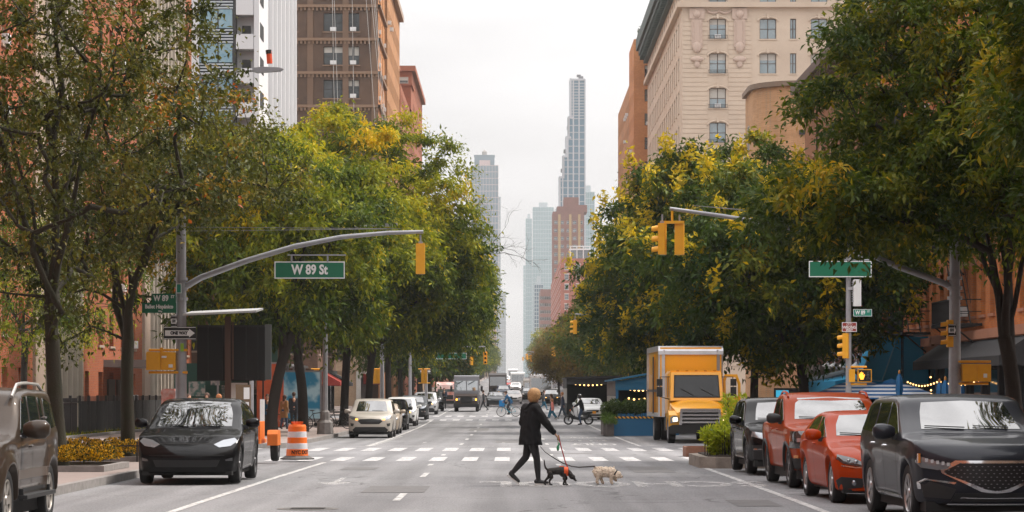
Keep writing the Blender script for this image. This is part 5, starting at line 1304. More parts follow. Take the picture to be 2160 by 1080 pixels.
recolor(esc, 'white crossover very far up the avenue near the trees', m_wht, px(1068, 620), 620, 0, GT, 'driving_crossover')
recolor(sedan, 'black saloon very far up the avenue, smallest one in view', m_blk, px(1078, 700), 700, 0, GT, 'driving_saloon')
recolor(esc, 'white crossover standing behind the white taxi on the right', m_wht, px(1222, 196), 196, 0, 'cars parked along the right side')
recolor(esc, 'black crossover by the white bus shelter on the right side', m_blk, px(1163, 262), 262, 0, 'cars parked along the right side')
recolor(sedan, 'silver saloon on the far right side beyond the black crossover', m_sv, px(1150, 330), 330, 0, 'cars parked along the right side')
tx = recolor(sedan, 'white car with orange number plate behind the motor scooter', m_wht, px(1243, 170), 170, R(4), 'cars parked along the right side', 'waiting_car')
g = MB(); g.box(-.2, .2, -2.42, -2.38, .42, .58); obj('number_plate', g, mat('orange_plate', (.8,.33,.02), .5), tx)
recolor(crossover2, 'black crossover waiting in the middle of the far right lane', m_blk, px(1115, 300), 300, 0, GT, 'driving_crossover')
# --- orange box truck
def box_truck():
    t = thing('box_truck', 'yellow orange box truck with chrome grille and open door, stopped at the right', 'truck', (7.0, 97.2, gz(97)), R(1.2))
    yl = mat('truck_yellow', (.80,.36,.012), .35, coat=.6); al = mat('box_aluminium', (.55,.55,.57), .35, .6, var=.3, vs=3)
    W = 2.5
    g = MB(); g.prism([(-1.02, 1.1), (1.02, 1.1), (1.02, 2.62), (.95, 2.74), (-.95, 2.74), (-1.02, 2.62)], .1, 1.9, 'xz')
    cab = obj('cab', g, yl, t, merge=True)
    g = MB()   # sloped cab front with screen pillars
    v = [(-1.02,.1,1.6),(1.02,.1,1.6),(1.0,.1,2.68),(-1.0,.1,2.68),(-1.0,-.42,1.6),(1.0,-.42,1.6),(.95,-.12,2.68),(-.95,-.12,2.68)]
    g.add(v, [(4,5,6,7), (4,0,1,5), (5,1,2,6), (4,7,3,0), (7,6,2,3)]); obj('cab_front', g, yl, t)
    g = MB(); a, b = Vector((0,-.42,1.6)), Vector((0,-.12,2.68))
    def P_(x, k, o=.012): q = a.lerp(b, k); return (x, q.y-o, q.z)
    g.add([P_(-.84,.14), P_(.84,.14), P_(.8,.86), P_(-.8,.86), P_(-.84,.14,-.02), P_(.84,.14,-.02), P_(.8,.86,-.02), P_(-.8,.86,-.02)], [(0,1,2,3),(0,4,5,1),(1,5,6,2),(2,6,7,3),(3,7,4,0)]); ws = obj('windscreen', g, mat('truck_glass', (.006,.007,.008), .05, 0, .6, ior=1.5), t)
    g = MB(); g.add([P_(-.88,.1,.006), P_(.88,.1,.006), P_(.84,.9,.006), P_(-.84,.9,.006)], [(0,1,2,3)]); obj('windscreen_seal', g, matte, t)
    g = MB()
    for x in (-.6, .15): g.tube([P_(x+.5, .17, .03), P_(x, .42, .03)], .014, 5)
    obj('wiper', g, matte, t)
    g = MB(); g.cbox(.6, .0, 2.0, .12, .02, .1); g.cbox(0, -.14, 2.5, .1, .02, .08); obj('screen_sticker', g, mat('teal_plate', (.1,.35,.5), .5), t)
    for x in (-.7, -.35, 0, .35, .7): obj('marker_lamp', MB().cbox(x, -.1, 2.73, .1, .06, .05), amber, t)
    # bonnet
    g = MB(); n = 7
    prof = [(-1.75, 1.12, .78), (-1.70, 1.30, .86), (-1.45, 1.42, .92), (-.9, 1.52, .98), (-.3, 1.66, 1.02)]
    v = []
    for y, z, hw_ in prof:
        for k in range(9):
            u = -1+k/4; v.append((u*hw_, y, z-.16*abs(u)**3))
        v += [(hw_, y, .72), (-hw_, y, .72)]
    f = [(i*11+k, i*11+k+1, (i+1)*11+k+1, (i+1)*11+k) for i in range(4) for k in range(8)]+[(i*11+8, i*11+9, (i+1)*11+9, (i+1)*11+8) for i in range(4)]+[(i*11+10, i*11+0, (i+1)*11+0, (i+1)*11+10) for i in range(4)]+[(10, 9, 8, 7, 6, 5, 4, 3, 2, 1, 0)]
    g.add(v, f); obj('bonnet', g, yl, t, smooth=45)
    for sx in (-1, 1):   # flared wings
        g = MB(); pts = [(-1.72, .62), (-1.74, 1.06), (-1.5, 1.22), (-1.0, 1.24), (-.55, 1.12), (-.38, .8), (-.38, .6), (-.5, .6)]+[(-1.02+.52*math.cos(q), .5+.50*math.sin(q)) for q in [math.pi*i/8 for i in range(9)]]+[(-1.56, .6)]
        g.prism(pts, min(sx*.78, sx*1.17), max(sx*.78, sx*1.17), 'yz'); obj('wing', g, yl, t)
        g = MB(); g.prism([(sx*.80, .82), (sx*1.12, .76), (sx*1.12, .98), (sx*.98, 1.05), (sx*.82, 1.0)], -1.78, -1.70, 'xz'); hl = obj('headlight', g, lamp_glass, t)
        g = MB(); g.prism([(sx*.84, .84), (sx*1.02, .82), (sx*1.02, .96), (sx*.86, .97)], -1.80, -1.775, 'xz'); obj('bulb', g, lamp_on, hl)
        # mirrors
        g = MB(); g.tube([(sx*1.0, .0, 2.5), (sx*1.38, -.25, 2.5), (sx*1.4, -.25, 1.75), (sx*1.0, .0, 1.65)], .02, 6); mo = obj('mirror_arm', g, black, t)
        g = MB(); g.box(sx*1.4-.11, sx*1.4+.11, -.32, -.2, 1.75, 2.12); g.box(sx*1.4-.11, sx*1.4+.11, -.32, -.2, 2.16, 2.42); obj('mirror_head', g, black, mo)
        g = MB(); g.box(min(sx*1.022, sx*1.035), max(sx*1.022, sx*1.035), .25, 1.2, 1.72, 2.5); obj('side_window', g, glass_car, t)
    # open door on the right of the picture
    g = MB(); ang = R(62); c_, s_ = math.cos(ang), math.sin(ang)
    def D(u, z, o=0): return (1.04+u*s_*.72+o*c_, .1-u*c_*.2+u*.0-o*s_, z)
    outer = [(0, 1.05), (1.0, 1.15), (1.0, 2.25), (.8, 2.6), (.1, 2.6), (0, 2.4)]; inner = [(.14, 1.72), (.88, 1.72), (.88, 2.2), (.74, 2.48), (.18, 2.48), (.12, 2.35)]
    v = [D(u, z) for u, z in outer]+[D(u, z) for u, z in inner]; v2 = [D(u, z, .05) for u, z in outer]+[D(u, z, .05) for u, z in inner]
    f = [(i, (i+1)%6, 6+(i+1)%6, 6+i) for i in range(6)]; g.add(v+v2, f+[tuple(12+q for q in reversed(x)) for x in f]+[(i, 12+i, 12+(i+1)%6, (i+1)%6) for i in range(6)]+[(6+i, 6+(i+1)%6, 18+(i+1)%6, 18+i) for i in range(6)]); obj('open_door', g, yl, t)
    # grille
    g = MB(); g.prism([(-.78, .68), (.78, .68), (.72, 1.26), (-.72, 1.26)], -1.80, -1.72, 'xz'); gr = obj('grille', g, gril, t)
    for k in range(4):
        g = MB(); z = .80+k*.135; g.prism([(-.76+.01*k, z-.035), (.76-.01*k, z-.035), (.75-.01*k, z+.03), (-.75+.01*k, z+.03)], -1.85, -1.802, 'xz'); obj('chrome_bar', g, chrome, gr)
    g = MB()
    for sx in (-1, 1): g.prism([(sx*.70, .66), (sx*.80, .66), (sx*.75, 1.3), (sx*.66, 1.3)], -1.86, -1.79, 'xz')
    g.prism([(-.75, 1.24), (.75, 1.24), (.7, 1.31), (-.7, 1.31)], -1.84, -1.7, 'xz'); obj('chrome_frame', g, chrome, gr)
    g = MB(); g.prism([(-1.2, .38), (1.2, .38), (1.2, .62), (1.05, .70), (-1.05, .70), (-1.2, .62)], -1.98, -1.72, 'xz'); obj('bumper', g, black, t)
    g = MB(); g.box(.35, .62, -2.0, -1.985, .46, .62); obj('number_plate', g, mat('teal_plate', (.1,.35,.5), .5), t)
    g = MB(); g.box(.40, .57, -2.008, -2.0, .42, .50); obj('sticker', g, mat('red_sticker', (.5,.08,.03), .5), t)
    # cargo box
    x0, x1, y0, y1, z0, z1 = -1.25, 1.25, 2.05, 8.2, .98, 3.72
    g = MB(); g.box(x0+.06, x1-.06, y0+.06, y1, z0, z1-.06); obj('cargo_box', g, yl, t)
    g = MB()
    for x in (x0, x1): a_, b_ = sorted((x, x-math.copysign(.24, x))); g.prism([(a_, y0+(.12 if x < 0 else .0)), (b_, y0+(.0 if x < 0 else .12)), (b_, y0+.3), (a_, y0+.3)] if True else [], z0-.02, z1-.16, 'xy')
    prof = [(y0+.3, z1-.2)]+[(y0+.22-.22*math.sin(q), z1-.22+.22*(1-math.cos(q))*1.0) for q in [math.pi/2*(1-i/6) for i in range(7)]]
    g.prism([(y0, z1-.34), (y0+.02, z1-.2), (y0+.08, z1-.09), (y0+.18, z1-.02), (y0+.3, z1), (y0+.3, z1-.34)], x0-.01, x1+.01, 'yz')
    g.box(x0-.01, x1+.01, y0+.3, y1, z1-.06, z1); g.box(x0-.01, x0+.06, y0+.3, y1+.02, z0-.02, z0+.14); g.box(x1-.06, x1+.01, y0+.3, y1+.02, z0-.02, z0+.14); g.box(x0-.01, x0+.06, y0+.3, y1, z1-.2, z1-.06); g.box(x1-.06, x1+.01, y0+.3, y1, z1-.2, z1-.06); g.box(x0-.01, x0+.06, y1-.15, y1+.02, z0+.14, z1-.2)
    obj('box_frame', g, al, t, fixn=False)
    g = MB(); g.box(x0+.02, x0+.06, y0+2.6, y0+3.7, z0+.15, z1-.3); obj('side_door', g, yl, t)
    g = MB(); g.box(x0-.05, x0+.0, y0+2.4, y0+2.55, z0+.1, z1-.4); g.box(x0-.02, x0+.02, y0+.4, y1-.2, z0+.95, z0+1.05); obj('door_rail', g, mat('dark_rail', (.06,.05,.045), .6), t)
    g = MB(); g.box(-.5, .5, -1.5, 8.0, .55, .85); g.box(-1.1, -.6, .3, 1.3, .45, .95); g.box(.6, 1.1, .3, 1.3, .45, .95); obj('chassis', g, matte, t)
    hub, tyre, rim = wheel_parts(.50, .28, '10', mat('steel_wheel', (.3,.3,.31), .5, .5))
    for y, dbl in ((-1.02, 0), (5.9, 1)):
        for sx in (-1, 1):
            for k in range(1+dbl):
                o = link('wheel', hub, t, (sx*(1.02-.3*k), y, .5), (0, 0, 0 if sx > 0 else math.pi)); link('tyre', tyre, o); link('rim', rim, o)
box_truck()
# --- brown step van
def step_van():
    t = thing('delivery_van', 'brown boxy delivery van with split windscreen coming up the left lane', 'delivery van', (px(984, 206), 206, gz(206)))
    br = mat('van_brown', (.045,.028,.02), .35, coat=.6); gy = mat('van_grey', (.22,.22,.24), .5)
    g = MB(); g.prism([(-1.0, .55), (1.0, .55), (1.0, 2.3), (.96, 2.92), (-.96, 2.92), (-1.0, 2.3)], .45, 7.0, 'xz'); obj('cargo_body', g, br, t)
    g = MB(); g.prism([(.45, 2.92), (.25, 2.86), (.0, 1.55), (.0, .5), (.45, .5)], -1.0, 1.0, 'yz'); obj('cab_front', g, gy, t)
    g = MB(); g.prism([(.44, 1.5), (-.12, 1.42), (-.5, 1.28), (-.56, .62), (.44, .62)], -.86, .86, 'yz'); obj('bonnet', g, br, t)
    a, b = Vector((0, .0, 1.55)), Vector((0, .25, 2.86))
    for x0, x1 in ((-.9, -.04), (.04, .9)):
        g = MB(); q0, q1 = a.lerp(b, .12), a.lerp(b, .72); g.add([(x0, q0.y-.015, q0.z), (x1, q0.y-.015, q0.z), (x1, q1.y-.015, q1.z), (x0, q1.y-.015, q1.z), (x0, q0.y+.05, q0.z), (x1, q0.y+.05, q0.z), (x1, q1.y+.05, q1.z), (x0, q1.y+.05, q1.z)], [(0,1,2,3),(0,4,5,1),(2,6,7,3),(1,5,6,2),(0,3,7,4)]); w_ = obj('windscreen', g, mat('van_glass', (.08,.12,.14), .05, 0, 1, ior=2.2), t)
        g = MB(); g.tube([(x0+.1, q0.y-.04, q0.z+.5), (x0+.6, q0.y+.02, q0.z+.78)], .02, 5); obj('wiper', g, matte, w_)
    g = MB(); g.box(-.42, .42, -.59, -.56, .68, 1.2)
    obj('grille', g, gril, t)
    for sx in (-1, 1):
        g = MB(); g.lathe([(0, -.02), (.1, -.015), (.12, .0)], 16, 'y', (sx*.60, -.57, .98)); obj('headlight', g, lamp_glass, t)
        g = MB(); g.cbox(sx*.78, -.55, .98, .12, .06, .16); obj('indicator', g, amber_on, t)
        g = MB(); g.tube([(sx*1.0, .3, 2.2), (sx*1.25, .1, 2.1), (sx*1.25, .1, 1.6)], .02, 5); g.cbox(sx*1.22, .08, 1.85, .18, .06, .4); obj('wing_mirror', g, black, t)
    g = MB(); g.box(-1.02, 1.02, -.75, -.56, .38, .62); obj('bumper', g, black, t)
    g = MB(); g.box(-1.0, 1.0, -.3, 6.9, .42, .6); obj('chassis', g, matte, t)
    hub, tyre, rim = wheel_parts(.40, .24, '5', rimd)
    for y in (.15, 5.2):
        for sx in (-1, 1):
            o = link('wheel', hub, t, (sx*.86, y, .40), (0, 0, 0 if sx > 0 else math.pi)); link('tyre', tyre, o); link('rim', rim, o)
    return t
step_van()
def simple_truck(name, label, cat, X, Y, W, H, L, bm_, gm=glass_mid, lit=False):
    t = thing(name, label, cat, (X, Y, gz(Y)))
    g = MB(); g.prism([(.0, .45), (.0, 1.5), (.25, H-.25), (.6, H), (L, H), (L, .45)], -W/2, W/2, 'yz'); obj('body', g, bm_, t)
    g = MB(); g.prism([(-.01, 1.5), (.16, H-.5), (.2, H-.5), (.05, 1.5)], -W/2+.15, W/2-.15, 'yz'); obj('windscreen', g, gm, t)
    g = MB(); g.box(-W/2, W/2, -.12, .0, .4, .7); g.box(-W*.25, W*.25, -.03, -.001, .8, 1.2); obj('bumper', g, black, t)
    for sx in (-1, 1):
        g = MB(); g.cbox(sx*(W/2-.25), -.03, .95, .25, .05, .18); obj('headlight', g, lamp_glass, t)
        for y in (1.1, L-1.6):
            hub, tyre, rim = wheel_parts(.42, .25, '5', rimd); o = link('wheel', hub, t, (sx*(W/2-.14), y, .42), (0, 0, 0 if sx > 0 else math.pi)); link('tyre', tyre, o); link('rim', rim, o)
    return t
simple_truck('box_truck', 'brown box truck behind the dark blue sport utility up the avenue', 'truck', px(1050, 345), 345, 2.4, 3.2, 7, mat('van_brown', (.045,.028,.02), .35))
simple_truck('city_bus', 'white truck with dark screen in the centre of the far avenue', 'truck', px(1092, 440), 440, 2.4, 3.1, 9, white)
simple_truck('box_truck', 'white truck with glassy front parked on the far right', 'truck', px(1142, 285), 285, 2.5, 3.2, 8, white)
simple_truck('camper_van', 'rounded white van left of the glassy fronted truck', 'van', px(1123, 310), 310, 2.2, 2.6, 6, mat('cream_van', (.6,.58,.54), .5))
simple_truck('box_truck', 'small pale truck at the crest of the avenue', 'truck', px(1082, 640), 640, 2.4, 3.3, 7, white)
simple_truck('ambulance', 'red and white van half hidden behind the left parked row', 'van', px(944, 235), 235, 2.1, 2.4, 6, mat('red_white_van', (.6,.16,.1), .4, var=.9, vs=1.2, var2=(.7,.7,.7)))
# ---------------------------------------------------------------- trees
bark_d = mat('dark_bark', (.03,.022,.017), .9, var=.7, vs=9, var2=(.02,.016,.012), bump=.8, bs=30)
bark_m = mat('mossy_bark', (.035,.026,.016), .9, var=.8, vs=3, var2=(.022,.026,.008), bump=.8, bs=30)
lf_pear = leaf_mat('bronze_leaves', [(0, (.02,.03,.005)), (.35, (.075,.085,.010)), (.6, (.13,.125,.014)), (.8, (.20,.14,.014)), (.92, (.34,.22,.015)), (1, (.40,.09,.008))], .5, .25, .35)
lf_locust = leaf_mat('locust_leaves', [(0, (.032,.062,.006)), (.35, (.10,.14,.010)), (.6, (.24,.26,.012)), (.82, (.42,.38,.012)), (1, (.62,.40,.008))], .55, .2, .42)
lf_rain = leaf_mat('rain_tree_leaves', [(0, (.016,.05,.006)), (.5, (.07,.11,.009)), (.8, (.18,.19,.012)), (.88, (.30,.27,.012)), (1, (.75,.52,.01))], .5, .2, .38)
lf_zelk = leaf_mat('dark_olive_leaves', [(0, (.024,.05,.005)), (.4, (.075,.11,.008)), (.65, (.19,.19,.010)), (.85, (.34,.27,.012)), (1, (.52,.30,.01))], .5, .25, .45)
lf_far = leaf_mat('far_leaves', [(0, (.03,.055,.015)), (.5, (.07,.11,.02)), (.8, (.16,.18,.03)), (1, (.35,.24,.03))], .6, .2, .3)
lf_aut = leaf_mat('autumn_leaves', [(0, (.08,.07,.015)), (.5, (.18,.13,.02)), (1, (.35,.16,.02))], .6, .2, .3)
lf_mum = leaf_mat('mum_flowers', [(0, (.02,.045,.01)), (.4, (.05,.06,.01)), (.55, (.55,.30,.01)), (1, (.75,.40,.01))], .7, .2, .2)
lf_lime = leaf_mat('lime_shrub', [(0, (.18,.26,.02)), (.5, (.45,.52,.03)), (1, (.75,.72,.05))], .5, .3, .4)
def leaves_mesh(name, base, axis, up, L, Wd, tint, m, fold=.25):
    """one folded diamond per leaf, all arrays (n,3)/(n,)"""
    n = len(base); side = np.cross(axis, up); side /= (np.linalg.norm(side, axis=1, keepdims=True)+1e-9); nrm = np.cross(side, axis)
    L = L[:, None]; Wd = Wd[:, None]
    mid = base+axis*L*.42
    v = np.stack([base, mid+side*Wd*.5+nrm*Wd*fold, base+axis*L-nrm*L*.06, mid-side*Wd*.5+nrm*Wd*fold], 1).reshape(-1, 3)
    me = bpy.data.meshes.new(name); me.vertices.add(4*n); me.vertices.foreach_set('co', v.astype(np.float32).ravel())
    idx = (np.arange(n)[:, None]*4+np.array([0, 1, 2, 0, 2, 3])[None]).astype(np.int32).ravel()
    me.loops.add(6*n); me.loops.foreach_set('vertex_index', idx)
    me.polygons.add(2*n); me.polygons.foreach_set('loop_start', np.arange(0, 6*n, 3, dtype=np.int32)); me.polygons.foreach_set('loop_total', np.full(2*n, 3, np.int32))
    a = me.attributes.new('tint', 'FLOAT', 'POINT'); a.data.foreach_set('value', np.repeat(tint, 4).astype(np.float32))
    me.update(); me.materials.append(m); return me
def nrmz(a): return a/(np.linalg.norm(a, axis=-1, keepdims=True)+1e-9)
def tree_meshes(spec, seed):
    rg = np.random.default_rng(seed); E = spec['ell']      # list of (cx,cy,cz,rx,ry,rz, n clumps)
    cl = []
    for (cx, cy, cz, rx, ry, rz, n) in E:
        k = 0; tries = 0
        while k < n and tries < n*60:
            tries += 1
            d = rg.normal(size=3); d /= np.linalg.norm(d); r = rg.random()**spec.get('shell', .42)
            u = .92+.10*math.sin(3.1*d[0]+5*d[1]+seed)+.08*math.sin(7*d[2]+4*d[0]+seed*2)
            p = np.array([cx, cy, cz])+d*np.array([rx, ry, rz])*r*u
            if p[2] < spec['fork']-.2 or (d[2] < -.2 and r < .7 and rg.random() < .7): continue
            if spec.get('skip') and spec['skip'](p): continue
            md = spec.get('mind', .7)
            if cl and np.min(np.linalg.norm(np.array(cl)-p, axis=1)) < md and tries < n*40: continue
            cl.append(p); k += 1
    cl = np.array(cl)
    # skeleton
    lean = spec.get('lean', (0, 0)); tz = spec['fork']
    nodes = []; par = []; 
    nt_ = 7
    for i in range(nt_+1):
        f = i/nt_; nodes.append(np.array([lean[0]*f*f+.05*math.sin(3*f+seed), lean[1]*f*f+.05*math.cos(2.4*f+seed), tz*f])); par.append(i-1)
    top = nt_; base_pt = nodes[-1]
    limbs = spec.get('limbs', 5); tips = set()
    cen = cl.mean(0)
    for k in range(limbs):
        a = 2*math.pi*(k+rg.random()*.5)/limbs; rr = spec['ell'][0][3]
        tgt = np.array([base_pt[0]*.3+cen[0]*.7+math.cos(a)*rr*.5, cen[1]*.7+base_pt[1]*.3+math.sin(a)*rr*.5, cen[2]+spec['ell'][0][5]*rg.uniform(.0, .5)])
        if k == 0: tgt = np.array([cen[0], cen[1], cen[2]+spec['ell'][0][5]*.6])
        p0 = top if rg.random() < .6 else max(2, top-int(rg.integers(1, 3))) ; prev = p0; n = 8
        ctrl = nodes[p0]+np.array([(tgt[0]-nodes[p0][0])*.25, (tgt[1]-nodes[p0][1])*.25, (tgt[2]-nodes[p0][2])*.55])
        for i in range(1, n+1):
            f = i/n; q = (1-f)**2*nodes[p0]+2*f*(1-f)*ctrl+f*f*tgt+rg.normal(size=3)*.07; nodes.append(q); par.append(prev); prev = len(nodes)-1
    order = np.argsort(np.linalg.norm(cl-base_pt, axis=1)); clnode = {}
    for ci in order:
        c = cl[ci]; A = np.array(nodes); d = np.linalg.norm(A-c, axis=1)+np.maximum(0, A[:, 2]-c[2])*.8+ (np.arange(len(A)) <= top-2)*4+np.linalg.norm(A-base_pt, axis=1)*.12
        j = int(np.argmin(d)); p0 = A[j]; L = np.linalg.norm(c-p0); n = max(2, int(L/.45)); prev = j
        bend = rg.normal(size=3)*L*.12; bend[2] += L*spec.get('arch', .12)
        for i in range(1, n+1):
            f = i/n; q = p0+(c-p0)*f+bend*math.sin(math.pi*f)*.9+rg.normal(size=3)*.03; nodes.append(q); par.append(prev); prev = len(nodes)-1
        clnode[ci] = prev; tips.add(prev)
    A = np.array(nodes); n = len(A); cnt = np.zeros(n); ch = np.zeros(n)
    for t_ in tips: cnt[t_] += 1
    for i in range(n-1, 0, -1): cnt[par[i]] += cnt[i]
    rad = spec.get('rtip', .012)*np.maximum(cnt, 1)**.5
    rad = rad*min(1, spec['rt']/rad[0]) if rad[0] > spec['rt'] else rad*(1+(spec['rt']/rad[0]-1)*(cnt/cnt[0])**.5)
    V = []; Fc = []
    for i in range(1, n):
        p, q = A[par[i]], A[i]; r0, r1 = rad[par[i]], rad[i]
        if par[i] > top or i > top: r0 = min(r0, r1*1.6+.01)
        if i <= top: 
            r0 = spec['rt']*(1+.35*math.exp(-p[2]/.35)) if True else r0; r1 = spec['rt']*(1+.35*math.exp(-q[2]/.35))*(1-.12*q[2]/tz)
            r0 *= (1-.12*p[2]/tz)
        k = 10 if r1 > .08 else (5 if r1 > .03 else 3)
        d = q-p; L = np.linalg.norm(d)
        if L < 1e-4: continue
        d /= L; u = np.cross(d, [.3, .2, .93]); u /= np.linalg.norm(u)+1e-9; w = np.cross(d, u); b = len(V)
        for c_, r_ in ((p-d*r0*.15, r0), (q+d*r1*.15, r1)):
            for a in range(k):
                t_ = 2*math.pi*a/k; V.append(c_+(u*math.cos(t_)+w*math.sin(t_))*r_)
        for a in range(k): Fc.append((b+a, b+(a+1) % k, b+k+(a+1) % k, b+k+a))
    # leaves on sub-twigs of every clump
    ns, per, rc = spec['sprays'], spec['per'], spec['rc']; B = []; AX = []; T = []; UP = []
    droop = spec.get('droop', .3)
    for ci, c in enumerate(cl):
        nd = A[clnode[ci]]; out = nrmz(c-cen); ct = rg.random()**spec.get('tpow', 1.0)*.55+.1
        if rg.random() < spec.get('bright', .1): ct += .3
        hgt = (c[2]-spec['fork'])/(2*spec['ell'][0][5]); ct += spec.get('topt', .12)*(hgt-.4)  # tint rises with height: brighter lit tops put into leaf colour
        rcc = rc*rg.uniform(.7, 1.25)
        for s_ in range(ns):
            d = nrmz(rg.normal(size=3)*np.array([1, 1, .6])+out*.7+np.array([0, 0, .25])); L = rcc*rg.uniform(.5, 1.15); f = rg.random(per)**.7
            path = nd+np.outer(f*L, d); path[:, 2] -= droop*L*f**2
            tw = nd+d*L; tw[2] -= droop*L
            if s_ % 3 == 0:
                q = tw; w = np.cross(d, [0, 0, 1]); w /= np.linalg.norm(w)+1e-9; b = len(V); rr_ = .006
                V += [nd+w*rr_, nd-w*rr_, nd+np.array([0,0,rr_*1.5]), q]; Fc.append((b, b+1, b+3)); Fc.append((b+1, b+2, b+3)); Fc.append((b+2, b, b+3))
            sp_ = spec.get('spread', .12); path += rg.normal(size=(per, 3))*sp_*rcc*(.4+f[:, None])
            B.append(path); a = nrmz(d*spec.get('along', .5)+rg.normal(size=(per, 3))*.75+np.array([0, 0, -spec.get('hang', .45)])); AX.append(a)
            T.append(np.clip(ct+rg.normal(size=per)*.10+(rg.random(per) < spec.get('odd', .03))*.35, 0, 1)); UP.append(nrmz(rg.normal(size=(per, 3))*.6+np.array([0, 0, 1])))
        if spec.get('flowers') and rg.random() < spec['flowers']:
            m_ = 70; fc = c+out*rcc*.75+np.array([0, 0, .25]); B.append(fc+rg.normal(size=(m_, 3))*np.array([.16, .16, .26])); AX.append(nrmz(rg.normal(size=(m_, 3)))); T.append(rg.uniform(.88, 1., m_)); UP.append(nrmz(rg.normal(size=(m_, 3))))
    B = np.concatenate(B); AX = np.concatenate(AX); T = np.concatenate(T); UP = np.concatenate(UP); m_ = len(B)
    Ls = spec['leaf'][0]*rg.uniform(.45, 1.4, m_); Ws = Ls*spec['leaf'][1]
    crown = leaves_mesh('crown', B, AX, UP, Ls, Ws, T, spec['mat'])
    tm = bpy.data.meshes.new('trunk'); tm.from_pydata([tuple(v) for v in V], [], Fc); tm.materials.append(spec.get('bark', bark_d)); tm.polygons.foreach_set('use_smooth', [True]*len(tm.polygons))
    return tm, crown
NL = [0]
def tree(name, label, cat, X, Y, spec, seed, group=None, dz=.14):
    t = thing(name, label, cat, (X, Y, gz(Y)+dz), 0, group); tm, cr = tree_meshes(spec, seed); NL[0] += len(cr.polygons)//2
    link('trunk', tm, t); link('crown', cr, t); return t
PEAR = dict(mat=lf_pear, bark=bark_m, fork=2.7, rt=.17, limbs=5, leaf=(.125, .55), rc=.75, sprays=8, per=13, mind=.5, shell=.5, droop=.25, hang=.5, tpow=1.0, bright=.10, odd=.02, topt=.1, rtip=.011, along=.3, spread=.14)
G1 = 'pear trees with bronze leaves at the near left kerb'
tree('pear_tree', 'bronze leaved pear tree with dark trunk rising from the nearest yellow flower bed', 'tree', -9.35, 53, dict(PEAR, skip=lambda p: p[2] < 5.2 and p[0] > .8, ell=[(-.2, 0, 7.6, 4.3, 4.0, 4.9, 240)], lean=(-.15, 0)), 3, G1)
tree('pear_tree', 'bronze leaved pear tree behind the black car, in the fenced flower bed', 'tree', -9.4, 62.5, dict(PEAR, skip=lambda p: (p[2] < 5.0 and -1 < p[0] < 1) or (p[0] > .5 and p[2] < 5.6+.25*p[0]), ell=[(.0, 0, 6.7, 4.6, 4.2, 3.9, 210), (1.2, 0, 5.9, 4.0, 3.3, 2.0, 80)], fork=2.9, lean=(.1, 0), limbs=6), 8, G1)
tree('honey_locust_tree', 'slender locust tree with drooping green sprays before the red brick wall', 'tree', -16.8, 88, dict(mat=lf_locust, fork=3.2, rt=.12, limbs=4, leaf=(.16, .32), rc=.95, sprays=9, per=16, mind=.6, droop=.6, hang=.9, topt=-.1, tpow=1.6, ell=[(.8, -2, 5.6, 3.6, 4.2, 2.6, 90)]), 5, 'honey locust trees on the left')
LOC = dict(mat=lf_locust, fork=4.2, rt=.24, limbs=6, leaf=(.27, .38), rc=1.15, sprays=15, per=20, mind=.75, shell=.38, droop=.35, hang=.75, topt=.38, tpow=1.2, bright=.12, odd=.04, along=.6, rtip=.014)
G2 = 'honey locust trees on the left'
tree('honey_locust_tree', 'big honey locust with leaning dark trunk right behind the orange drum', 'tree', -9.9, 106, dict(LOC, ell=[(-.5, 0, 8.4, 6.0, 5.5, 4.6, 210)], lean=(.7, 0)), 11, G2)
tree('honey_locust_tree', 'honey locust with forked trunk beside the grey lamp post', 'tree', -9.6, 118, dict(LOC, ell=[(-.6, 0, 9.6, 6.3, 5.5, 5.2, 220)], lean=(-.3, 0), fork=3.4), 12, G2)
tree('honey_locust_tree', 'tallest spreading honey locust over the parked left row, reaching across the road', 'tree', -9.2, 140, dict(LOC, ell=[(.2, 0, 10.4, 7.2, 7.0, 6.6, 350), (4.0, 0, 8.2, 4.0, 4.5, 3.6, 140)], lean=(.3, 0), fork=5), 13, G2)
tree('honey_locust_tree', 'honey locust with yellow tinged right side hanging above the brown van', 'tree', -9.0, 160, dict(LOC, ell=[(1.2, 0, 9.4, 6.2, 6.5, 5.0, 260), (4.4, 0, 7.8, 3.6, 4, 3.3, 130)], lean=(.5, 0), fork=5, tpow=.9), 14, G2)
tree('honey_locust_tree', 'far honey locust just beyond the second left corner', 'tree', -9.4, 196, dict(LOC, ell=[(.3, 0, 8.4, 5.6, 5.5, 4.4, 150)], leaf=(.26, .4), topt=.3), 15, G2)
# bare twigs reaching past the crown
def bare():
    t = thing('dead_branch', 'bare dead branches poking out of the right side of the left treetops', 'dead branches', (-2.4, 150, 11.2)); g = MB(); rnd = random.Random(5)
    def br(p, d, L, r, k):
        pts = [p]; q = p
        for i in range(6):
            d = (d+Vector((rnd.gauss(0,.14), rnd.gauss(0,.1), rnd.gauss(0,.16)-.02))).normalized(); q = q+d*L/6; pts.append(q)
            if k and rnd.random() < .75: br(q, (d+Vector((rnd.gauss(0,.6), rnd.gauss(0,.4), rnd.gauss(.1,.6)))).normalized(), L*.5, r*.55, k-1)
        g.tube(pts, [r*(1-.75*i/6) for i in range(7)], 4)
    br(Vector((-2.5, 0, -1.6)), Vector((1, 0, .3)), 3.4, .05, 3); br(Vector((-2.5, 0, -2.2)), Vector((1, 0, .05)), 4.6, .05, 3); br(Vector((-1.5, 0, -1.2)), Vector((.6, 0, .8)), 2.6, .035, 3)
    obj('twigs', g, bark_d, t)
bare()
RAIN = dict(mat=lf_rain, fork=2.9, rt=.22, limbs=6, leaf=(.27, .44), rc=1.15, sprays=15, per=20, mind=.75, shell=.38, droop=.3, hang=.6, topt=.25, tpow=1.2, bright=.08, odd=.03, along=.6, flowers=.42, rtip=.014)
G3 = 'golden rain trees on the right'
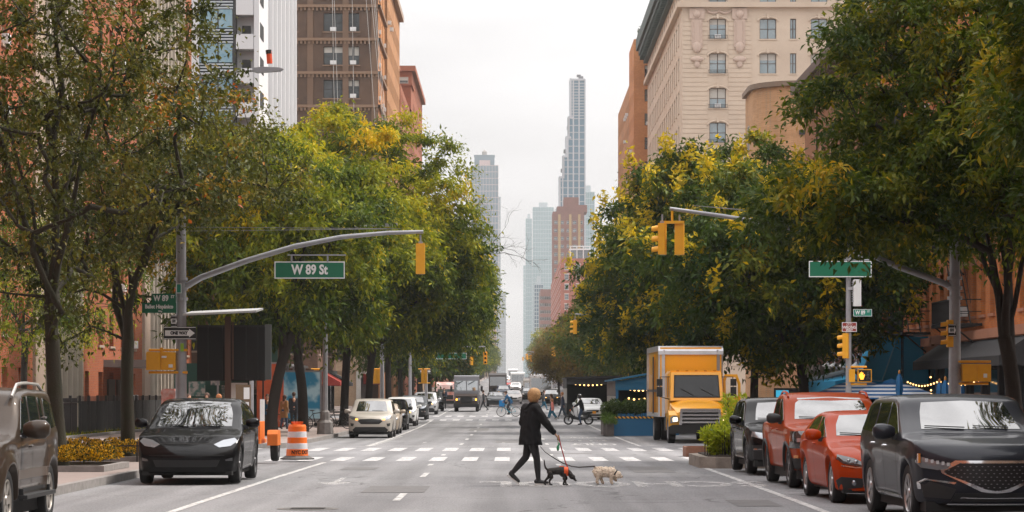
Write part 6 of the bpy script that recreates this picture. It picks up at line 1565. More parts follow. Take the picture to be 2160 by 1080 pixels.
tree('golden_rain_tree', 'golden rain tree with thick dark trunk above the blue cafe awning', 'tree', 12.0, 104, dict(RAIN, ell=[(-.6, 0, 7.0, 5.8, 5.4, 4.0, 230)], lean=(-.2, 0)), 21, G3)
tree('golden_rain_tree', 'golden rain tree crown rising highest, right above the yellow box truck', 'tree', 11.8, 124, dict(RAIN, ell=[(-1.0, 0, 8.8, 6.0, 6, 5.3, 260)], leaf=(.28, .44)), 22, G3)
tree('golden_rain_tree', 'golden rain tree full of yellow clusters left of the box truck roof', 'tree', 11.2, 146, dict(RAIN, ell=[(-1.0, 0, 8.7, 5.8, 6, 5.2, 260)], leaf=(.29, .44), flowers=.65), 23, G3)
tree('golden_rain_tree', 'golden rain tree at the left end of the right hand treetops', 'tree', 10.8, 170, dict(RAIN, ell=[(-.9, 0, 8.0, 5.4, 6, 4.9, 210)], leaf=(.31, .44), flowers=.55), 24, G3)
tree('street_tree', 'yellow green street tree spreading over the dark dining shed', 'tree', 9.8, 200, dict(RAIN, ell=[(-1.6, 0, 5.6, 4.0, 3.6, 2.9, 130)], fork=2.2, leaf=(.24, .42), flowers=0, mat=lf_far, bright=.3), 25)
tree('street_tree', 'small autumn coloured street tree in front of the white bus on the right', 'tree', px(1179, 268), 268, dict(RAIN, ell=[(0, 0, 4.6, 2.3, 2.3, 1.7, 70)], fork=1.9, rt=.14, leaf=(.22, .45), flowers=0, mat=lf_aut), 26)
tree('street_tree', 'small orange tinged street tree just beyond the scooter rider', 'tree', 7.0, 236, dict(RAIN, ell=[(0, 0, 5.4, 2.8, 2.6, 2.4, 80)], fork=2.2, rt=.14, leaf=(.24, .45), flowers=0, mat=lf_aut), 27)
ZEL = dict(mat=lf_zelk, bark=bark_d, fork=3.0, rt=.21, limbs=7, leaf=(.19, .40), rc=.9, sprays=14, per=19, mind=.5, shell=.42, droop=.3, hang=.55, along=.7, topt=.18, tpow=1.25, bright=.10, odd=.05, rtip=.011, spread=.1)
G4 = 'dark olive trees at the near right kerb'
tree('zelkova_tree', 'large dark olive tree with forking trunk over the near right parked cars', 'tree', 12.6, 64, dict(ZEL, ell=[(.4, 0, 9.3, 5.8, 5.8, 5.0, 400), (-1.6, 0, 7.0, 3.2, 3.4, 1.4, 70), (-4.4, -2.3, 6.3, 2.5, 2.2, 1.0, 45)], lean=(-.3, 0)), 31, G4)
tree('zelkova_tree', 'nearer dark tree with long drooping leaves at the right edge of the photo', 'tree', 13.6, 49, dict(ZEL, leaf=(.22, .33), ell=[(0, 0, 7.8, 5.0, 4.6, 3.6, 280)], fork=3.6), 32, G4)
src = [o for o in bpy.data.objects if o.name == 'zelkova_tree'][0]
dup(src, 'dark olive tree overhanging the grey crossover from beyond the right edge', (13.4, 36, .14), 2.0, G4); dup(src, 'dark olive tree farther toward the viewer beyond the right edge', (13.2, 23, .14), 4.1, G4)  # unseen trees, added for their reflection in the windscreens
# far street trees, two shared kinds
def far_trees():
    kinds = []
    for i, (m_, sd) in enumerate(((lf_far, 41), (lf_locust, 42), (lf_aut, 43))):
        kinds.append(tree_meshes(dict(RAIN, mat=m_, ell=[(0, 0, 6.6, 4.2, 4.2, 3.6, 75)], leaf=(.42, .5), sprays=9, per=11, mind=1.1, rc=1.5, flowers=0, fork=2.6), sd))
    rnd = random.Random(9); first = {}
    loc = []
    for y in [213, 228, 243, 256, 283, 298, 314, 330, 345, 378, 395, 412, 430, 446, 476, 495, 515, 535, 566, 590, 615, 660, 690, 720, 760, 800, 835, 870, 920, 980, 1050]:
        loc.append((-9.2+rnd.uniform(-.5, .5), y)); loc.append((10.3+rnd.uniform(-.5, .5), y+rnd.uniform(-4, 4)))
    left = right = 0
    words = ['nearest', 'second', 'third', 'fourth', 'fifth', 'sixth', 'seventh', 'eighth', 'ninth', 'tenth', 'eleventh', 'twelfth', 'thirteenth', 'fourteenth', 'fifteenth', 'sixteenth', 'seventeenth', 'eighteenth', 'nineteenth', 'twentieth']
    for X, y in loc:
        if X > 0 and y < 250: continue
        k = rnd.choice((0, 1, 0, 2) if X > 0 else (0, 1, 0)); s_ = rnd.uniform(.8, 1.15)*(1.15 if X < 0 and y < 300 else 1)
        if X < 0: left += 1; idx, side = left, 'left'
        else: right += 1; idx, side = right, 'right'
        lb = '%s of the small hazy street trees lining the %s side far down the avenue' % (words[idx-1], side) if idx <= 14 else 'hazy street tree merging into the far green end of the avenue, %s side' % side
        t = thing('street_tree', lb, 'tree', (X, y, gz(y)+.14), rnd.uniform(0, 6.28), 'far street trees on the %s side' % side); t.scale = (s_, s_, s_*rnd.uniform(.9, 1.15))
        link('trunk', kinds[k][0], t); link('crown', kinds[k][1], t)
far_trees()
def shrub(name, label, cat, loc, pts, L, wr, m, n, seed, group=None, stems=True, stiff=.8):
    """pts: list of (x,y,z, r) puffs"""
    rg = np.random.default_rng(seed); t = thing(name, label, cat, loc, 0, group); B = []; A = []; T = []
    for (x, y, z, r) in pts:
        d = nrmz(rg.normal(size=(n, 3))); d[:, 2] = np.abs(d[:, 2])*.9+.02 if z < r*1.2 else d[:, 2]; d = nrmz(d); rr = r*rg.random(n)**.25
        B.append(np.array([x, y, z])+d*rr[:, None]); A.append(nrmz(d*stiff+rg.normal(size=(n, 3))*.5+[0, 0, .2])); T.append(np.clip(rg.normal(.5, .22, n), 0, 1))
    B = np.concatenate(B); A = np.concatenate(A); T = np.concatenate(T); k = len(B)
    link('foliage', leaves_mesh('foliage', B, A, nrmz(rg.normal(size=(k, 3))), L*rg.uniform(.6, 1.3, k), L*wr*rg.uniform(.7, 1.2, k), T, m), t)
    if stems:
        g = MB()
        for (x, y, z, r) in pts: g.tube([(x, y, 0), (x, y, max(.05, z))], .012, 5)
        obj('stem', g, bark_m, t)
    return t
print('LEAVES', NL[0])
# ---------------------------------------------------------------- flower beds, islands, planters
def bed(label, x0, x1, y0, y1, label2, seed):
    z = gz(y0)+.146; t = thing('tree_pit', label, 'tree pit', ((x0+x1)/2, (y0+y1)/2, z)); hx, hy = (x1-x0)/2, (y1-y0)/2
    g = MB(); g.box(-hx, hx, -hy, -hy+.14, 0, .12); g.box(-hx, hx, hy-.14, hy, 0, .12); g.box(-hx, -hx+.14, -hy+.14, hy-.14, 0, .12); g.box(hx-.14, hx, -hy+.14, hy-.14, 0, .12); obj('edging', g, granite, t)
    g = MB(); g.box(-hx+.14, hx-.14, -hy+.14, hy-.14, 0, .06); obj('soil', g, mat('soil', (.03,.02,.014), .95), t)
    rnd = random.Random(seed); k = 0
    for i in range(4):
        for j in range(3):
            x = -hx+.34+i*(2*hx-.68)/3; y = -hy+.4+j*(2*hy-.8)/2
            if abs(x-(0)) < .0: continue
            r = rnd.uniform(.24, .33); k += 1
            lb = 'round clump of yellow chrysanthemums, plant %s of the %s' % (('front left', 'front centre left', 'front centre right', 'front right', 'middle left', 'middle centre left', 'middle centre right', 'middle right', 'back left', 'back centre left', 'back centre right', 'back right')[j*4+i], label2)
            shrub('chrysanthemum', lb, 'flowers', ((x0+x1)/2+x, (y0+y1)/2+y, z+.05), [(0, 0, .16, r)], .05, .8, lf_mum, 900, seed*20+k, 'yellow chrysanthemums in the tree pits', False)
bed('granite edged tree pit full of yellow flowers beside the off-roader', -10.55, -8.15, 51.2, 54.6, 'nearest flower bed', 1)
bed('tree pit with low iron rail and yellow flowers beside the black car', -10.7, -7.9, 59.6, 64.2, 'fenced flower bed', 2)
t = thing('pit_railing', 'low black iron railing round the second flower bed', 'railing', (-9.3, 59.5, gz(60)+.146))
g = MB()
for k in range(6): g.box(-1.45+k*.09-.01, -1.45+k*.09+.01, -.01, .01, 0, .42)
g.box(-1.47, -1.0, -.012, .012, .36, .38); g.box(-1.47, -1.0, -.012, .012, .06, .08)
for x in (-1.47, -1.0, -.2, .6, 1.35): g.box(x-.018, x+.018, -.018, .018, 0, .48)
g.box(-1.0, 1.35, -.012, .012, .36, .39)
for y in (0, 1.5, 3, 4.5): g.box(-1.49, -1.45, y-.018, y+.018, 0, .48)
g.box(-1.48, -1.46, 0, 4.5, .36, .39); obj('rail', g, black, t)
# black fence in front of the brick block
def fence():
    t = thing('iron_fence', 'long black iron fence with solid panels in front of the brick block', 'fence', (-17.3, 96, gz(100)+.146))
    g = MB(); y = 0
    while y < 6: g.box(-.012, .012, y-.012, y+.012, 0, 1.55); y += .14
    for y in np.arange(6, 31, .3): g.box(-.012, .012, y-.02, y+.02, 1.4, 1.62)
    for z in (.15, 1.35): g.box(-.02, .02, 0, 31, z, z+.05)
    for y in np.arange(0, 31.1, 2.2): g.box(-.05, .05, y-.05, y+.05, 0, 1.65)
    obj('rails', g, black, t, fixn=False)
    g = MB()
    for y in np.arange(6.1, 30, 2.2): g.box(.03, .05, y, y+2.05, .2, 1.42)
    obj('panel', g, matte, t)
    # return along the side street toward the right
    g = MB(); g.box(-12, 0, -.02, .02, 1.3, 1.35); g.box(-12, 0, -.02, .02, .15, .2)
    for x in np.arange(-12, 0, .16): g.box(x-.012, x+.012, -.012, .012, 0, 1.5)
    obj('return_rails', g, black, t)
    g = MB(); g.box(.12, .35, 0, 31, -.0, .1); obj('plinth', g, granite, t)
    o = struct('lawn_soil', MB().box(-19.8, -17.35, 96.2, 127, gz(100)+.1, gz(100)+.17), mat('soil', (.03,.02,.014)))
    rg = np.random.default_rng(2); n = 9000; B = np.stack([rg.uniform(-19.8, -17.1, n), rg.uniform(96.2, 127, n), np.full(n, gz(100)+.17)], 1)
    A = nrmz(np.stack([rg.normal(0, .3, n), rg.normal(0, .3, n), np.ones(n)], 1)); me = leaves_mesh('grass', B, A, nrmz(rg.normal(size=(n, 3))), rg.uniform(.1, .28, n), rg.uniform(.02, .05, n), rg.uniform(0, 1, n), lf_locust); o = link('grass', me); tag(o, 'strip of green grass behind the black iron fence', 'grass'); o['kind'] = 'stuff'
fence()
t = thing('rubbish_bin', 'dark wire litter bin with black plastic liner behind the off-roader', 'litter bin', (px(92, 66), 66.5, .15))
g = MB(); g.lathe([(.25, 0), (.32, .75), (.34, .8), (.30, .8), (.24, .05)], 20); obj('basket', g, black, t)
g = MB(); g.lathe([(.33, .6), (.36, .82), (.30, .9), (.2, .86), (.28, .7)], 14); obj('liner', g, mat('bin_liner', (.012,.012,.014), .2, coat=.4), t, smooth=False)
# right planted island and timber box
def island(label, x0, x1, y0, y1, H, m_):
    t = thing('planter_island', label, 'planted island', ((x0+x1)/2, (y0+y1)/2, gz(y0))); hx, hy = (x1-x0)/2, (y1-y0)/2; c = .35
    g = MB(); P_ = [(-hx+c, -hy), (hx-c, -hy), (hx, -hy+c), (hx, hy-c), (hx-c, hy), (-hx+c, hy), (-hx, hy-c), (-hx, -hy+c)]; g.prism(P_, -.05, H); obj('kerb_block', g, m_, t)
    g = MB(); g.prism([(x*.85, y*.88) for x, y in P_], H, H+.03); obj('soil', g, mat('soil', (.03,.02,.014)), t)
    return t
old_conc = mat('old_concrete', (.30,.26,.22), .9, var=.8, vs=3, var2=(.14,.11,.09), bump=.6, bs=12)
island('low concrete island with lime green shrubs at the end of the parking lane', 4.38, 7.2, 59.3, 63.6, .26, old_conc)
t = thing('timber_planter', 'low weathered brown timber box behind the concrete island', 'planter', (5.9, 72.5, gz(72))); g = MB(); g.box(-.95, .95, -.7, .7, 0, .24); g.box(-1, 1, -.75, -.7, 0, .28); g.box(-1, 1, .7, .75, 0, .28); g.box(-1, -.95, -.7, .7, 0, .28); g.box(.95, 1, -.7, .7, 0, .28); obj('box', g, mat('weathered_timber', (.26,.12,.075), .8, var=.6, vs=4), t)
rnd = random.Random(4)
for i, (x, y, hh) in enumerate(((4.8, 60.3, .6), (5.0, 61.2, .7), (5.35, 60.4, .65), (5.5, 61.6, 1.1), (5.45, 62.4, 1.25))):
    pts = []
    for k in range(9):
        a = rnd.uniform(0, 6.28); r_ = rnd.uniform(.05, .42); q = rnd.uniform(.3, 1)
        for s_ in range(5): pts.append((math.cos(a)*r_*s_/4*1.2, math.sin(a)*r_*s_/4, .1+hh*q*(s_+1)/5, .085+.05*rnd.random()))
    shrub('lime_shrub', ['low lime shrub at the front left of the concrete island', 'lime shrub in the centre of the concrete island', 'lime shrub leaning against the black crossover', 'taller lime shrub at the back right of the concrete island', 'tallest lime shrub at the back of the concrete island'][i], 'shrub', (x, y, gz(y)+.27), pts, .14, .3, lf_lime, 60, 60+i, 'lime green shrubs on the concrete island')
# blue road planters in front of the dining shed
blue = mat('planter_blue', (.01,.12,.26), .5, var=.15, vs=2); greyw = mat('grey_timber', (.19,.17,.165), .8, var=.5, vs=3)
def tape_mat():
    m = new_mat('hazard_tape'); nt = m.node_tree; o = N(nt, 'ShaderNodeOutputMaterial'); p = N(nt, 'ShaderNodeBsdfPrincipled'); nt.links.new(p.outputs[0], o.inputs[0])
    g = N(nt, 'ShaderNodeNewGeometry'); s = N(nt, 'ShaderNodeSeparateXYZ'); nt.links.new(g.outputs['Position'], s.inputs[0]); a = N(nt, 'ShaderNodeMath', operation='ADD'); nt.links.new(s.outputs[0], a.inputs[0]); nt.links.new(s.outputs[2], a.inputs[1])
    f = N(nt, 'ShaderNodeMath', operation='MULTIPLY'); nt.links.new(a.outputs[0], f.inputs[0]); f.inputs[1].default_value = 5.5; fr = N(nt, 'ShaderNodeMath', operation='FRACT'); nt.links.new(f.outputs[0], fr.inputs[0]); gt = N(nt, 'ShaderNodeMath', operation='GREATER_THAN'); nt.links.new(fr.outputs[0], gt.inputs[0]); gt.inputs[1].default_value = .5
    x = N(nt, 'ShaderNodeMix', data_type='RGBA'); nt.links.new(gt.outputs[0], x.inputs[0]); x.inputs[6].default_value = (.02,.02,.02,1); x.inputs[7].default_value = (.75,.38,.02,1); nt.links.new(x.outputs[2], p.inputs['Base Color']); return m
tape = tape_mat()
Yp = 113
t = thing('road_planter', 'blue and grey roadside planter box with hazard tape, left of the box truck', 'planter', (px(1320, Yp)+.15, Yp, gz(Yp)))
g = MB(); g.box(-.68, 1.3, -.3, .3, .03, .86); obj('blue_side', g, blue, t)
g = MB(); g.box(-1.02, -.682, -.32, .32, .03, .88); obj('grey_end', g, greyw, t)
g = MB(); g.box(-.70, 1.32, -.33, -.302, .80, .885); obj('hazard_tape', g, tape, t)
t2 = thing('road_planter', 'darker grey planter box set back at the left end of the blue planter', 'planter', (px(1284, Yp+2.2), Yp+2.2, gz(Yp))); g = MB(); g.box(-.3, .3, -1.6, 1.6, .03, .8); g.box(-.34, .34, -1.64, 1.64, .72, .8); obj('box', g, greyw, t2)
lf_box = leaf_mat('planter_foliage', [(0, (.015,.035,.01)), (.6, (.06,.10,.02)), (1, (.14,.17,.03))], .5, .3, .3)
for i, (x, w_, lb) in enumerate(((-.75, .42, 'dense green shrub at the left end of the blue planter'), (-.15, .40, 'dense green shrub in the middle of the blue planter'), (.5, .42, 'dense green shrub at the right end of the blue planter by the truck'))):
    shrub('planter_shrub', lb, 'shrub', (px(1320, Yp)+.15+x, Yp, gz(Yp)+.85), [(a, b, .2+c, w_*.62) for a, b, c in ((-.2, 0, 0), (.2, .05, .05), (0, -.1, .22), (.1, .1, .35), (-.25, .1, .2))], .10, .45, lf_box, 420, 80+i, 'shrubs in the road planters')
shrub('planter_shrub', 'bright grassy shrub spilling over the darker grey planter box', 'shrub', (px(1284, 113.6), 113.6, gz(Yp)+.72), [(0, -.2, .1, .3), (.05, .6, .2, .35), (-.05, -.9, .0, .3), (0, -1.35, -.15, .28)], .16, .18, leaf_mat('grassy_green', [(0, (.05,.09,.02)), (1, (.16,.26,.04))], .5), 420, 90, 'shrubs in the road planters')
# blue dining shed and dark dining shed
def shed(name, label, x0, x1, y0, y1, hl, hr, roofm, wallm, openm, stripes=False):
    z = gz(y0); t = thing(name, label, 'dining shed', ((x0+x1)/2, y0, z)); hx = (x1-x0)/2; D = y1-y0
    g = MB(); g.add([(-hx-.15, -.2, hl), (hx+.15, -.2, hr), (hx+.15, D, hr), (-hx-.15, D, hl), (-hx-.15, -.2, hl-.08), (hx+.15, -.2, hr-.08), (hx+.15, D, hr-.08), (-hx-.15, D, hl-.08)], [(0,1,2,3),(7,6,5,4),(0,4,5,1),(1,5,6,2),(2,6,7,3),(3,7,4,0)]); obj('roof', g, roofm, t)
    g = MB()
    for x in (-hx, hx-.12):
        for y in (0, D/2, D-.15): g.box(x, x+.12, y, y+.12, 0, min(hl, hr)-.1)
    obj('post', g, wallm, t)
    g = MB(); g.box(-hx-.02, hx+.02, -.03, .0, min(hl, hr)-.5, min(hl, hr)-.08); g.prism([(-hx, hl-.12), (hx, hr-.12), (hx, min(hl, hr)-.2), (-hx, min(hl, hr)-.2)], -.05, -.03, 'xz'); obj('front_band', g, roofm, t)
    g = MB(); g.box(-hx-.03, -hx, 0, D, hl-.75, hl-.08); obj('side_valance', g, greyw if stripes else roofm, t)
    g = MB(); g.box(-hx+.1, hx-.1, D-.1, D, 0, min(hl, hr)-.1); g.box(hx-.05, hx, 0, D, 0, min(hl, hr)-.1); obj('back_wall', g, openm, t)
    g = MB()
    for k in range(int(D/.5)): g.box(-hx-.03, -hx, k*.5+.05, k*.5+.3, 1.0, hl-.76)
    obj('side_slats', g, mat('pale_slat', (.42,.40,.38), .7), t)
    g = MB(); g.box(-hx, hx, -.02, .02, 0, 1.0); g.box(-hx-.02, -hx+.02, .03, D, 0, 1.0); obj('low_wall', g, wallm, t)
    return t
bulb_m = mat('warm_bulb', (1,.7,.35), .4, emit=(1,.55,.18), es=3.2)
def string_lights(label, pts, n, r=.035, group='string lights'):
    t = thing('string_lights', label, 'string lights', pts[0]); P_ = [Vector(p)-Vector(pts[0]) for p in pts]; g = MB(); path = []
    for a, b in zip(P_[:-1], P_[1:]):
        for k in range(8): q = a.lerp(b, k/8); q.z -= .18*math.sin(math.pi*k/8); path.append(q)
    path.append(P_[-1]); g.tube(path, .006, 4); obj('wire', g, black, t)
    bm_ = MB().ball((0, 0, 0), r, 5).mesh('bulb', bulb_m, smooth=80)
    for k in range(n):
        f = (k+.5)/n*(len(path)-1); i = int(f); q = path[i].lerp(path[i+1], f-i); link('bulb', bm_, t, (q.x, q.y, q.z-.05))
blue_c = mat('awning_blue', (.03,.32,.56), .7, var=.3, vs=1.5, var2=(.02,.22,.42))  # cafe blue brightened to make up for the tree shade on it
shed_b = mat('shed_blue', (.015,.13,.24), .7, var=.3, vs=1.5, var2=(.01,.09,.18))  # darker copy of the same blue, for the better lit shed
shed('dining_shed', 'blue roofed outdoor dining shed partly behind the box truck', px(1297, 118)+.0, px(1297, 118)+2.9, 117, 127, 2.55, 3.1, shed_b, blue, dark_in, True)
string_lights('warm bulbs strung inside the blue dining shed', [(px(1330, 119)-.3, 119, gz(118)+2.2), (px(1360, 119)+.8, 119, gz(118)+2.35)], 9, .05)
string_lights('second line of warm bulbs low inside the blue dining shed', [(px(1330, 121)-.2, 121, gz(118)+1.75), (px(1360, 121)+.6, 121, gz(118)+1.95)], 6, .05)
shed('dining_shed', 'dark dining shed with pale roof edge behind the motor scooter', px(1196, 178), px(1290, 178)+.6, 178, 190, 2.8, 2.95, mat('dark_shed_roof', (.03,.03,.032), .6), matte, dark_in)
string_lights('warm bulbs strung under the dark dining shed roof', [(px(1200, 180), 179, gz(178)+2.45), (px(1290, 180), 179, gz(178)+2.5)], 10, .06)
# ---------------------------------------------------------------- signals, masts, signs
def mast(name, label, X, Y, side, Hp, arm_z0, arm_pts, lamp=False, r0=.15, base_m=None, dz=.146, wires=True):
    """side +1: arm reaches to +X"""
    t = thing(name, label, 'mast', (X, Y, gz(Y)+dz)); g = MB(); g.tube([(0,0,0), (0,0,Hp)], [r0, r0*.72], 12); p = obj('pole', g, steel, t, smooth=True)
    g = MB(); g.lathe([(r0*1.9, 0), (r0*1.9, .12), (r0*1.35, .35), (r0*1.25, .9), (r0*1.02, 1.0)], 16); obj('base', g, base_m or steel, t, smooth=True)
    for z in (arm_z0-.25, arm_z0, arm_z0+.25): obj('collar', MB().tube([(0,0,z-.04), (0,0,z+.04)], r0*1.1, 12), steel, t, smooth=True)
    g = MB(); P_ = [(0, 0, arm_z0)]+[(side*a, 0, b) for a, b in arm_pts]; g.tube(P_, [.085]+[.085-.04*i/len(arm_pts) for i in range(1, len(arm_pts)+1)], 10); obj('arm', g, steel, t, smooth=True)
    if wires:
        g = MB(); e = P_[-1]
        for dz_ in (0, .1): g.tube([(0, 0, arm_z0+1.45+dz_), (e[0]*.92, 0, e[2]+.08)], .009, 4)
        obj('guy_wire', g, steel, t)
    if lamp:
        zt_, rch = lamp; g = MB(); g.tube([(0,0,Hp-.05), (side*.35,0,zt_-.1), (side*rch*.6, 0, zt_+.0), (side*rch, 0, zt_+.04)], [.05, .045, .04, .035], 8); obj('lamp_arm', g, steel, t, smooth=True)
        g = MB(); g.prism([(-.04, -.03), (.06, -.07), (.64, -.03), (.72, .02), (.62, .05), (.2, .07), (-.04, .04)], -.13, .13, 'xz'); o = obj('lamp_head', g, mat('lamp_grey', (.32,.33,.36), .4, .3), t); o.location = (side*rch, 0, zt_+.05); o.scale = (side, 1, 1)
    return t
def signal3(t_or_none, label, X, Y, z, rz, hang=True, parts=True, scale=1):
    """three section vehicle head, lenses toward local +Y"""
    t = thing('traffic_signal', label, 'traffic light', (X, Y, z), rz)
    g = MB()
    for k in range(3): g.box(-.16, .16, -.12, .12, .36*k+.01, .36*k+.35)
    g.box(-.15, .15, -.11, .11, 0, 1.09); obj('housing', g, yellow, t)
    g = MB()
    for k in range(3):
        for q in range(12):
            a0, a1 = math.pi*(-.15+1.3*q/12), math.pi*(-.15+1.3*(q+1)/12); z_ = .36*k+.18
            g.quad((math.cos(a0)*.125, .12, z_+math.sin(a0)*.125), (math.cos(a1)*.125, .12, z_+math.sin(a1)*.125), (math.cos(a1)*.12, .36, z_-.03+math.sin(a1)*.12), (math.cos(a0)*.12, .36, z_-.03+math.sin(a0)*.12))
    obj('visor', g, yellow, t, fixn=False)
    for k in range(3):
        g = MB(); g.lathe([(0, .0), (.10, 0)], 14, 'y', (0, .125, .36*k+.18)); obj('lens', g, mat('unlit_lens', (.03,.02,.02), .2), t, fixn=False)
    if hang:
        g = MB(); g.tube([(0,0,1.08), (0,0,1.4)], .03, 8); g.box(-.07, .07, -.07, .07, 1.08, 1.16); obj('hanger', g, steel, t)
    if scale != 1: t.scale = (scale,)*3
    return t
def street_sign(name, label, X, Y, z, w_, h_, txt, m_, ts, rz=0, border=True, tm=None, sub=None, extra=None, cat='street sign', tx=0, tz=0, sxx=.8):
    t = thing(name, label, cat, (X, Y, z), rz); g = MB(); g.box(-w_/2, w_/2, 0, .02, -h_/2, h_/2); obj('panel', g, m_, t)
    if border:
        g = MB(); b = min(.03, h_*.06); g.box(-w_/2, w_/2, -.003, 0, h_/2-b, h_/2); g.box(-w_/2, w_/2, -.003, 0, -h_/2, -h_/2+b); g.box(-w_/2, -w_/2+b, -.003, 0, -h_/2+b, h_/2-b); g.box(w_/2-b, w_/2, -.003, 0, -h_/2+b, h_/2-b); obj('border', g, tm or white_ref, t)
    if txt: link('lettering', text_mesh(txt, ts, tm or white_ref, .003, ts*.035, sxx), t, (tx, -.004, tz))
    for (s_, x, zz, sz) in (extra or []): link('lettering', text_mesh(s_, sz, tm or white_ref, .003, sz*.03, .85), t, (x, -.004, zz))
    return t
or_base = mat('orange_red_base', (.45,.09,.03), .6, var=.7, vs=4, var2=(.3,.28,.27))
XL, YL = px(382, 64), 64
s_ = F/YL
def armp(pts, X, Y, side): return [(abs(px(c, Y)-X), pz(r, Y)-gz(Y)-.146) for c, r in pts]
mast('signal_mast', 'grey signal mast with long arm and street lamp at the near left corner', XL, YL, 1, 8.9, pz(605, YL)-.15, armp([(425, 585), (520, 550), (620, 520), (720, 500), (820, 491), (893, 489)], XL, YL, 1), lamp=(pz(143, YL)-.2, (537-382)/s_), r0=.15, base_m=or_base)
t = thing('lamp_sensor', 'small red and orange sensor standing on the left street lamp head', 'sensor', (px(569, YL), YL, pz(134, YL))); g = MB(); g.tube([(0,0,0), (-.02,0,.30)], .07, 10); obj('body', g, mat('red_orange_plastic', (.7,.08,.02), .4), t); g = MB(); g.tube([(-.02,0,.24), (-.03,0,.34)], .075, 10); obj('cap', g, black, t)
signal3(None, 'yellow traffic signal hanging edge-on at the tip of the left mast arm', px(887, YL), YL, pz(578, YL)+.0, R(180), True, scale=.7)
for o in list(bpy.data.objects):
    if o.name.startswith('traffic_signal') and o.get('label', '').startswith('yellow traffic signal hanging edge-on'): o.rotation_euler = (0, 0, 0)
t = street_sign('street_name_sign', 'large green sign reading W 89 St hanging from the left mast arm', px(654, YL), YL-.12, pz(570, YL), 148/s_, 36/s_, 'W 89 St', green_sign, .33)
g = MB(); g.box(-.55, .9, -.03, .03, .36, .39)
for x in (-.45, .45): g.box(x-.02, x+.02, -.02, .02, .2, .37)
obj('bracket', g, steel, t)
green2 = mat('green_sign_bright', (.01,.22,.15), .45)
street_sign('street_name_sign', 'small green sign reading W 89 St above a wider green sign on the left mast', px(348, YL), YL-.2, pz(630, YL), 50/s_, 20/s_, 'W 89', green_sign, .2, 0, False, extra=[('ST', .22, .04, .1)], tx=-.07)
street_sign('street_name_sign', 'wider green two line sign below the small W 89 St sign on the left mast', px(338, YL), YL-.2, pz(650, YL), 72/s_, 21/s_, 'Ballet Hispánico', green_sign, .135, 0, False, extra=[('Way', .03, -.085, .06)], tz=.03)
street_sign('street_name_sign', 'little green sign seen at an angle above the others on the left mast', px(378, YL)+.02, YL-.22, pz(609, YL), .13, .24, '', green2, .1)
def one_way(label, X, Y, z, w_, h_, rz=0, flip=False, boxed=True):
    t = thing('one_way_sign', label, 'street sign', (X, Y, z), rz); f = -1 if flip else 1
    g = MB(); g.box(-w_/2, w_/2, 0, .015, -h_/2, h_/2); obj('panel', g, black, t)
    g = MB(); b = .015; g.box(-w_/2+.01, w_/2-.01, -.002, 0, h_/2-b-.01, h_/2-.01); g.box(-w_/2+.01, w_/2-.01, -.002, 0, -h_/2+.01, -h_/2+b+.01); obj('border', g, white_ref, t)
    aw, ah = w_*.46, h_*.34; P_ = [(-aw, -ah*.62), (aw*.62, -ah*.62), (aw*.62, -ah), (aw, 0), (aw*.62, ah), (aw*.62, ah*.62), (-aw, ah*.62)]; P_ = [(x*f, z_) for x, z_ in P_]
    g = MB(); g.prism(P_ if f > 0 else P_[::-1], -.006, -.002, 'xz'); obj('arrow', g, white_ref, t)
    link('lettering', text_mesh('ONE WAY', h_*.34, black, .002, .008, .85*min(1, w_/h_/2.6)), t, (-.03*w_*f, -.0085, 0)); return t
one_way('black and white ONE WAY arrow sign on the left mast', px(382, YL), YL-.22, pz(703, YL), 68/s_, 27/s_)
one_way('smaller ONE WAY sign turned away, above the big one on the left mast', px(370, YL), YL-.24, pz(678, YL), .16, .3)
# yellow pedestrian signal cases seen from behind
def ped_back(label, X, Y, z, w_, side, n=2):
    t = thing('pedestrian_signal', label, 'pedestrian signal', (X, Y, z)); g = MB()
    for k in range(n): a = -w_/2+k*w_/n; g.prism([(a, 0), (a+w_/n-.01, 0), (a+w_/n-.01, .44), (a+.03, .46), (a, .43)], -.12+.04*k, .14, 'xz')
    obj('housing', g, yellow, t)
    g = MB(); 
    for z_ in (-.06, .5): g.tube([(-w_/2+.05 if side > 0 else -w_/2-.28, 0, z_), (w_/2+.28 if side > 0 else w_/2-.05, 0, z_)], .032, 8)
    g.tube([(0, 0, .44), (0, 0, .56)], .04, 8); obj('bracket', g, yellow, t)
    g = MB(); g.box(.02, .14, -.135, -.12, .3, .35); g.box(w_/2-.18, w_/2-.08, -.10, -.082, .06, .14); obj('sticker', g, white_ref, t)
ped_back('yellow signal cases seen from behind on the left mast', px(342, YL), YL-.1, pz(783, YL)+.03, 62/s_, 1)
t = thing('sticker_plate', 'small lime green sticker wrapped on the left mast', 'sticker', (px(386, YL), YL-.155, pz(733, YL))); g = MB(); g.box(-.04, .04, -.006, 0, -.1, .1); obj('plate', g, mat('lime_sticker', (.3,.5,.05), .5), t)
# fire alarm / mail box behind the black car
t = thing('letter_box', 'red faded street box with white graffiti beside the left mast', 'street box', (px(357, 70), 70, .15)); g = MB(); g.box(-.19, .19, -.2, .2, .35, 1.55); g.prism([(-.21, 1.55), (.21, 1.55), (.17, 1.68), (-.17, 1.68)], -.22, .22, 'xz'); g.box(-.12, .12, -.12, .12, 0, .35); obj('body', g, mat('faded_red', (.42,.08,.05), .7, var=.8, vs=7, var2=(.5,.4,.36)), t)
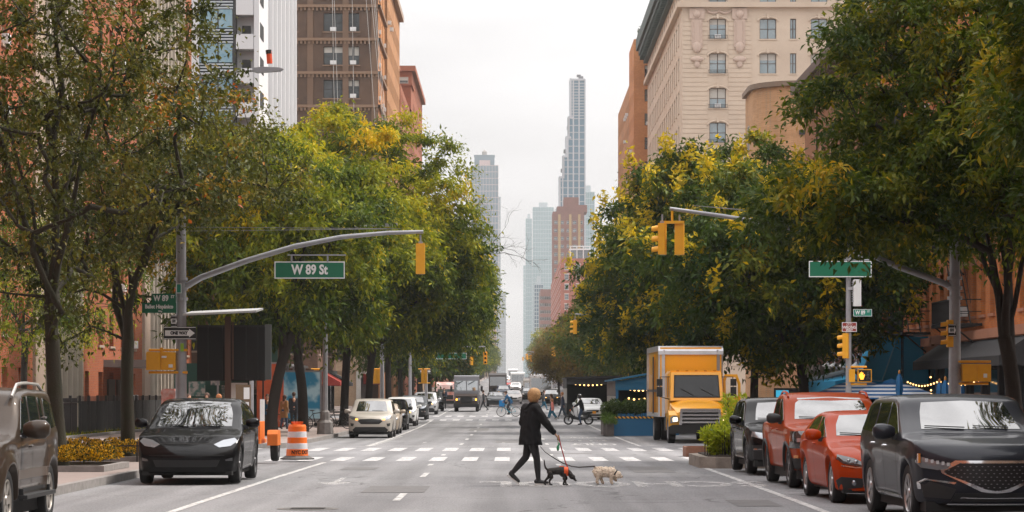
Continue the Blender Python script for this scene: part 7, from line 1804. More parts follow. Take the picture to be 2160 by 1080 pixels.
# right near mast
XR, YR = px(2014, 64), 64
mast('signal_mast', 'grey signal mast with long arm at the near right corner', XR, YR, -1, 5.4, pz(603, YR)-.15, armp([(1985, 595), (1895, 563), (1780, 512), (1640, 474), (1520, 455), (1413, 440)], XR, YR, -1), r0=.17)
signal3(None, 'yellow traffic signal with visors facing left at the tip of the right mast arm', px(1397, YR), YR, pz(537, YR), R(75), True, scale=.72)
signal3(None, 'yellow traffic signal seen from behind next to the visored one on the right arm', px(1434, YR), YR+.1, pz(537, YR), R(-10), True, scale=.72)
t = thing('signal_hanger', 'yellow cross bar linking the two signals on the right arm', 'bracket', (px(1418, YR), YR, pz(470, YR))); g = MB(); g.box(-.3, .3, -.03, .03, -.02, .05); g.tube([(0,0,.05), (0,0,.3)], .03, 8); obj('bar', g, yellow, t)
s_ = F/YR
t = signal3(None, 'yellow traffic signal edge-on behind the One Way sign on the right mast', px(2003, YR), YR-.05, pz(732, YR), R(90), False, scale=.62)
one_way('narrow ONE WAY sign on the right mast', px(2005, YR), YR-.25, pz(697, YR), .2, .3)
t = thing('pedestrian_signal', 'big yellow signal case seen from behind right of the right mast', 'pedestrian signal', (px(2058, YR), YR-.1, pz(805, YR)))
g = MB(); g.box(-.36, .0, -.14, .14, 0, .44); g.box(.01, .35, -.1, .18, 0, .44); obj('housing', g, yellow, t)
g = MB(); g.tube([(-.5,0,-.05), (.3,0,-.05)], .032, 8); g.tube([(-.5,0,.5), (.36,0,.5)], .032, 8); obj('bracket', g, yellow, t)
g = MB(); g.box(.16, .25, -.115, -.1, .1, .2); obj('sticker', g, white_ref, t)
# right far corner pole with WRONG WAY sign
XS, YSg = px(1790, 87), 87; s_ = F/YSg
t = thing('sign_pole', 'slim grey pole carrying the Wrong Way sign and walk signal at the right corner', 'pole', (XS, YSg, gz(YSg)+.146)); g = MB(); g.tube([(0,0,0), (0,0,pz(522, YSg)-.1)], [.11, .085], 12); obj('pole', g, steel, t, smooth=True); g = MB(); g.lathe([(.2, 0), (.2, .15), (.13, .5)], 14); obj('base', g, steel, t)
g = MB(); g.tube([(-.15, 0, pz(540, YSg)-.15), (.7, 0, pz(540, YSg)-.15)], .03, 6); g.tube([(-.05, 0, pz(520, YSg)-.15), (.5, 0, pz(535, YSg)-.15)], .03, 6); obj('bracket', g, steel, t)
street_sign('street_name_sign', 'large green sign with white border, blank among the leaves on the right corner pole', px(1771, YSg), YSg-.2, pz(568, YSg), 132/s_, 34/s_, '', green_sign, .3, R(0))
o_ = bpy.data.objects['street_name_sign.004'] if 'street_name_sign.004' in bpy.data.objects else None
street_sign('street_name_sign', 'bright green sign reading W 89 St on the right corner pole', px(1818, YSg), YSg-.2, pz(660, YSg), 39/s_, 15/s_, 'W 89', green2, .19, extra=[('ST', .2, .04, .09)], border=True, tx=-.08, sxx=.75)
t = street_sign('wrong_way_sign', 'red WRONG WAY sign with small bicycle symbol on the right corner pole', px(1790, YSg), YSg-.2, pz(690, YSg), 31/s_, 20/s_, '', mat('sign_red', (.28,.03,.02), .5), .1, extra=[('WRONG', 0, -.015, .13), ('WAY', 0, -.105, .12)])
g = MB()
for x in (-.06, .06): g.tube([(x+.035*math.cos(a), -.006, .085+.035*math.sin(a)) for a in [math.pi*2*i/12 for i in range(13)]], .005, 4)
g.tube([(-.06,-.006,.085), (-.02,-.006,.125), (.04,-.006,.125), (.06,-.006,.085)], .004, 4); g.tube([(-.02,-.006,.125), (.0,-.006,.085), (.04,-.006,.12)], .004, 4); obj('bicycle_symbol', g, white_ref, t)
t = thing('equipment_box', 'tall white ribbed equipment box on the right corner pole', 'equipment box', (px(1807, YSg), YSg-.1, pz(618, YSg))); g = MB(); g.prism([(-.13, -.45), (.13, -.45), (.13, .42), (.1, .46), (-.1, .46), (-.13, .42)], -.1, .12, 'xz'); obj('case', g, white, t)
g = MB()
for k in range(9): g.box(-.17, -.13, -.08, .1, -.3+k*.08, -.26+k*.08)
g.box(-.3, -.13, -.03, .03, .1, .2); obj('cooling_fin', g, mat('fin_grey', (.4,.4,.42), .5), t)
signal3(None, 'yellow traffic signal with visors facing left on the right corner pole', px(1783, YSg)-.0, YSg-.15, pz(756, YSg), R(72), False, scale=.78)
t = thing('walk_signal', 'black walk signal showing a lit orange hand on the right corner pole', 'pedestrian signal', (px(1823, YSg), YSg-.15, pz(806, YSg))); g = MB(); g.box(-.235, .235, 0, .22, 0, .44); obj('housing', g, yellow, t)
g = MB(); g.box(-.205, .205, -.012, -.001, .03, .41); obj('face', g, matte, t)
hand = [(-.05,-.13), (.045,-.13), (.075,-.05), (.10,.03), (.085,.05), (.05,.0), (.045,.10), (.03,.115), (.015,.10), (.012,.03), (.006,.125), (-.01,.14), (-.025,.125), (-.025,.03), (-.04,.11), (-.055,.12), (-.065,.105), (-.055,.02), (-.08,.07), (-.095,.07), (-.10,.05), (-.085,-.05)]
g = MB(); g.prism([(x-.10, z+.215) for x, z in hand], -.02, -.012, 'xz'); obj('lit_hand', g, mat('lit_hand', (1,.45,.05), .5, emit=(1,.38,.03), es=1.6), t)
g = MB(); g.ball((.10, -.015, .33), .026, 6, (1, .3, 1))
for a, b in (((.10, .30), (.10, .20)), ((.10, .2), (.06, .09)), ((.10, .2), (.15, .10)), ((.10, .28), (.05, .22)), ((.10, .28), (.15, .23))): g.tube([(a[0], -.015, a[1]), (b[0], -.015, b[1])], .014, 5)
obj('unlit_walker', g, mat('dim_grey', (.07,.07,.07), .5), t)
g = MB()
for z_ in (-.07, .52): g.tube([(-.62, .1, z_), (.08, .1, z_)], .035, 8)
g.box(-.53, -.33, 0, .26, 0, .44); obj('bracket', g, yellow, t)
for i, (dx, lb) in enumerate(((-1.35, 'leftmost'), (-1.05, 'second from left'), (-.65, 'third from left'), (-.1, 'rightmost'))):
    t = thing('gooseneck_lamp', '%s of the white gooseneck lamps above the blue cafe awning' % lb, 'wall lamp', (px(1808, 112)+dx, 112, pz(775, 112)), 0, 'white gooseneck lamps over the cafe'); g = MB(); g.tube([(.55,0,.35), (.45,0,.62), (.2,0,.65), (.08,0,.4), (.05,0,.22)], .025, 6); obj('neck', g, white, t, smooth=True); g = MB(); g.lathe([(.02, .25), (.06, .2), (.2, .0), (.19, -.01), (.05, .17)], 14); o = obj('shade', g, white, t, smooth=True); o.rotation_euler = (0, R(20), 0)
# far masts along the avenue, both sides
def far_mast(X, Y, side, z0, reach, z1, label, lb2, double=True, sign=None):
    t = mast('signal_mast', label, X, Y, side, z1+1.5, z0, [(reach*.3, z0+(z1-z0)*.55), (reach*.65, z0+(z1-z0)*.9), (reach, z1)], r0=.13, wires=False)
    signal3(None, lb2, X+side*reach, Y, gz(Y)+.146+z1-1.3, R(180 if side > 0 else 75), True, scale=.85)
    if sign: street_sign('street_name_sign', sign, X+side*reach*.55, Y-.15, gz(Y)+z1-.55, 2.2, .45, '', green_sign, .3)
far_mast(px(958-36, 186)-2, 187, 1, 4.6, px(1023, 187)-px(922, 187)+2, pz(735, 187)-gz(187), 'signal mast with curved arm at the second left corner above the brown van', 'yellow signal on the arm tip above the brown delivery van', sign='green street sign half hidden in leaves above the brown delivery van')
far_mast(10.6, 166, -1, 5.2, 10.6-px(1213, 166), pz(667, 166)-gz(166), 'signal mast reaching out of the right trees with one hanging signal', 'yellow signal hanging on the curved arm out of the right trees')
far_mast(10.6, 255, -1, 4.8, 10.6-px(1183, 255)+.6, pz(727, 255)-gz(255), 'grey signal mast with street lamp before the autumn tree on the right', 'yellow signal left of the pair before the autumn tree')
far_mast(10.6, 345, -1, 4.8, 10.6-px(1128, 345)+.5, pz(745, 345)-gz(345), 'thin signal mast third in the row on the right', 'yellow signal third in the row on the right')
far_mast(-8, 350, 1, 4.8, px(1022, 350)+8, pz(745, 350)-gz(350), 'thin signal mast by the third corner on the left', 'small yellow signal by the third corner on the left', sign='small green street sign by the third corner on the left')
far_mast(10.4, 448, -1, 4.8, 10.4-px(1112, 448), 6.5, 'tiny signal mast fourth in the row on the right', 'tiny yellow signal fourth in the row on the right')
far_mast(10.4, 540, -1, 4.8, 7, 6.5, 'tiny signal mast fifth in the row on the right', 'tiny yellow signal fifth in the row on the right')
far_mast(10.4, 636, -1, 4.8, 7.5, 6.5, 'tiny signal mast sixth in the row on the right', 'tiny yellow signal sixth in the row on the right')
signal3(None, 'yellow signal beside the other one before the autumn tree, seen from behind', px(1200, 255), 255, pz(770, 255), 0, False)
signal3(None, 'yellow double signal low above the brown delivery van', px(995, 200), 200, pz(770, 200), R(30), False, scale=.6)
one_way('ONE WAY sign over two yellow signals at the second left corner', px(898, 180), 180, pz(783, 180), .8, .28)
for i, (c_, r_, lb) in enumerate(((875, 712, 'green street sign in the left trees, its end letters St showing'), )):
    street_sign('street_name_sign', lb, px(c_-6, 150), 150, pz(r_+5, 150), 1.1, .38, 'St', green_sign, .3, border=False)
for i, (c_, w_, lb) in enumerate(((668, .35, 'yellow signal case on the post beside the second left tree trunk'), (795, .5, 'yellow walk signal case showing a hand, far left crossing'), (895, .4, 'yellow signal case under the far ONE WAY sign'))):
    t = thing('pedestrian_signal', lb, 'pedestrian signal', (px(c_, 172), 172, pz(808, 172))); g = MB(); g.box(-w_/2, -.01, -.12, .1, 0, .9); g.box(.01, w_/2, -.1, .12, 0, .9); g.tube([(-w_/2-.2, 0, .0), (w_/2+.2, 0, 0)], .04, 6); g.tube([(-w_/2-.2, 0, .95), (w_/2+.2, 0, .95)], .04, 6); obj('housing', g, yellow, t)
t = thing('signal_post', 'pale signal post at the far left crossing between the tree trunks', 'post', (px(806, 170), 170, gz(170)+.14)); g = MB(); g.tube([(0,0,0), (0,0,5.4)], [.16, .12], 12); obj('pole', g, steel, t, smooth=True)
t = thing('signal_post', 'yellow and grey post under the far ONE WAY sign', 'post', (px(899, 180), 180.2, gz(180)+.14)); g = MB(); g.tube([(0,0,0), (0,0,3.3)], [.12, .1], 12); obj('pole', g, steel, t, smooth=True)
# lamp post on the left pavement
t = thing('lamp_post', 'grey octagonal lamp post with wide stone coloured base by the kerb', 'lamp post', (px(686, 110), 110, gz(110)+.146)); g = MB(); g.tube([(0,0,.6), (0,0,8.2), (1.2,0,8.9), (2.4,0,9.0)], [.12, .08, .05, .04], 8); obj('pole', g, steel, t); g = MB(); g.lathe([(.36, 0), (.34, .5), (.22, .62), (.2, .95), (.12, 1.05)], 8); obj('base', g, mat('lamp_base', (.24,.22,.21), .8, var=.5, vs=5), t); g = MB(); g.cbox(2.7, 0, 9.0, .8, .28, .14); obj('lamp_head', g, steel, t)
t = thing('sign_post', 'grey post with pale notice board beside the first left tree on the far pavement', 'sign post', (px(531, 92), 92, gz(92)+.146)); g = MB(); g.tube([(0,0,0), (0,0,2.6)], .07, 8); obj('post', g, steel, t); g = MB(); g.box(-.16, .0, -.09, -.075, .9, 1.7); 
g = MB(); g.box(.3, .46, -.03, .03, 0, 1.5); obj('board', g, white, t)
t = thing('information_board', 'brown wooden information board with white notices behind the black car', 'notice board', (px(513, 88), 88, gz(88)+.146)); g = MB(); g.box(-.26, .26, 0, .06, .7, 2.0); g.box(-.22, -.16, .0, .06, 0, .7); g.box(.16, .22, 0, .06, 0, .7); obj('board', g, mat('board_brown', (.14,.09,.05), .7), t); g = MB(); g.box(.02, .22, -.012, -.001, 1.5, 1.9); g.box(-.18, .2, -.012, -.001, 1.1, 1.4); obj('notice', g, white, t)
# ---------------------------------------------------------------- message board trailer and drum
def vms():
    Yv = 64.5; s = F/Yv; orange = mat('trailer_orange', (.72,.17,.01), .5, var=.3, vs=3)
    t = thing('message_board_trailer', 'black roadworks message board seen from behind on an orange trailer with solar panel', 'message trailer', (px(500, Yv), Yv, 0), 0)
    def lx(c): return px(c, Yv)-px(500, Yv)
    def lz(r): return pz(r, Yv)
    g = MB(); g.box(lx(417), lx(560), -.12, .12, lz(803), lz(686)); g.prism([(lx(560), -.12), (lx(571), .05), (lx(571), .25), (lx(560), .12)], lz(801), lz(684)); b = obj('message_board', g, matte, t)
    g = MB()
    for c in (440, 470, 520, 545): g.box(lx(c)-.01, lx(c)+.01, -.135, -.12, lz(800), lz(690))
    g.box(lx(417), lx(560), -.14, -.12, lz(690), lz(686)); obj('rib', g, black, b)
    g = MB(); g.box(-.28, -.13, -.24, -.14, .7, lz(668)); g.box(-.10, -.06, -.26, -.2, lz(800), lz(680)); obj('lift_mast', g, mat('rusty_mast', (.10,.06,.045), .7, .3), t)
    g = MB(); g.add([(lx(395), -.9, lz(664)), (lx(548), -.9, lz(657)), (lx(548), .9, lz(657)+.12), (lx(395), .9, lz(664)+.12)]+[(lx(395), -.9, lz(664)-.05), (lx(548), -.9, lz(657)-.05), (lx(548), .9, lz(657)+.07), (lx(395), .9, lz(664)+.07)], [(0,1,2,3),(7,6,5,4),(0,4,5,1),(1,5,6,2),(2,6,7,3),(3,7,4,0)]); obj('solar_panel', g, mat('solar_frame', (.5,.5,.5), .4, .5), t)
    g = MB(); g.box(-.9, .66, -.9, .9, .45, .55); g.box(-.75, .64, -.6, .6, .55, 1.0); g.box(.05, .1, -2.0, -.9, .42, .5); obj('trailer_bed', g, orange, t)
    for sx, x in ((-1, -1.0), (1, .82)):
        g = MB(); g.prism([(-.45, .4), (-.42, .68), (-.3, .78), (.3, .78), (.42, .68), (.45, .4)], x-.02, x+.24, 'yz'); obj('mudguard', g, orange, t)
        hub, tyre, rim = wheel_parts(.33, .2, '5', rimd); o = link('wheel', hub, t, (x+.14, 0, .33), (0, 0, 0 if sx > 0 else math.pi)); link('tyre', tyre, o); link('rim', rim, o)
    g = MB(); g.tube([(.42, -.9, .05), (.42, -.9, 1.0)], .035, 8); obj('jack_stand', g, mat('jack_grey', (.12,.11,.1), .6, .4), t)
    g = MB(); g.box(-.7, .5, -.62, -.601, .7, 1.0); obj('control_box', g, orange, t)
vms()
Yd = 66; t = thing('traffic_drum', 'orange and white striped traffic drum reading NYC DOT on a black base', 'traffic drum', (px(627, Yd), Yd, 0)); orm = mat('drum_orange', (.85,.16,.01), .45, var=.15, vs=6, var2=(.6,.1,.01)); wr = mat('drum_white', (.65,.65,.68), .4, var=.3, vs=8, var2=(.4,.4,.42))
prof = [(.285, .10), (.27, .27), (.255, .42), (.245, .57), (.235, .72), (.225, .86)]
for k in range(5):
    (ra, a), (rb, b) = prof[k], prof[k+1]; g = MB(); g.lathe([(ra, a+.0), (rb+.006, b-.004), (rb, b)], 32); obj('stripe', g, orm if k % 2 == 0 else wr, t, smooth=True)
g = MB(); g.lathe([(.225, .86), (.21, .90), (0, .90)], 32); g.box(-.15, .15, -.03, .03, .90, .935); g.box(-.15, -.11, -.03, .03, .89, .96); g.box(.11, .15, -.03, .03, .89, .96); g.box(-.15, .15, -.03, .03, .95, .975); obj('handle_top', g, orm, t, smooth=50)
g = MB(); g.lathe([(.44, 0), (.44, .035), (.36, .06), (.30, .10), (0, .10)], 8); obj('rubber_base', g, mat('base_rubber', (.10,.095,.09), .8), t)
me = text_mesh('NYC DOT', .14, matte, .002, .006, .85)
for v in me.vertices:
    a = v.co.x/.284; r_ = .279+(v.co.y and 0); v.co = Vector((math.sin(a)*(.281-v.co.y), -math.cos(a)*(.281-v.co.y), v.co.z))
link('lettering', me, t, (0, 0, .185), (0, 0, R(28)))
# ---------------------------------------------------------------- people and animals
skin = mat('skin', (.50,.28,.19), .55, spec=.3); skin_d = mat('brown_skin', (.18,.09,.055), .55)
def cap(g, a, b, ra, rb, n=12):
    a, b = Vector(a), Vector(b); g.tube([a, b], [ra, rb], n); g.ball(a, ra, 7); g.ball(b, rb, 7)
def chain(g, pts, rs, n=12):
    for i in range(len(pts)-1): cap(g, pts[i], pts[i+1], rs[i], rs[i+1], n)
def hand(g, w, d, palm_n, L=.18, curl=.5, side=1):
    """w wrist, d pointing direction, palm_n palm normal; five fingers"""
    w, d, n = Vector(w), Vector(d).normalized(), Vector(palm_n).normalized(); s = d.cross(n).normalized()*side; k = L/.18
    for u in (-.028, -.009, .009, .028): cap(g, w+s*u*k*.7, w+d*.085*k+s*u*k, .014*k, .012*k, 8)
    for i, (u, l) in enumerate(((-.032, .062), (-.011, .075), (.011, .080), (.032, .070))):
        p = w+d*.088*k+s*u*k; a = (d*math.cos(curl*.6)+n*math.sin(curl*.6)); q = p+a*l*.45*k; b = (d*math.cos(curl*1.7)+n*math.sin(curl*1.7)); r = q+b*l*.32*k; c = (d*math.cos(curl*2.6)+n*math.sin(curl*2.6)); e = r+c*l*.24*k
        chain(g, [p, q, r, e], [.0095*k, .0088*k, .008*k, .007*k], 7)
    p = w+d*.025*k+s*.03*k; q = p+(d*.7+s*.6+n*.3)*.045*k; r = q+(d*.85+s*.1+n*.5)*.035*k; chain(g, [p, q, r], [.013*k, .011*k, .009*k], 7)
def head(g, c, f, r=.098, hs=1.0):
    """c head centre, f facing unit vector (horizontal)"""
    c, f = Vector(c), Vector(f).normalized(); s = f.cross(Vector((0,0,1))).normalized(); M = Matrix((f, s, (0,0,1))).transposed()
    g.ball(c+Vector((0,0,.02)), r, 10, (1.0, .82, 1.12), M); g.ball(c+f*.02+Vector((0,0,-.045)), r*.78, 9, (.95, .78, 1.0), M); g.ball(c+f*.055+Vector((0,0,-.095)), r*.30, 7, (1, 1.2, .8), M)
    cap(g, c+f*.088+Vector((0,0,.0)), c+f*.108+Vector((0,0,-.035)), .010, .015, 8); g.ball(c+f*.088+Vector((0,0,-.07)), .018, 6, (.7, 1.3, .6), M)
    for q in (-1, 1): g.ball(c+s*q*r*.82+f*-.005+Vector((0,0,-.01)), .024, 6, (.8, .35, 1.25), M); g.ball(c+s*q*.035+f*.082+Vector((0,0,.012)), .014, 6)
def figure(name, label, loc, rz, H, J, cl, group=None, vs=.014, cat='person', hair=None, bag=None, held=None, skin_=None):
    """J: joints dict for a 1.75 m figure facing +X; cl: (top material, trousers material, shoes material, hair material)"""
    k = H/1.75; t = thing(name, label, cat, loc, rz, group); V_ = lambda p: Vector(p)*k
    nk, hd = V_(J['neck']), V_(J['head']); pe = V_(J['pelvis']); sh = [V_(p) for p in J['sh']]; el = [V_(p) for p in J['el']]; wr = [V_(p) for p in J['wr']]; hp = [V_(p) for p in J['hip']]; kn = [V_(p) for p in J['kn']]; an = [V_(p) for p in J['an']]; to = [V_(p) for p in J['toe']]; f = Vector(J.get('face', (1, 0, 0)))
    g = MB(); chain(g, [pe, pe.lerp(nk, .5), nk-Vector((0,0,.1*k))], [.13*k, .115*k, .12*k]); chain(g, [nk-Vector((0,0,.08*k)), nk, hd-Vector((0,0,.06*k))], [.06*k, .052*k, .05*k]); head(g, hd, f, .098*k)
    for i in (0, 1):
        cap(g, nk-Vector((0,0,.08*k)), sh[i], .06*k, .055*k); chain(g, [sh[i], el[i], wr[i]], [.05*k, .038*k, .025*k]); chain(g, [hp[i], kn[i], an[i]], [.085*k, .055*k, .036*k]); chain(g, [an[i]-Vector((0,0,.03*k)), to[i]], [.035*k, .03*k])
        hand(g, wr[i], (wr[i]-el[i]), J.get('palm', [(0,1,0), (0,-1,0)])[i], .18*k, J.get('curl', .6), 1 if i else -1)
    voxel('body', g, skin_ or skin, vs*.62 if J.get('fine') else vs, t, 2)
    top, trou, shoe, hm = cl
    g = MB(); hem = V_(J.get('hem', (0, 0, .80))); w_ = J.get('bulk', 1.0)
    S = Vector((0, 1, 0))
    mid = pe.lerp(nk, .55)
    for q in (-1, 1):
        sy = (sh[1]-sh[0]).normalized()*q
        chain(g, [hem+sy*.10*k, pe+sy*.095*k+Vector((0,0,.05*k)), mid+sy*.085*k, nk-Vector((0,0,.12*k))+sy*.09*k], [.115*k*w_, .115*k*w_, .115*k*w_, .10*k*w_])
    chain(g, [hem, mid], [.12*k*w_, .125*k*w_]); chain(g, [nk-Vector((0,0,.13*k)), nk-Vector((0,0,.015*k))], [.115*k*w_, .066*k])
    for i in (0, 1):
        cap(g, nk-Vector((0,0,.09*k)), sh[i], .088*k*w_, .075*k*w_); e2 = el[i]+(wr[i]-el[i])*.84; chain(g, [sh[i], sh[i].lerp(el[i], .55), el[i], e2], [.077*k*w_, .068*k*w_, .06*k*w_, .045*k*w_])
    jo = voxel('jacket', g, top, vs, t, 3)
    bm = bmesh.new(); bm.from_mesh(jo.data); hz_ = hem.z-.035*k
    bmesh.ops.bisect_plane(bm, geom=bm.verts[:]+bm.edges[:]+bm.faces[:], plane_co=(0, 0, hz_), plane_no=(0, 0, 1), clear_inner=True)
    if J.get('fine'):
        bm.normal_update()
        for v in bm.verts:
            c = v.co; q = math.sin(c.z*34+9*math.sin(c.x*7)+6*c.y)*.5+math.sin(c.x*31+c.z*17+4*math.sin(c.z*9))*.5; f_ = max(0, (1.35-c.z)/.6); v.co += v.normal*(.008*q*min(1, .5+f_)+(.028*max(0, (1.05-c.z)/.28) if abs(c.y) < .21 and c.z < 1.05 and c.x < .22 else 0))
    bm.to_mesh(jo.data); bm.free()
    g = MB(); lr = J.get('leg', 1.0)
    for i in (0, 1):
        a2 = kn[i].lerp(an[i], .92); chain(g, [hp[i]+Vector((0,0,.05*k)), hp[i].lerp(kn[i], .5), kn[i], kn[i].lerp(an[i], .4), a2], [.108*k*lr, .09*k*lr, .068*k*lr, .064*k*lr, .046*k*lr])
    g.ball(pe+Vector((0,0,.02*k)), .135*k, 9, (1, 1.15, .9)); voxel('trousers', g, trou, vs, t, 3)
    g = MB()
    for i in (0, 1):
        d = (to[i]-an[i]); dl = d.normalized(); heel = an[i]+Vector((0,0,-.045*k))-dl*.045*k; chain(g, [heel, an[i].lerp(to[i], .5)+Vector((0,0,-.02*k)), to[i]], [.042*k, .044*k, .036*k]); cap(g, an[i]+Vector((0,0,-.02*k)), an[i]+Vector((0,0,.02*k)), .045*k, .045*k)
    voxel('shoes', g, shoe, vs*.8, t, 2)
    if hair is not None:
        g = MB(); M = Matrix((f, f.cross(Vector((0,0,1))).normalized(), (0,0,1))).transposed(); r = .105*k
        if hair == 'short': g.ball(hd+Vector((0,0,.035*k))-f*.018*k, r*1.03, 10, (1.0, .86, 1.08), M)
        elif hair == 'puffy':
            g.ball(hd+Vector((0,0,.04*k))-f*.012*k, r*1.18, 10, (1.05, .98, 1.02), M); g.ball(hd+Vector((0,0,-.02*k))-f*.05*k, r*.95, 9, (.9, .98, 1.05), M); g.ball(hd+Vector((0,0,.10*k))+f*.03*k, r*.7, 8, (1.1, 1.1, .7), M)
            for q in range(26):
                a = q*2.4; zz = -.05+.15*((q*37) % 26)/26; rr_ = .095*k*math.sqrt(max(.05, 1-(zz/.13)**2)); p = hd+M @ Vector((math.cos(a)*rr_*1.05-.02*k, math.sin(a)*rr_, (zz+.02)*k))
                if (p-hd).dot(f) < .05*k or zz > .05: cap(g, p, p+Vector((0, 0, -.03*k))+(p-hd).normalized()*.015*k, .022*k, .012*k, 6)
        elif hair == 'long': g.ball(hd+Vector((0,0,.03*k))-f*.02*k, r*1.08, 10, (1, .95, 1.08), M); chain(g, [hd-f*.06*k, hd-f*.08*k-Vector((0,0,.16*k)), hd-f*.06*k-Vector((0,0,.26*k))], [.08*k, .07*k, .03*k])
        elif hair == 'helmet': g.ball(hd+Vector((0,0,.01*k)), r*1.3, 12, (1.1, 1, 1.12), M)
        voxel('helmet' if hair == 'helmet' else 'hair', g, hm, vs*.7, t, 1)
    if bag == 'pack':
        g = MB(); g.cbox(-.19*k, 0, 1.22*k, .16*k, .28*k, .42*k); obj('backpack', g, matte, t)
    return t
def walk(st=1.0, arm=None, lean=.03, face=(1,0,0)):
    a = .28*st
    return dict(neck=(lean+.02, 0, 1.47), head=(lean+.05, 0, 1.63), pelvis=(0, 0, .95), sh=[(lean, -.17, 1.41), (lean, .17, 1.41)], el=[(-.06+lean, -.23, 1.14), (.03+lean, .23, 1.13)], wr=[(.08, -.22, .93), (-.02, .23, .88)],
        hip=[(0, -.09, .92), (0, .09, .92)], kn=[(.13*st+.02, -.10, .51), (-.02, .10, .50)], an=[(a, -.10, .09), (-a, .10, .13)], toe=[(a+.16, -.11, .055), (-a+.13, .11, .035)], face=face)
def stand(face=(1,0,0)):
    return dict(neck=(.01, 0, 1.47), head=(.03, 0, 1.63), pelvis=(0, 0, .95), sh=[(0, -.17, 1.41), (0, .17, 1.41)], el=[(-.02, -.22, 1.13), (-.02, .22, 1.13)], wr=[(.10, -.2, .95), (.10, .2, .95)],
        hip=[(0, -.09, .92), (0, .09, .92)], kn=[(.02, -.10, .50), (.02, .10, .50)], an=[(0, -.11, .09), (0, .11, .09)], toe=[(.15, -.13, .035), (.15, .13, .035)], face=face)
blk_cloth = mat('black_cloth', (.011,.011,.012), .85, spec=.2, var=.4, vs=9, var2=(.02,.02,.022), bump=.25, bs=14)
blk_leg = mat('black_leggings', (.012,.012,.014), .7); shoe_m = mat('black_shoe', (.02,.02,.022), .6); blond = mat('blond_hair', (.60,.34,.14), .6, var=.8, vs=60, var2=(.22,.10,.035), bump=.9, bs=90)
white_sole = mat('white_sole', (.6,.58,.55), .6)
# main figure: woman seen from behind, walking to the right
Yw = 47.6; sW = F/Yw
J = dict(neck=(.01, -.02, 1.50), head=(.06, .0, 1.655), pelvis=(-.02, 0, .95), sh=[(.08, -.16, 1.43), (-.10, .17, 1.43)], el=[(.26, -.20, 1.17), (-.16, .22, 1.15)], wr=[(.43, -.14, .965), (.0, .26, .98)],
    hip=[(-.01, -.10, .92), (-.02, .10, .92)], kn=[(.10, -.09, .50), (-.10, .10, .52)], an=[(.13, -.10, .10), (-.36, .10, .22)], toe=[(.29, -.11, .045), (-.245, .10, .07)], face=(.75, .66, 0), hem=(-.02, 0, .79), bulk=1.3, leg=1.0, palm=[(0,0,-1), (0,-1,0)], curl=1.05, fine=True)
wm = figure('person', 'woman with short blond hair in black jacket and leggings, walking two dogs across the road', ((px(1121, Yw)), Yw, 0), 0, 1.74, J, (blk_cloth, blk_leg, shoe_m, blond), hair='puffy', vs=.013)
g = MB(); k = 1.74/1.75
chain(g, [Vector((-.11,-.075,1.42))*k, Vector((-.02,-.10,1.52))*k, Vector((.09,-.06,1.52))*k, Vector((.12,.04,1.5))*k, Vector((.02,.09,1.53))*k, Vector((-.1,.05,1.46))*k], [.028]*6, 8); voxel('collar', g, blk_cloth, .009, wm, 2)
for p, q in (((.06, -.10, .018), (.335, -.112, .016)), ((-.455, .10, .185), (-.225, .10, .012))):
    p, q = Vector(p), Vector(q); d = (q-p); X_ = d.normalized(); Y_ = Vector((0, 1, 0)); M = Matrix((X_, Y_, X_.cross(Y_))).transposed(); c = (p+q)/2
    g = MB(); g.cbox(c.x, c.y, c.z, d.length, .088, .024, M); obj('shoe_sole', g, white_sole, wm)
# leashes
hx, hz = px(1121, Yw)+.50, .93
t = thing('leash', 'red leash running from the hand down to the black dog', 'leash', (hx, Yw-.14, hz)); g = MB(); g.tube([(0,0,0), (.05,.02,-.22), (.13,.04,-.5), (.22,.06,-.72)], .011, 6); obj('strap', g, mat('red_strap', (.35,.015,.02), .7), t, smooth=True)
t = thing('leash', 'dark leash sagging from the woman\'s hand towards the curly cream dog', 'leash', (hx-.04, Yw-.15, hz-.02))
ex, ez = px(1252, 47.9)-hx+.06, 0
g = MB(); P_ = [(-.30,0,-.19), (-.2,0,-.30), (-.02,.02,-.42), (.12,.04,-.50), (.28,.08,-.56), (.42,.12,-.58), (ex, .2, -.565)]; g.tube(P_, [.006, .007, .011, .011, .011, .013, .015], 6); obj('strap', g, mat('dark_strap', (.03,.022,.02), .7), t, smooth=True)
t = thing('waste_bags', 'little green bag bundle dangling from the red leash', 'bag', (hx-.01, Yw-.17, hz-.08)); g = MB(); g.ball((0,0,-.16), .035, 6, (.8,.7,1.7)); g.ball((.02,0,-.09), .022, 6, (.8,.7,1.5)); voxel('bag', g, mat('green_bag', (.03,.25,.12), .5), .009, t, 1); g = MB(); g.tube([(.01,0,.08), (0,0,-.08)], .006, 5); obj('strap', g, mat('olive_strap', (.25,.28,.08), .6), t)
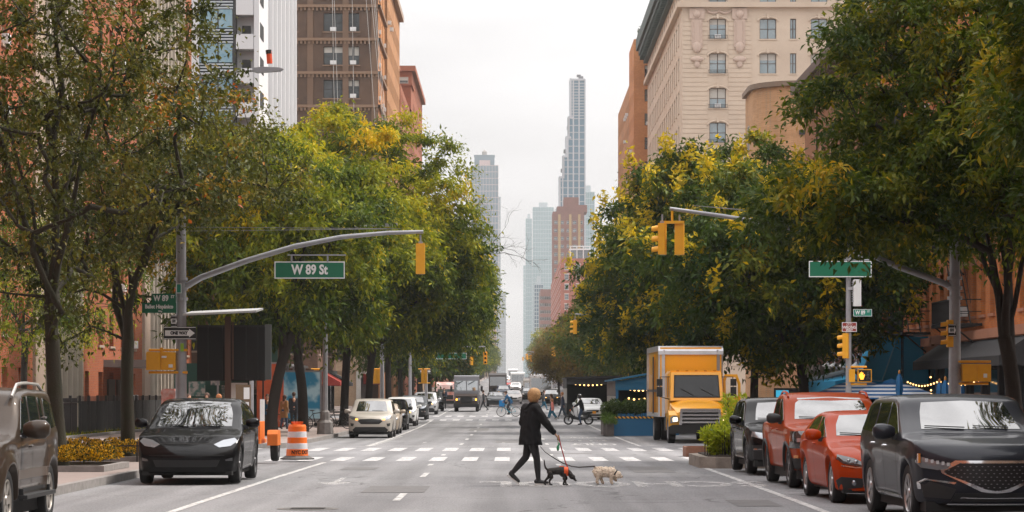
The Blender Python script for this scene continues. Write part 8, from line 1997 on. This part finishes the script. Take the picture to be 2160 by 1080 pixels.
# --- dogs (facing +X, local)
def dog_black():
    Yd_ = 47.4; t = thing('dog', 'small black and grey dog in an orange harness, nose down sniffing the road', 'dog', (px(1178, Yd_), Yd_, 0)); t.scale = (.9,)*3
    bm_ = mat('black_fur', (.018,.016,.015), .8, var=.7, vs=26, var2=(.055,.045,.04), bump=1.0, bs=80)
    g = MB()
    chain(g, [(-.17,0,.285), (-.06,0,.295), (.06,0,.30), (.14,0,.295)], [.075, .078, .085, .082]); g.ball((.10,0,.27), .095, 9, (1,.85,1.1))
    chain(g, [(.15,0,.30), (.22,0,.255), (.26,0,.20)], [.068, .056, .052]); g.ball((.285,0,.175), .058, 8, (1.1,.95,.95)); chain(g, [(.31,0,.155), (.355,0,.10)], [.036, .021]); g.ball((.362,0,.092), .014, 6)
    for q in (-1, 1): chain(g, [(.265,q*.038,.215), (.235,q*.058,.235), (.215,q*.062,.20)], [.018, .016, .006], 7)
    for x0, y, pts in ((.13, -.05, [(.13,-.05,.24), (.115,-.052,.14), (.145,-.052,.075), (.155,-.052,.022), (.185,-.052,.016)]), (.13, .05, [(.13,.05,.24), (.16,.05,.14), (.12,.05,.075), (.10,.05,.022), (.13,.05,.016)]),
                        (-.18, -.055, [(-.17,-.05,.25), (-.135,-.055,.17), (-.185,-.055,.095), (-.175,-.055,.022), (-.135,-.055,.016)]), (-.18, .055, [(-.17,.05,.25), (-.20,.055,.17), (-.27,.055,.10), (-.29,.055,.03), (-.26,.055,.016)])):
        rs = [.052 if x0 < 0 else .042, .034, .021, .017, .017]; chain(g, pts, rs, 8)
    chain(g, [(-.215,0,.31), (-.265,0,.36), (-.285,0,.43), (-.29,0,.50), (-.30,0,.535)], [.026, .021, .017, .013, .007], 8)
    voxel('body', g, bm_, .0075, t, 2)
    g = MB(); g.ball((.365,0,.097), .013, 6); obj('nose', g, matte, t); g = MB()
    for q in (-1, 1): g.ball((.325,q*.035,.185), .009, 6)
    obj('eye', g, mat('dark_eye', (.01,.008,.006), .1, coat=1), t)
    g = MB(); g.lathe([(.093, -.04), (.098, 0), (.088, .045)], 18, 'x', (.155, 0, .285)); g.tube([(.12, 0, .385), (.02, 0, .385)], .012, 6); o = obj('harness', g, mat('orange_harness', (.75,.10,.02), .7), t, smooth=True)
    g = MB(); g.lathe([(.092, -.012), (.094, .012)], 18, 'x', (.08, 0, .29)); obj('harness_strap', g, matte, t)
dog_black()
def dog_curly():
    Yd_ = 47.9; t = thing('dog', 'curly cream coloured dog walking to the right with head low', 'dog', (px(1279, Yd_), Yd_, 0)); t.scale = (.88,)*3
    cm = mat('cream_fur', (.78,.66,.53), .9, spec=.1, var=.6, vs=24, var2=(.55,.42,.31), bump=1.0, bs=60)
    g = MB(); rnd = random.Random(3)
    chain(g, [(-.15,0,.26), (0,0,.265), (.12,0,.26)], [.10, .105, .10]); g.ball((-.17,0,.24), .11, 9); chain(g, [(.13,0,.27), (.20,0,.23), (.235,0,.20)], [.08, .07, .068]); g.ball((.25,0,.20), .074, 8); chain(g, [(.28,0,.18), (.315,0,.165)], [.045, .036])
    for q in (-1, 1): chain(g, [(.225,q*.062,.225), (.215,q*.08,.17), (.22,q*.078,.135)], [.026, .028, .02], 7)
    for pts in ([(.10,-.06,.2), (.10,-.06,.12), (.105,-.06,.05), (.12,-.06,.028)], [(.11,.06,.2), (.16,.06,.14), (.19,.06,.10), (.205,.06,.085)], [(-.18,-.06,.2), (-.19,-.06,.13), (-.20,-.06,.06), (-.185,-.06,.028)], [(-.14,.06,.2), (-.12,.06,.14), (-.09,.06,.07), (-.07,.06,.03)]): chain(g, pts, [.055, .038, .032, .032], 8)
    cap(g, (-.25,0,.30), (-.275,0,.27), .035, .03)
    for i in range(220):
        a, b = rnd.uniform(0, 6.28), rnd.uniform(-.25, .17); r_ = .108; p = Vector((b, math.cos(a)*r_*.95, .26+math.sin(a)*r_)); g.ball(p, rnd.uniform(.012, .02), 3)
    for i in range(60):
        d = Vector((rnd.gauss(0,1), rnd.gauss(0,1), rnd.gauss(0,1))).normalized()*.072; p = Vector((.25,0,.205))+d
        if d.x < .045: g.ball(p, .014, 3)
    voxel('body', g, cm, .0075, t, 1)
    g = MB(); g.ball((.347,0,.168), .013, 6); obj('nose', g, matte, t); g = MB()
    for q in (-1, 1): g.ball((.315,q*.032,.205), .009, 6)
    obj('eye', g, mat('dark_eye', (.01,.008,.006), .1, coat=1), t)
    g = MB(); g.lathe([(.083, -.012), (.085, .012)], 16, 'x', (0, 0, 0)); o = obj('collar', g, matte, t); o.location = (.185, 0, .24); o.rotation_euler = (0, R(35), 0)
dog_curly()
# --- people further away
navy = mat('navy_cloth', (.02,.03,.055), .85); bluec = mat('blue_jacket', (.01,.10,.22), .7); teal = mat('teal_trousers', (.01,.11,.18), .8); pinkc = mat('pink_top', (.7,.22,.18), .8); tan = mat('tan_coat', (.30,.16,.06), .85); dgrey = mat('dark_grey_cloth', (.03,.035,.04), .85); brownh = mat('brown_hair', (.06,.03,.018), .7); redh = mat('auburn_hair', (.35,.13,.04), .7); bshoe = mat('pale_shoe', (.4,.38,.36), .6); denim = mat('denim', (.04,.07,.13), .85)
def at(c, Y, dz=0): return (px(c, Y), Y, gz(Y)+dz)
figure('person', 'man in dark blue coat striding left over the far crossing', at(1188, 172), math.pi, 1.8, walk(1.15), (navy, mat('slate_trousers', (.03,.05,.075), .8), bshoe, redh), hair='short', vs=.025)
figure('person', 'girl with auburn hair, pink top and blue trousers on the far crossing', at(1166, 170), math.pi, 1.38, walk(1.1), (pinkc, teal, bshoe, redh), hair='long', vs=.022)
figure('person', 'person in dark top with backpack right behind the girl in pink', at(1165, 173.5), math.pi, 1.68, walk(1.1), (dgrey, teal, shoe_m, brownh), hair='long', vs=.025, bag='pack')
figure('person', 'person in black with teal trousers crossing far behind the woman\'s head', at(1146, 215), 0, 1.7, walk(1.2), (dgrey, teal, shoe_m, brownh), hair='short', vs=.03)
figure('person', 'person in dark clothes stepping out behind the brown delivery van', at(1021, 214), math.pi, 1.7, walk(1.2), (dgrey, dgrey, shoe_m, brownh), hair='short', vs=.03)
figure('person', 'man in dark jacket standing with his back turned on the left pavement', at(620, 128, .14), R(100), 1.82, stand(), (mat('ink_jacket', (.015,.02,.028), .85), dgrey, shoe_m, brownh), hair='short', vs=.022)
figure('person', 'person in long tan coat and blue trousers between the left trunks', at(599, 126, .14), R(60), 1.68, dict(walk(.5), hem=(0, 0, .62)), (tan, denim, shoe_m, brownh), hair='long', vs=.022)
figure('person', 'person in blue jacket at the left of the first far tree trunk', at(564, 122, .14), R(-90), 1.72, stand(), (bluec, dgrey, shoe_m, brownh), hair='short', vs=.022)
figure('person', 'person in black cap and coat seen over the roof of the black car, left', at(398, 96, .14), R(-60), 1.7, stand(), (dgrey, dgrey, shoe_m, brownh), hair='short', vs=.022)
figure('person', 'person with curly auburn hair seen over the roof of the black car', at(462, 98, .14), R(-90), 1.68, stand(), (dgrey, dgrey, shoe_m, redh), hair='puffy', vs=.02)
figure('person', 'dark haired person seen over the roof of the black car, beside the auburn haired one', at(437, 97, .14), R(-90), 1.74, stand(), (dgrey, dgrey, shoe_m, brownh), hair='long', vs=.022)
figure('person', 'dark coated person half hidden by the parked row beside the brown van', at(937, 214, .14), R(-90), 1.75, stand(), (navy, dgrey, shoe_m, brownh), hair='short', vs=.03)
figure('person', 'small figure in teal top on the pavement behind the black crossover', at(1578, 112, .14), R(-90), 1.6, stand(), (teal, dgrey, shoe_m, brownh), hair='short', vs=.025)
figure('person', 'person with pale hair and yellow top peeking between the orange pickup and the grey crossover', at(1857, 92, .14), R(-90), 1.55, stand(), (mat('mustard_top', (.5,.25,.03), .8), dgrey, shoe_m, mat('pale_hair', (.55,.42,.32), .7)), hair='short', vs=.022)
# --- bicycles and scooter
def bicycle(name, label, X, Y, rz, col, group=None, s=1.0, dz=0):
    t = thing(name, label, 'bicycle', (X, Y, gz(Y)+dz), rz, group); cyan = col
    for x in (-.52, .52):
        g = MB(); g.tube([(x+.33*math.cos(a), 0, .35+.33*math.sin(a)) for a in [2*math.pi*i/28 for i in range(29)]], .02, 6, False); w_ = obj('wheel', g, rubber, t, smooth=True)
        g = MB()
        for i in range(12): a = 2*math.pi*i/12; g.tube([(x, 0, .35), (x+.32*math.cos(a), 0, .35+.32*math.sin(a))], .0035, 3)
        g.tube([(x, -.05, .35), (x, .05, .35)], .025, 8); obj('spoke', g, steel, w_)
    g = MB(); B_ = [(-.52,0,.35), (-.05,0,.30), (-.18,0,.80), (.38,0,.88), (.40,0,.78)]
    g.tube([B_[0], B_[1]], .016, 6); g.tube([B_[0], B_[2]], .014, 6); g.tube([B_[1], B_[2]], .02, 6); g.tube([B_[1], B_[4]], .026, 6); g.tube([B_[2], B_[3]], .022, 6); g.tube([(.36,0,.98), (.42,0,.68), (.52,0,.35)], .02, 6); g.tube([B_[2], (-.20,0,.92)], .014, 6); obj('frame', g, cyan, t, smooth=True)
    g = MB(); g.ball((-.21,0,.95), .05, 8, (2.4,1.5,.6)); obj('saddle', g, matte, t, smooth=True)
    g = MB(); g.tube([(.28,-.28,1.02), (.36,-.1,1.0), (.36,.1,1.0), (.28,.28,1.02)], .014, 6); obj('handlebar', g, matte, t); g = MB(); g.lathe([(0,-.02), (.09,-.01), (.09,.01), (0,.02)], 14, 'y', (-.05, -.04, .30)); g.box(-.1, .08, -.12, -.04, .14, .17); g.box(-.16, .0, .04, .12, .43, .46); obj('crank', g, matte, t)
    return t
cyan = mat('cyan_frame', (.01,.30,.42), .4)
Yb = 182; bk = bicycle('bicycle', 'blue cargo bicycle with black wheels crossing the far crossing to the left', px(1073, Yb), Yb, math.pi, cyan)
g = MB(); g.box(.30, .68, -.2, .2, .72, 1.15); obj('front_bag', g, mat('bright_blue_bag', (.01,.22,.55), .6), bk)
J = dict(neck=(.12, 0, 1.56), head=(.2, 0, 1.70), pelvis=(-.18, 0, 1.02), sh=[(.10, -.17, 1.49), (.10, .17, 1.49)], el=[(.22, -.24, 1.24), (.22, .24, 1.24)], wr=[(.36, -.22, 1.08), (.36, .22, 1.08)], hip=[(-.16, -.09, 1.0), (-.16, .09, 1.0)], kn=[(.10, -.11, .66), (.05, .11, .80)], an=[(-.02, -.11, .24), (-.08, .11, .52)], toe=[(.12, -.12, .19), (.06, .12, .47)], hem=(-.16, 0, .95), curl=1.0)
figure('person', 'cyclist in blue jacket with black backpack riding the blue bicycle', at(1073, Yb), math.pi, 1.75, J, (bluec, dgrey, shoe_m, brownh), hair='short', vs=.022, bag='pack')
Ys = 152; t = thing('motor_scooter', 'black motor scooter with white lettering pattern facing left by the crossing', 'scooter', (px(1221, Ys), Ys, gz(Ys)), math.pi)
for x in (-.58, .62):
    g = MB(); g.tube([(x+.24*math.cos(a), 0, .29+.24*math.sin(a)) for a in [2*math.pi*i/24 for i in range(25)]], .05, 8, False); w_ = obj('wheel', g, rubber, t, smooth=True); g = MB(); 
    for i in range(5): a = 2*math.pi*i/5; g.tube([(x, 0, .29), (x+.2*math.cos(a), 0, .29+.2*math.sin(a))], .014, 4)
    g.lathe([(0,-.03), (.05,-.03), (.05,.03), (0,.03)], 10, 'y', (x, 0, .29)); obj('rim', g, rimm, w_)
g = MB(); chain(g, [(.62,0,.29), (.52,0,.62), (.42,0,.98)], [.045, .05, .06]); chain(g, [(.40,0,.7), (.28,0,.42), (-.1,0,.36), (-.45,0,.45)], [.11, .10, .10, .12]); chain(g, [(-.15,0,.68), (-.45,0,.72), (-.75,0,.74)], [.10, .12, .08]); chain(g, [(-.5,0,.5), (-.6,0,.7)], [.14, .1]); voxel('body', g, mat('scooter_black', (.015,.015,.017), .3, coat=.6), .018, t, 2)
g = MB(); g.tube([(.36,-.32,1.06), (.44,-.1,1.02), (.44,.1,1.02), (.36,.32,1.06)], .018, 6); g.tube([(.42,-.25,1.05), (.40,-.34,1.25)], .012, 5); g.cbox(.4, -.36, 1.3, .04, .14, .09); obj('handlebar', g, matte, t)
g = MB(); 
for i in range(3): g.box(.28+.07*i, .33+.07*i, .105, .115, .55+.06*i, .72+.06*i)
for i in range(3): g.box(.28+.07*i, .33+.07*i, -.115, -.105, .55+.06*i, .72+.06*i)
obj('white_decal', g, white_ref, t); g = MB(); g.ball((.50,0,.86), .06, 7); obj('headlight', g, mat('orange_lamp', (.7,.15,.02), .3), t)
J = dict(neck=(-.10, 0, 1.50), head=(-.05, 0, 1.68), pelvis=(-.2, 0, .92), sh=[(-.12, -.18, 1.43), (-.12, .18, 1.43)], el=[(.06, -.26, 1.2), (.06, .26, 1.2)], wr=[(.3, -.27, 1.07), (.3, .27, 1.07)], hip=[(-.18, -.12, .88), (-.18, .12, .88)], kn=[(-.02, -.2, .50), (-.02, .2, .50)], an=[(-.12, -.22, .09), (-.12, .22, .09)], toe=[(.03, -.24, .04), (.03, .24, .04)], hem=(-.2, 0, .88), curl=1.0, bulk=1.15)
figure('person', 'rider in black jacket and black helmet astride the motor scooter', at(1221, Ys), math.pi, 1.75, J, (blk_cloth, denim, shoe_m, mat('helmet_black', (.012,.012,.013), .25, coat=.8)), hair='helmet', vs=.02)
# parked bicycles / racks on the left pavement
for i, (c, Y) in enumerate(((612, 131), (668, 121), (712, 126))):
    bicycle('bicycle', ['dark bicycle leaning behind the man in the dark jacket', 'dark bicycle parked left of the stone based lamp post', 'dark bicycle parked right of the stone based lamp post'][i], px(c, Y), Y, R(8), matte, 'bicycles parked on the left pavement', dz=.15)
# ---------------------------------------------------------------- cafe corner on the right
def awning(label, x0, x1, y0, y1, zt_, zb_, m_, val=.35, stripes=None, base=18.0, out_=2.4, gz_=True):
    z0 = gz(y0) if gz_ else 0; t = thing('awning', label, 'awning', (base, y0, z0)); W_ = y1-y0; g = MB()
    P_ = [(-.02, zt_), (-out_, zb_), (-out_, zb_-.04), (-.02, zt_-.06)]; g.prism(P_, 0, W_, 'xz'); obj('canvas', g, m_, t)
    g = MB(); g.box(-out_-.01, -out_+.01, 0, W_, zb_-val, zb_-.042); g.prism([(-.05, zt_-.07), (-out_, zb_-.05), (-out_, zb_-val), (-.05, zb_-val)], -.012, .0, 'xz'); obj('valance', g, m_, t); return t
awning('long black shop awning under the orange brick tenement near the right edge', 0, 0, 87.6, 106.5, 4.0, 3.15, aw_blk, .35, out_=1.3)
awning('wide blue awning spreading low over the cafe terrace', 0, 0, 113, 124, 3.1, 2.45, blue_c, .5, out_=3.7)
awning('grey blue awning at the far end of the cafe', 0, 0, 123.5, 131, 3.4, 2.6, mat('grey_blue_awning', (.08,.13,.16), .7), .45, out_=3.0)
t = thing('canopy', 'tall blue sloping entrance canopy of the cafe, hung under the fire escapes', 'canopy', (15.9, 110.5, gz(110))); g = MB()
g.add([(-.2,0,4.35), (2.1,0,4.35), (2.1,0,2.3), (-.85,0,2.5), (-.2,2.2,4.35), (2.1,2.2,4.35), (2.1,2.2,2.3), (-.85,2.2,2.5)], [(0,3,2,1), (0,1,5,4), (0,4,7,3), (4,5,6,7), (1,2,6,5)]); obj('canvas', g, blue_c, t)
g = MB(); g.tube([(-.21,-.03,4.35), (-.86,-.03,2.5)], .035, 6); g.tube([(-.85,-.03,2.5), (2.1,-.03,2.3)], .03, 6); g.tube([(.75,-.03,4.33), (.1,-.04,2.45)], .03, 6); obj('piping', g, mat('light_blue_piping', (.15,.4,.55), .6), t)
def striped_mat():
    m = new_mat('blue_white_stripes'); nt = m.node_tree; o = N(nt, 'ShaderNodeOutputMaterial'); p = N(nt, 'ShaderNodeBsdfPrincipled'); nt.links.new(p.outputs[0], o.inputs[0])
    tc = N(nt, 'ShaderNodeTexCoord'); s = N(nt, 'ShaderNodeSeparateXYZ'); nt.links.new(tc.outputs['Object'], s.inputs[0]); f = N(nt, 'ShaderNodeMath', operation='MULTIPLY'); nt.links.new(s.outputs[2], f.inputs[0]); f.inputs[1].default_value = 7; fr = N(nt, 'ShaderNodeMath', operation='FRACT'); nt.links.new(f.outputs[0], fr.inputs[0]); gt = N(nt, 'ShaderNodeMath', operation='GREATER_THAN'); nt.links.new(fr.outputs[0], gt.inputs[0]); gt.inputs[1].default_value = .5
    x = N(nt, 'ShaderNodeMix', data_type='RGBA'); nt.links.new(gt.outputs[0], x.inputs[0]); x.inputs[6].default_value = (.72,.74,.78,1); x.inputs[7].default_value = (.02,.12,.32,1); nt.links.new(x.outputs[2], p.inputs['Base Color']); p.inputs['Roughness'].default_value = .8; return m
stm = striped_mat(); par_b = mat('parasol_blue', (.012,.11,.27), .75)
def parasol_open(label, c, Y, ztop, r, cap_=False):
    t = thing('parasol', label, 'parasol', (px(c, Y), Y, gz(Y)+.15), 0, 'open striped parasols on the cafe terrace'); n = 8; g = MB(); v = [(0, 0, ztop)]; z1 = ztop-.55
    for ring_, (rr_, zz) in enumerate(((r*.5, ztop-.20), (r, z1), (r, z1-.14))):
        for k in range(n): a = 2*math.pi*(k+.5)/n; v.append((rr_*math.cos(a), rr_*math.sin(a), zz))
    g.add(v, [(0, 1+k, 1+(k+1) % n) for k in range(n)]+[(1+i*n+k, 1+(i+1)*n+k, 1+(i+1)*n+(k+1) % n, 1+i*n+(k+1) % n) for i in (0, 1) for k in range(n)]); obj('canopy', g, stm, t, fixn=False)
    g = MB(); g.tube([(0,0,0), (0,0,ztop)], .025, 8); obj('pole', g, white, t)
    if cap_: g = MB(); g.lathe([(0, ztop+.12), (.2, ztop+.05), (.38, ztop-.06)], 10); obj('vent', g, par_b, t)
def parasol_closed(label, c, Y, ztop, hh=1.5):
    t = thing('parasol', label, 'parasol', (px(c, Y), Y, gz(Y)+.15), 0, 'closed blue parasols on the cafe terrace'); g = MB()
    v = []; n = 12; pr = [(.05, ztop), (.12, ztop-.15), (.16, ztop-.6), (.13, ztop-.75), (.2, ztop-1.0), (.26, ztop-hh)]
    for r_, z in pr:
        for k in range(n): a = 2*math.pi*k/n; q = r_*(1 if k % 2 else .72); v.append((q*math.cos(a), q*math.sin(a), z))
    g.add(v, [(i*n+k, i*n+(k+1) % n, (i+1)*n+(k+1) % n, (i+1)*n+k) for i in range(len(pr)-1) for k in range(n)]+[tuple(range(n))]); obj('canvas', g, par_b, t, smooth=True)
    g = MB(); g.tube([(0,0,0), (0,0,ztop-.1)], .025, 8); g.ball((0,0,ztop+.06), .06, 6, (.8,.8,1.6)); obj('pole', g, mat('wood_pole', (.45,.2,.05), .6), t)
parasol_open('left blue and white striped parasol, partly behind the corner pole', 1812, 103, pz(798, 103)-.0, 1.75)
parasol_open('right blue and white striped parasol with solid blue top', 1880, 101, pz(803, 101), 1.85, True)
for c, Y, r_, lb in ((1897, 98, 782, 'closed blue parasol in front of the right striped parasol'), (1982, 96, 800, 'closed blue parasol left of a slightly taller one by the right mast'), (1994, 94, 796, 'closed blue parasol just left of the right mast'), (2027, 95, 800, 'closed blue parasol just right of the right mast')):
    parasol_closed(lb, c, Y, pz(r_, Y)-.1, 1.55)
string_lights('row of warm bulbs along the edge of the black awning', [(16.35, 106, gz(100)+2.42), (16.35, 98, gz(98)+2.38), (16.35, 88.3, gz(90)+2.42)], 22, .035)
string_lights('short hanging line of warm bulbs by the dark shop door', [(px(1963, 95), 95, 2.5), (px(1965, 95), 95, 1.6)], 5, .035)
t = thing('menu_board', 'bright teal board with small white notice on the pavement at the right edge', 'board', (px(2112, 84), 84, gz(84)+.15)); g = MB(); g.box(-.42, .42, -.03, .03, .5, 1.55); g.box(-.42, -.36, -.03, .03, 0, .5); g.box(.36, .42, -.03, .03, 0, .5); obj('board', g, mat('teal_board', (.02,.28,.36), .6), t); g = MB(); g.box(.18, .36, -.045, -.031, .8, 1.1); obj('notice', g, white, t)
t = thing('terrace_screen', 'dark slatted terrace screen with small teal banners under the parasols', 'screen', (px(1830, 99), 99, gz(99)+.15)); g = MB()
for k in range(40): g.box(-3.0+k*.18, -2.86+k*.18, -.02, .02, 0, 1.25)
g.box(-3.05, 4.1, .02, .05, 1.15, 1.22); obj('slats', g, matte, t); g = MB()
for x in (-2.2, -1.2, .1, .9): g.box(x, x+.3, -.05, -.03, .85, 1.2)
obj('banner', g, mat('teal_banner', (.01,.18,.17), .7), t)
t = thing('bulletin_kiosk', 'tall kiosk with glowing blue and purple poster panels by the golden rain trunk', 'kiosk', (px(1668, 118), 118, gz(118)+.15)); g = MB(); g.box(-.75, .75, 0, .3, 0, 2.0); obj('case', g, matte, t)
g = MB(); g.box(-.68, -.1, -.02, -.001, .2, 1.4); g.box(.1, .68, -.02, -.001, .2, 1.4)
def poster_mat(name, a, b, sc_, es=.8):
    m = new_mat(name); nt = m.node_tree; o = N(nt, 'ShaderNodeOutputMaterial'); p = N(nt, 'ShaderNodeBsdfPrincipled'); nt.links.new(p.outputs[0], o.inputs[0]); g = N(nt, 'ShaderNodeNewGeometry'); n = N(nt, 'ShaderNodeTexNoise'); n.inputs['Scale'].default_value = sc_; n.inputs['Detail'].default_value = 2; nt.links.new(g.outputs['Position'], n.inputs['Vector'])
    c = N(nt, 'ShaderNodeValToRGB'); nt.links.new(n.outputs[0], c.inputs[0]); c.color_ramp.elements[0].position = .42; c.color_ramp.elements[0].color = (*a, 1); c.color_ramp.elements[1].position = .58; c.color_ramp.elements[1].color = (*b, 1); nt.links.new(c.outputs[0], p.inputs['Base Color']); nt.links.new(c.outputs[0], p.inputs['Emission Color']); p.inputs['Emission Strength'].default_value = es; p.inputs['Roughness'].default_value = .4; return m
obj('screen', g, poster_mat('purple_poster', (.03,.02,.12), (.45,.08,.5), 5), t); g = MB(); g.box(-.68, -.1, -.02, -.001, 1.5, 1.9); obj('header', g, mat('cyan_header', (.05,.4,.6), .5, emit=(.05,.4,.6), es=.6), t)
# left street level clutter behind the black car
t = thing('shelter_panel', 'bright pale blue shelter poster panel behind the man in the dark jacket', 'poster panel', (px(622, 138), 138, gz(138)+.15)); g = MB(); g.box(-1.45, 1.45, 0, .1, .3, 3.0); obj('frame', g, steel, t); g = MB(); g.box(-1.35, 1.35, -.02, -.001, .4, 2.9); obj('poster', g, poster_mat('sky_blue_poster', (.02,.18,.3), (.35,.5,.55), 1.4, .15), t)
t = thing('orange_hoarding', 'orange red hoarding behind the first far tree trunk on the left', 'hoarding', (px(570, 134), 134, gz(134)+.15)); g = MB(); g.box(-.7, .7, 0, .08, 0, 3.3); obj('panel', g, mat('orange_red_panel', (.55,.10,.03), .6, var=.4, vs=2), t)
t = thing('construction_hoarding', 'green site hoarding with torn white posters seen above the black car', 'hoarding', (px(460, 140), 140, gz(140)+.15)); g = MB(); g.box(-2.4, 2.6, 0, .1, 0, 3.4); obj('panel', g, mat('hoarding_green', (.02,.10,.075), .7, var=.4, vs=2), t)
for i, (x, z, w_, h_) in enumerate(((-1.6, 1.6, .9, .8), (.2, 1.3, 1.2, .9), (-.4, 2.2, .5, .6), (1.7, 1.7, .7, 1.0))):
    g = MB(); g.box(x, x+w_, -.015, -.001, z, z+h_); obj('poster', g, poster_mat('torn_poster', (.1,.25,.22), (.62,.62,.6), 3.5, .0) if i == 0 else MATS.get('tp') or MATS.setdefault('tp', poster_mat('torn_poster_b', (.12,.2,.2), (.6,.6,.58), 2.5, .0)), t)
t = thing('bus_shelter', 'dark glass bus shelter with pale poster far on the left pavement', 'bus shelter', (px(545, 131), 131, gz(131)+.15)); g = MB(); g.box(-1.6, .3, 0, 1.4, 2.5, 2.62)
for x in (-1.6, .2): g.box(x, x+.08, 0, .08, 0, 2.5)
g.box(-1.6, -1.52, 1.3, 1.38, 0, 2.5); obj('frame', g, matte, t); g = MB(); g.box(-1.5, -.6, .5, .55, .4, 2.3); obj('poster', g, white, t)
t = thing('scaffold_shed', 'green pavement scaffold with netting above the far left shops', 'scaffold', (-11.5, 136, gz(136)+.15)); g = MB()
for y in (0, 4, 8, 12, 16, 20): 
    for x in (0, 3.0): g.box(x-.05, x+.05, y-.05, y+.05, 0, 3.3)
g.box(-.2, 3.2, -.2, 20.2, 3.3, 3.42); obj('frame', g, steel, t); g = MB(); g.box(-.2, -.14, -.2, 20.2, 3.42, 4.5); g.box(-.14, 3.2, -.2, -.14, 3.42, 4.5); obj('parapet_panel', g, mat('scaffold_green', (.015,.07,.05), .7), t)
t.location.x = -15.6
t = thing('white_marquee', 'white pointed tent roof on the far right pavement', 'tent', (px(1123, 330), 330, gz(330))); g = MB(); g.lathe([(2.4, 2.2), (2.0, 2.6), (.9, 3.2), (0, 3.7)], 12); g.lathe([(2.35, 0), (2.4, 2.2)], 12); obj('canvas', g, white, t)
bpy.data.objects.remove(t.children[0]); bpy.data.objects.remove(t)
# ---------------------------------------------------------------- haze
g = MB(); g.box(-950, 950, -170, 6100, -1.2, 232); hz = obj('haze', g, None); hz['kind'] = 'stuff'
m = bpy.data.materials.new('haze'); m.use_nodes = True; nt = m.node_tree; nt.nodes.clear(); o = N(nt, 'ShaderNodeOutputMaterial'); v = N(nt, 'ShaderNodeVolumePrincipled'); nt.links.new(v.outputs[0], o.inputs['Volume'])
v.inputs['Color'].default_value = (.96, .97, .98, 1); v.inputs['Density'].default_value = HAZE; v.inputs['Anisotropy'].default_value = 0.2
hz.data.materials.clear(); hz.data.materials.append(m)
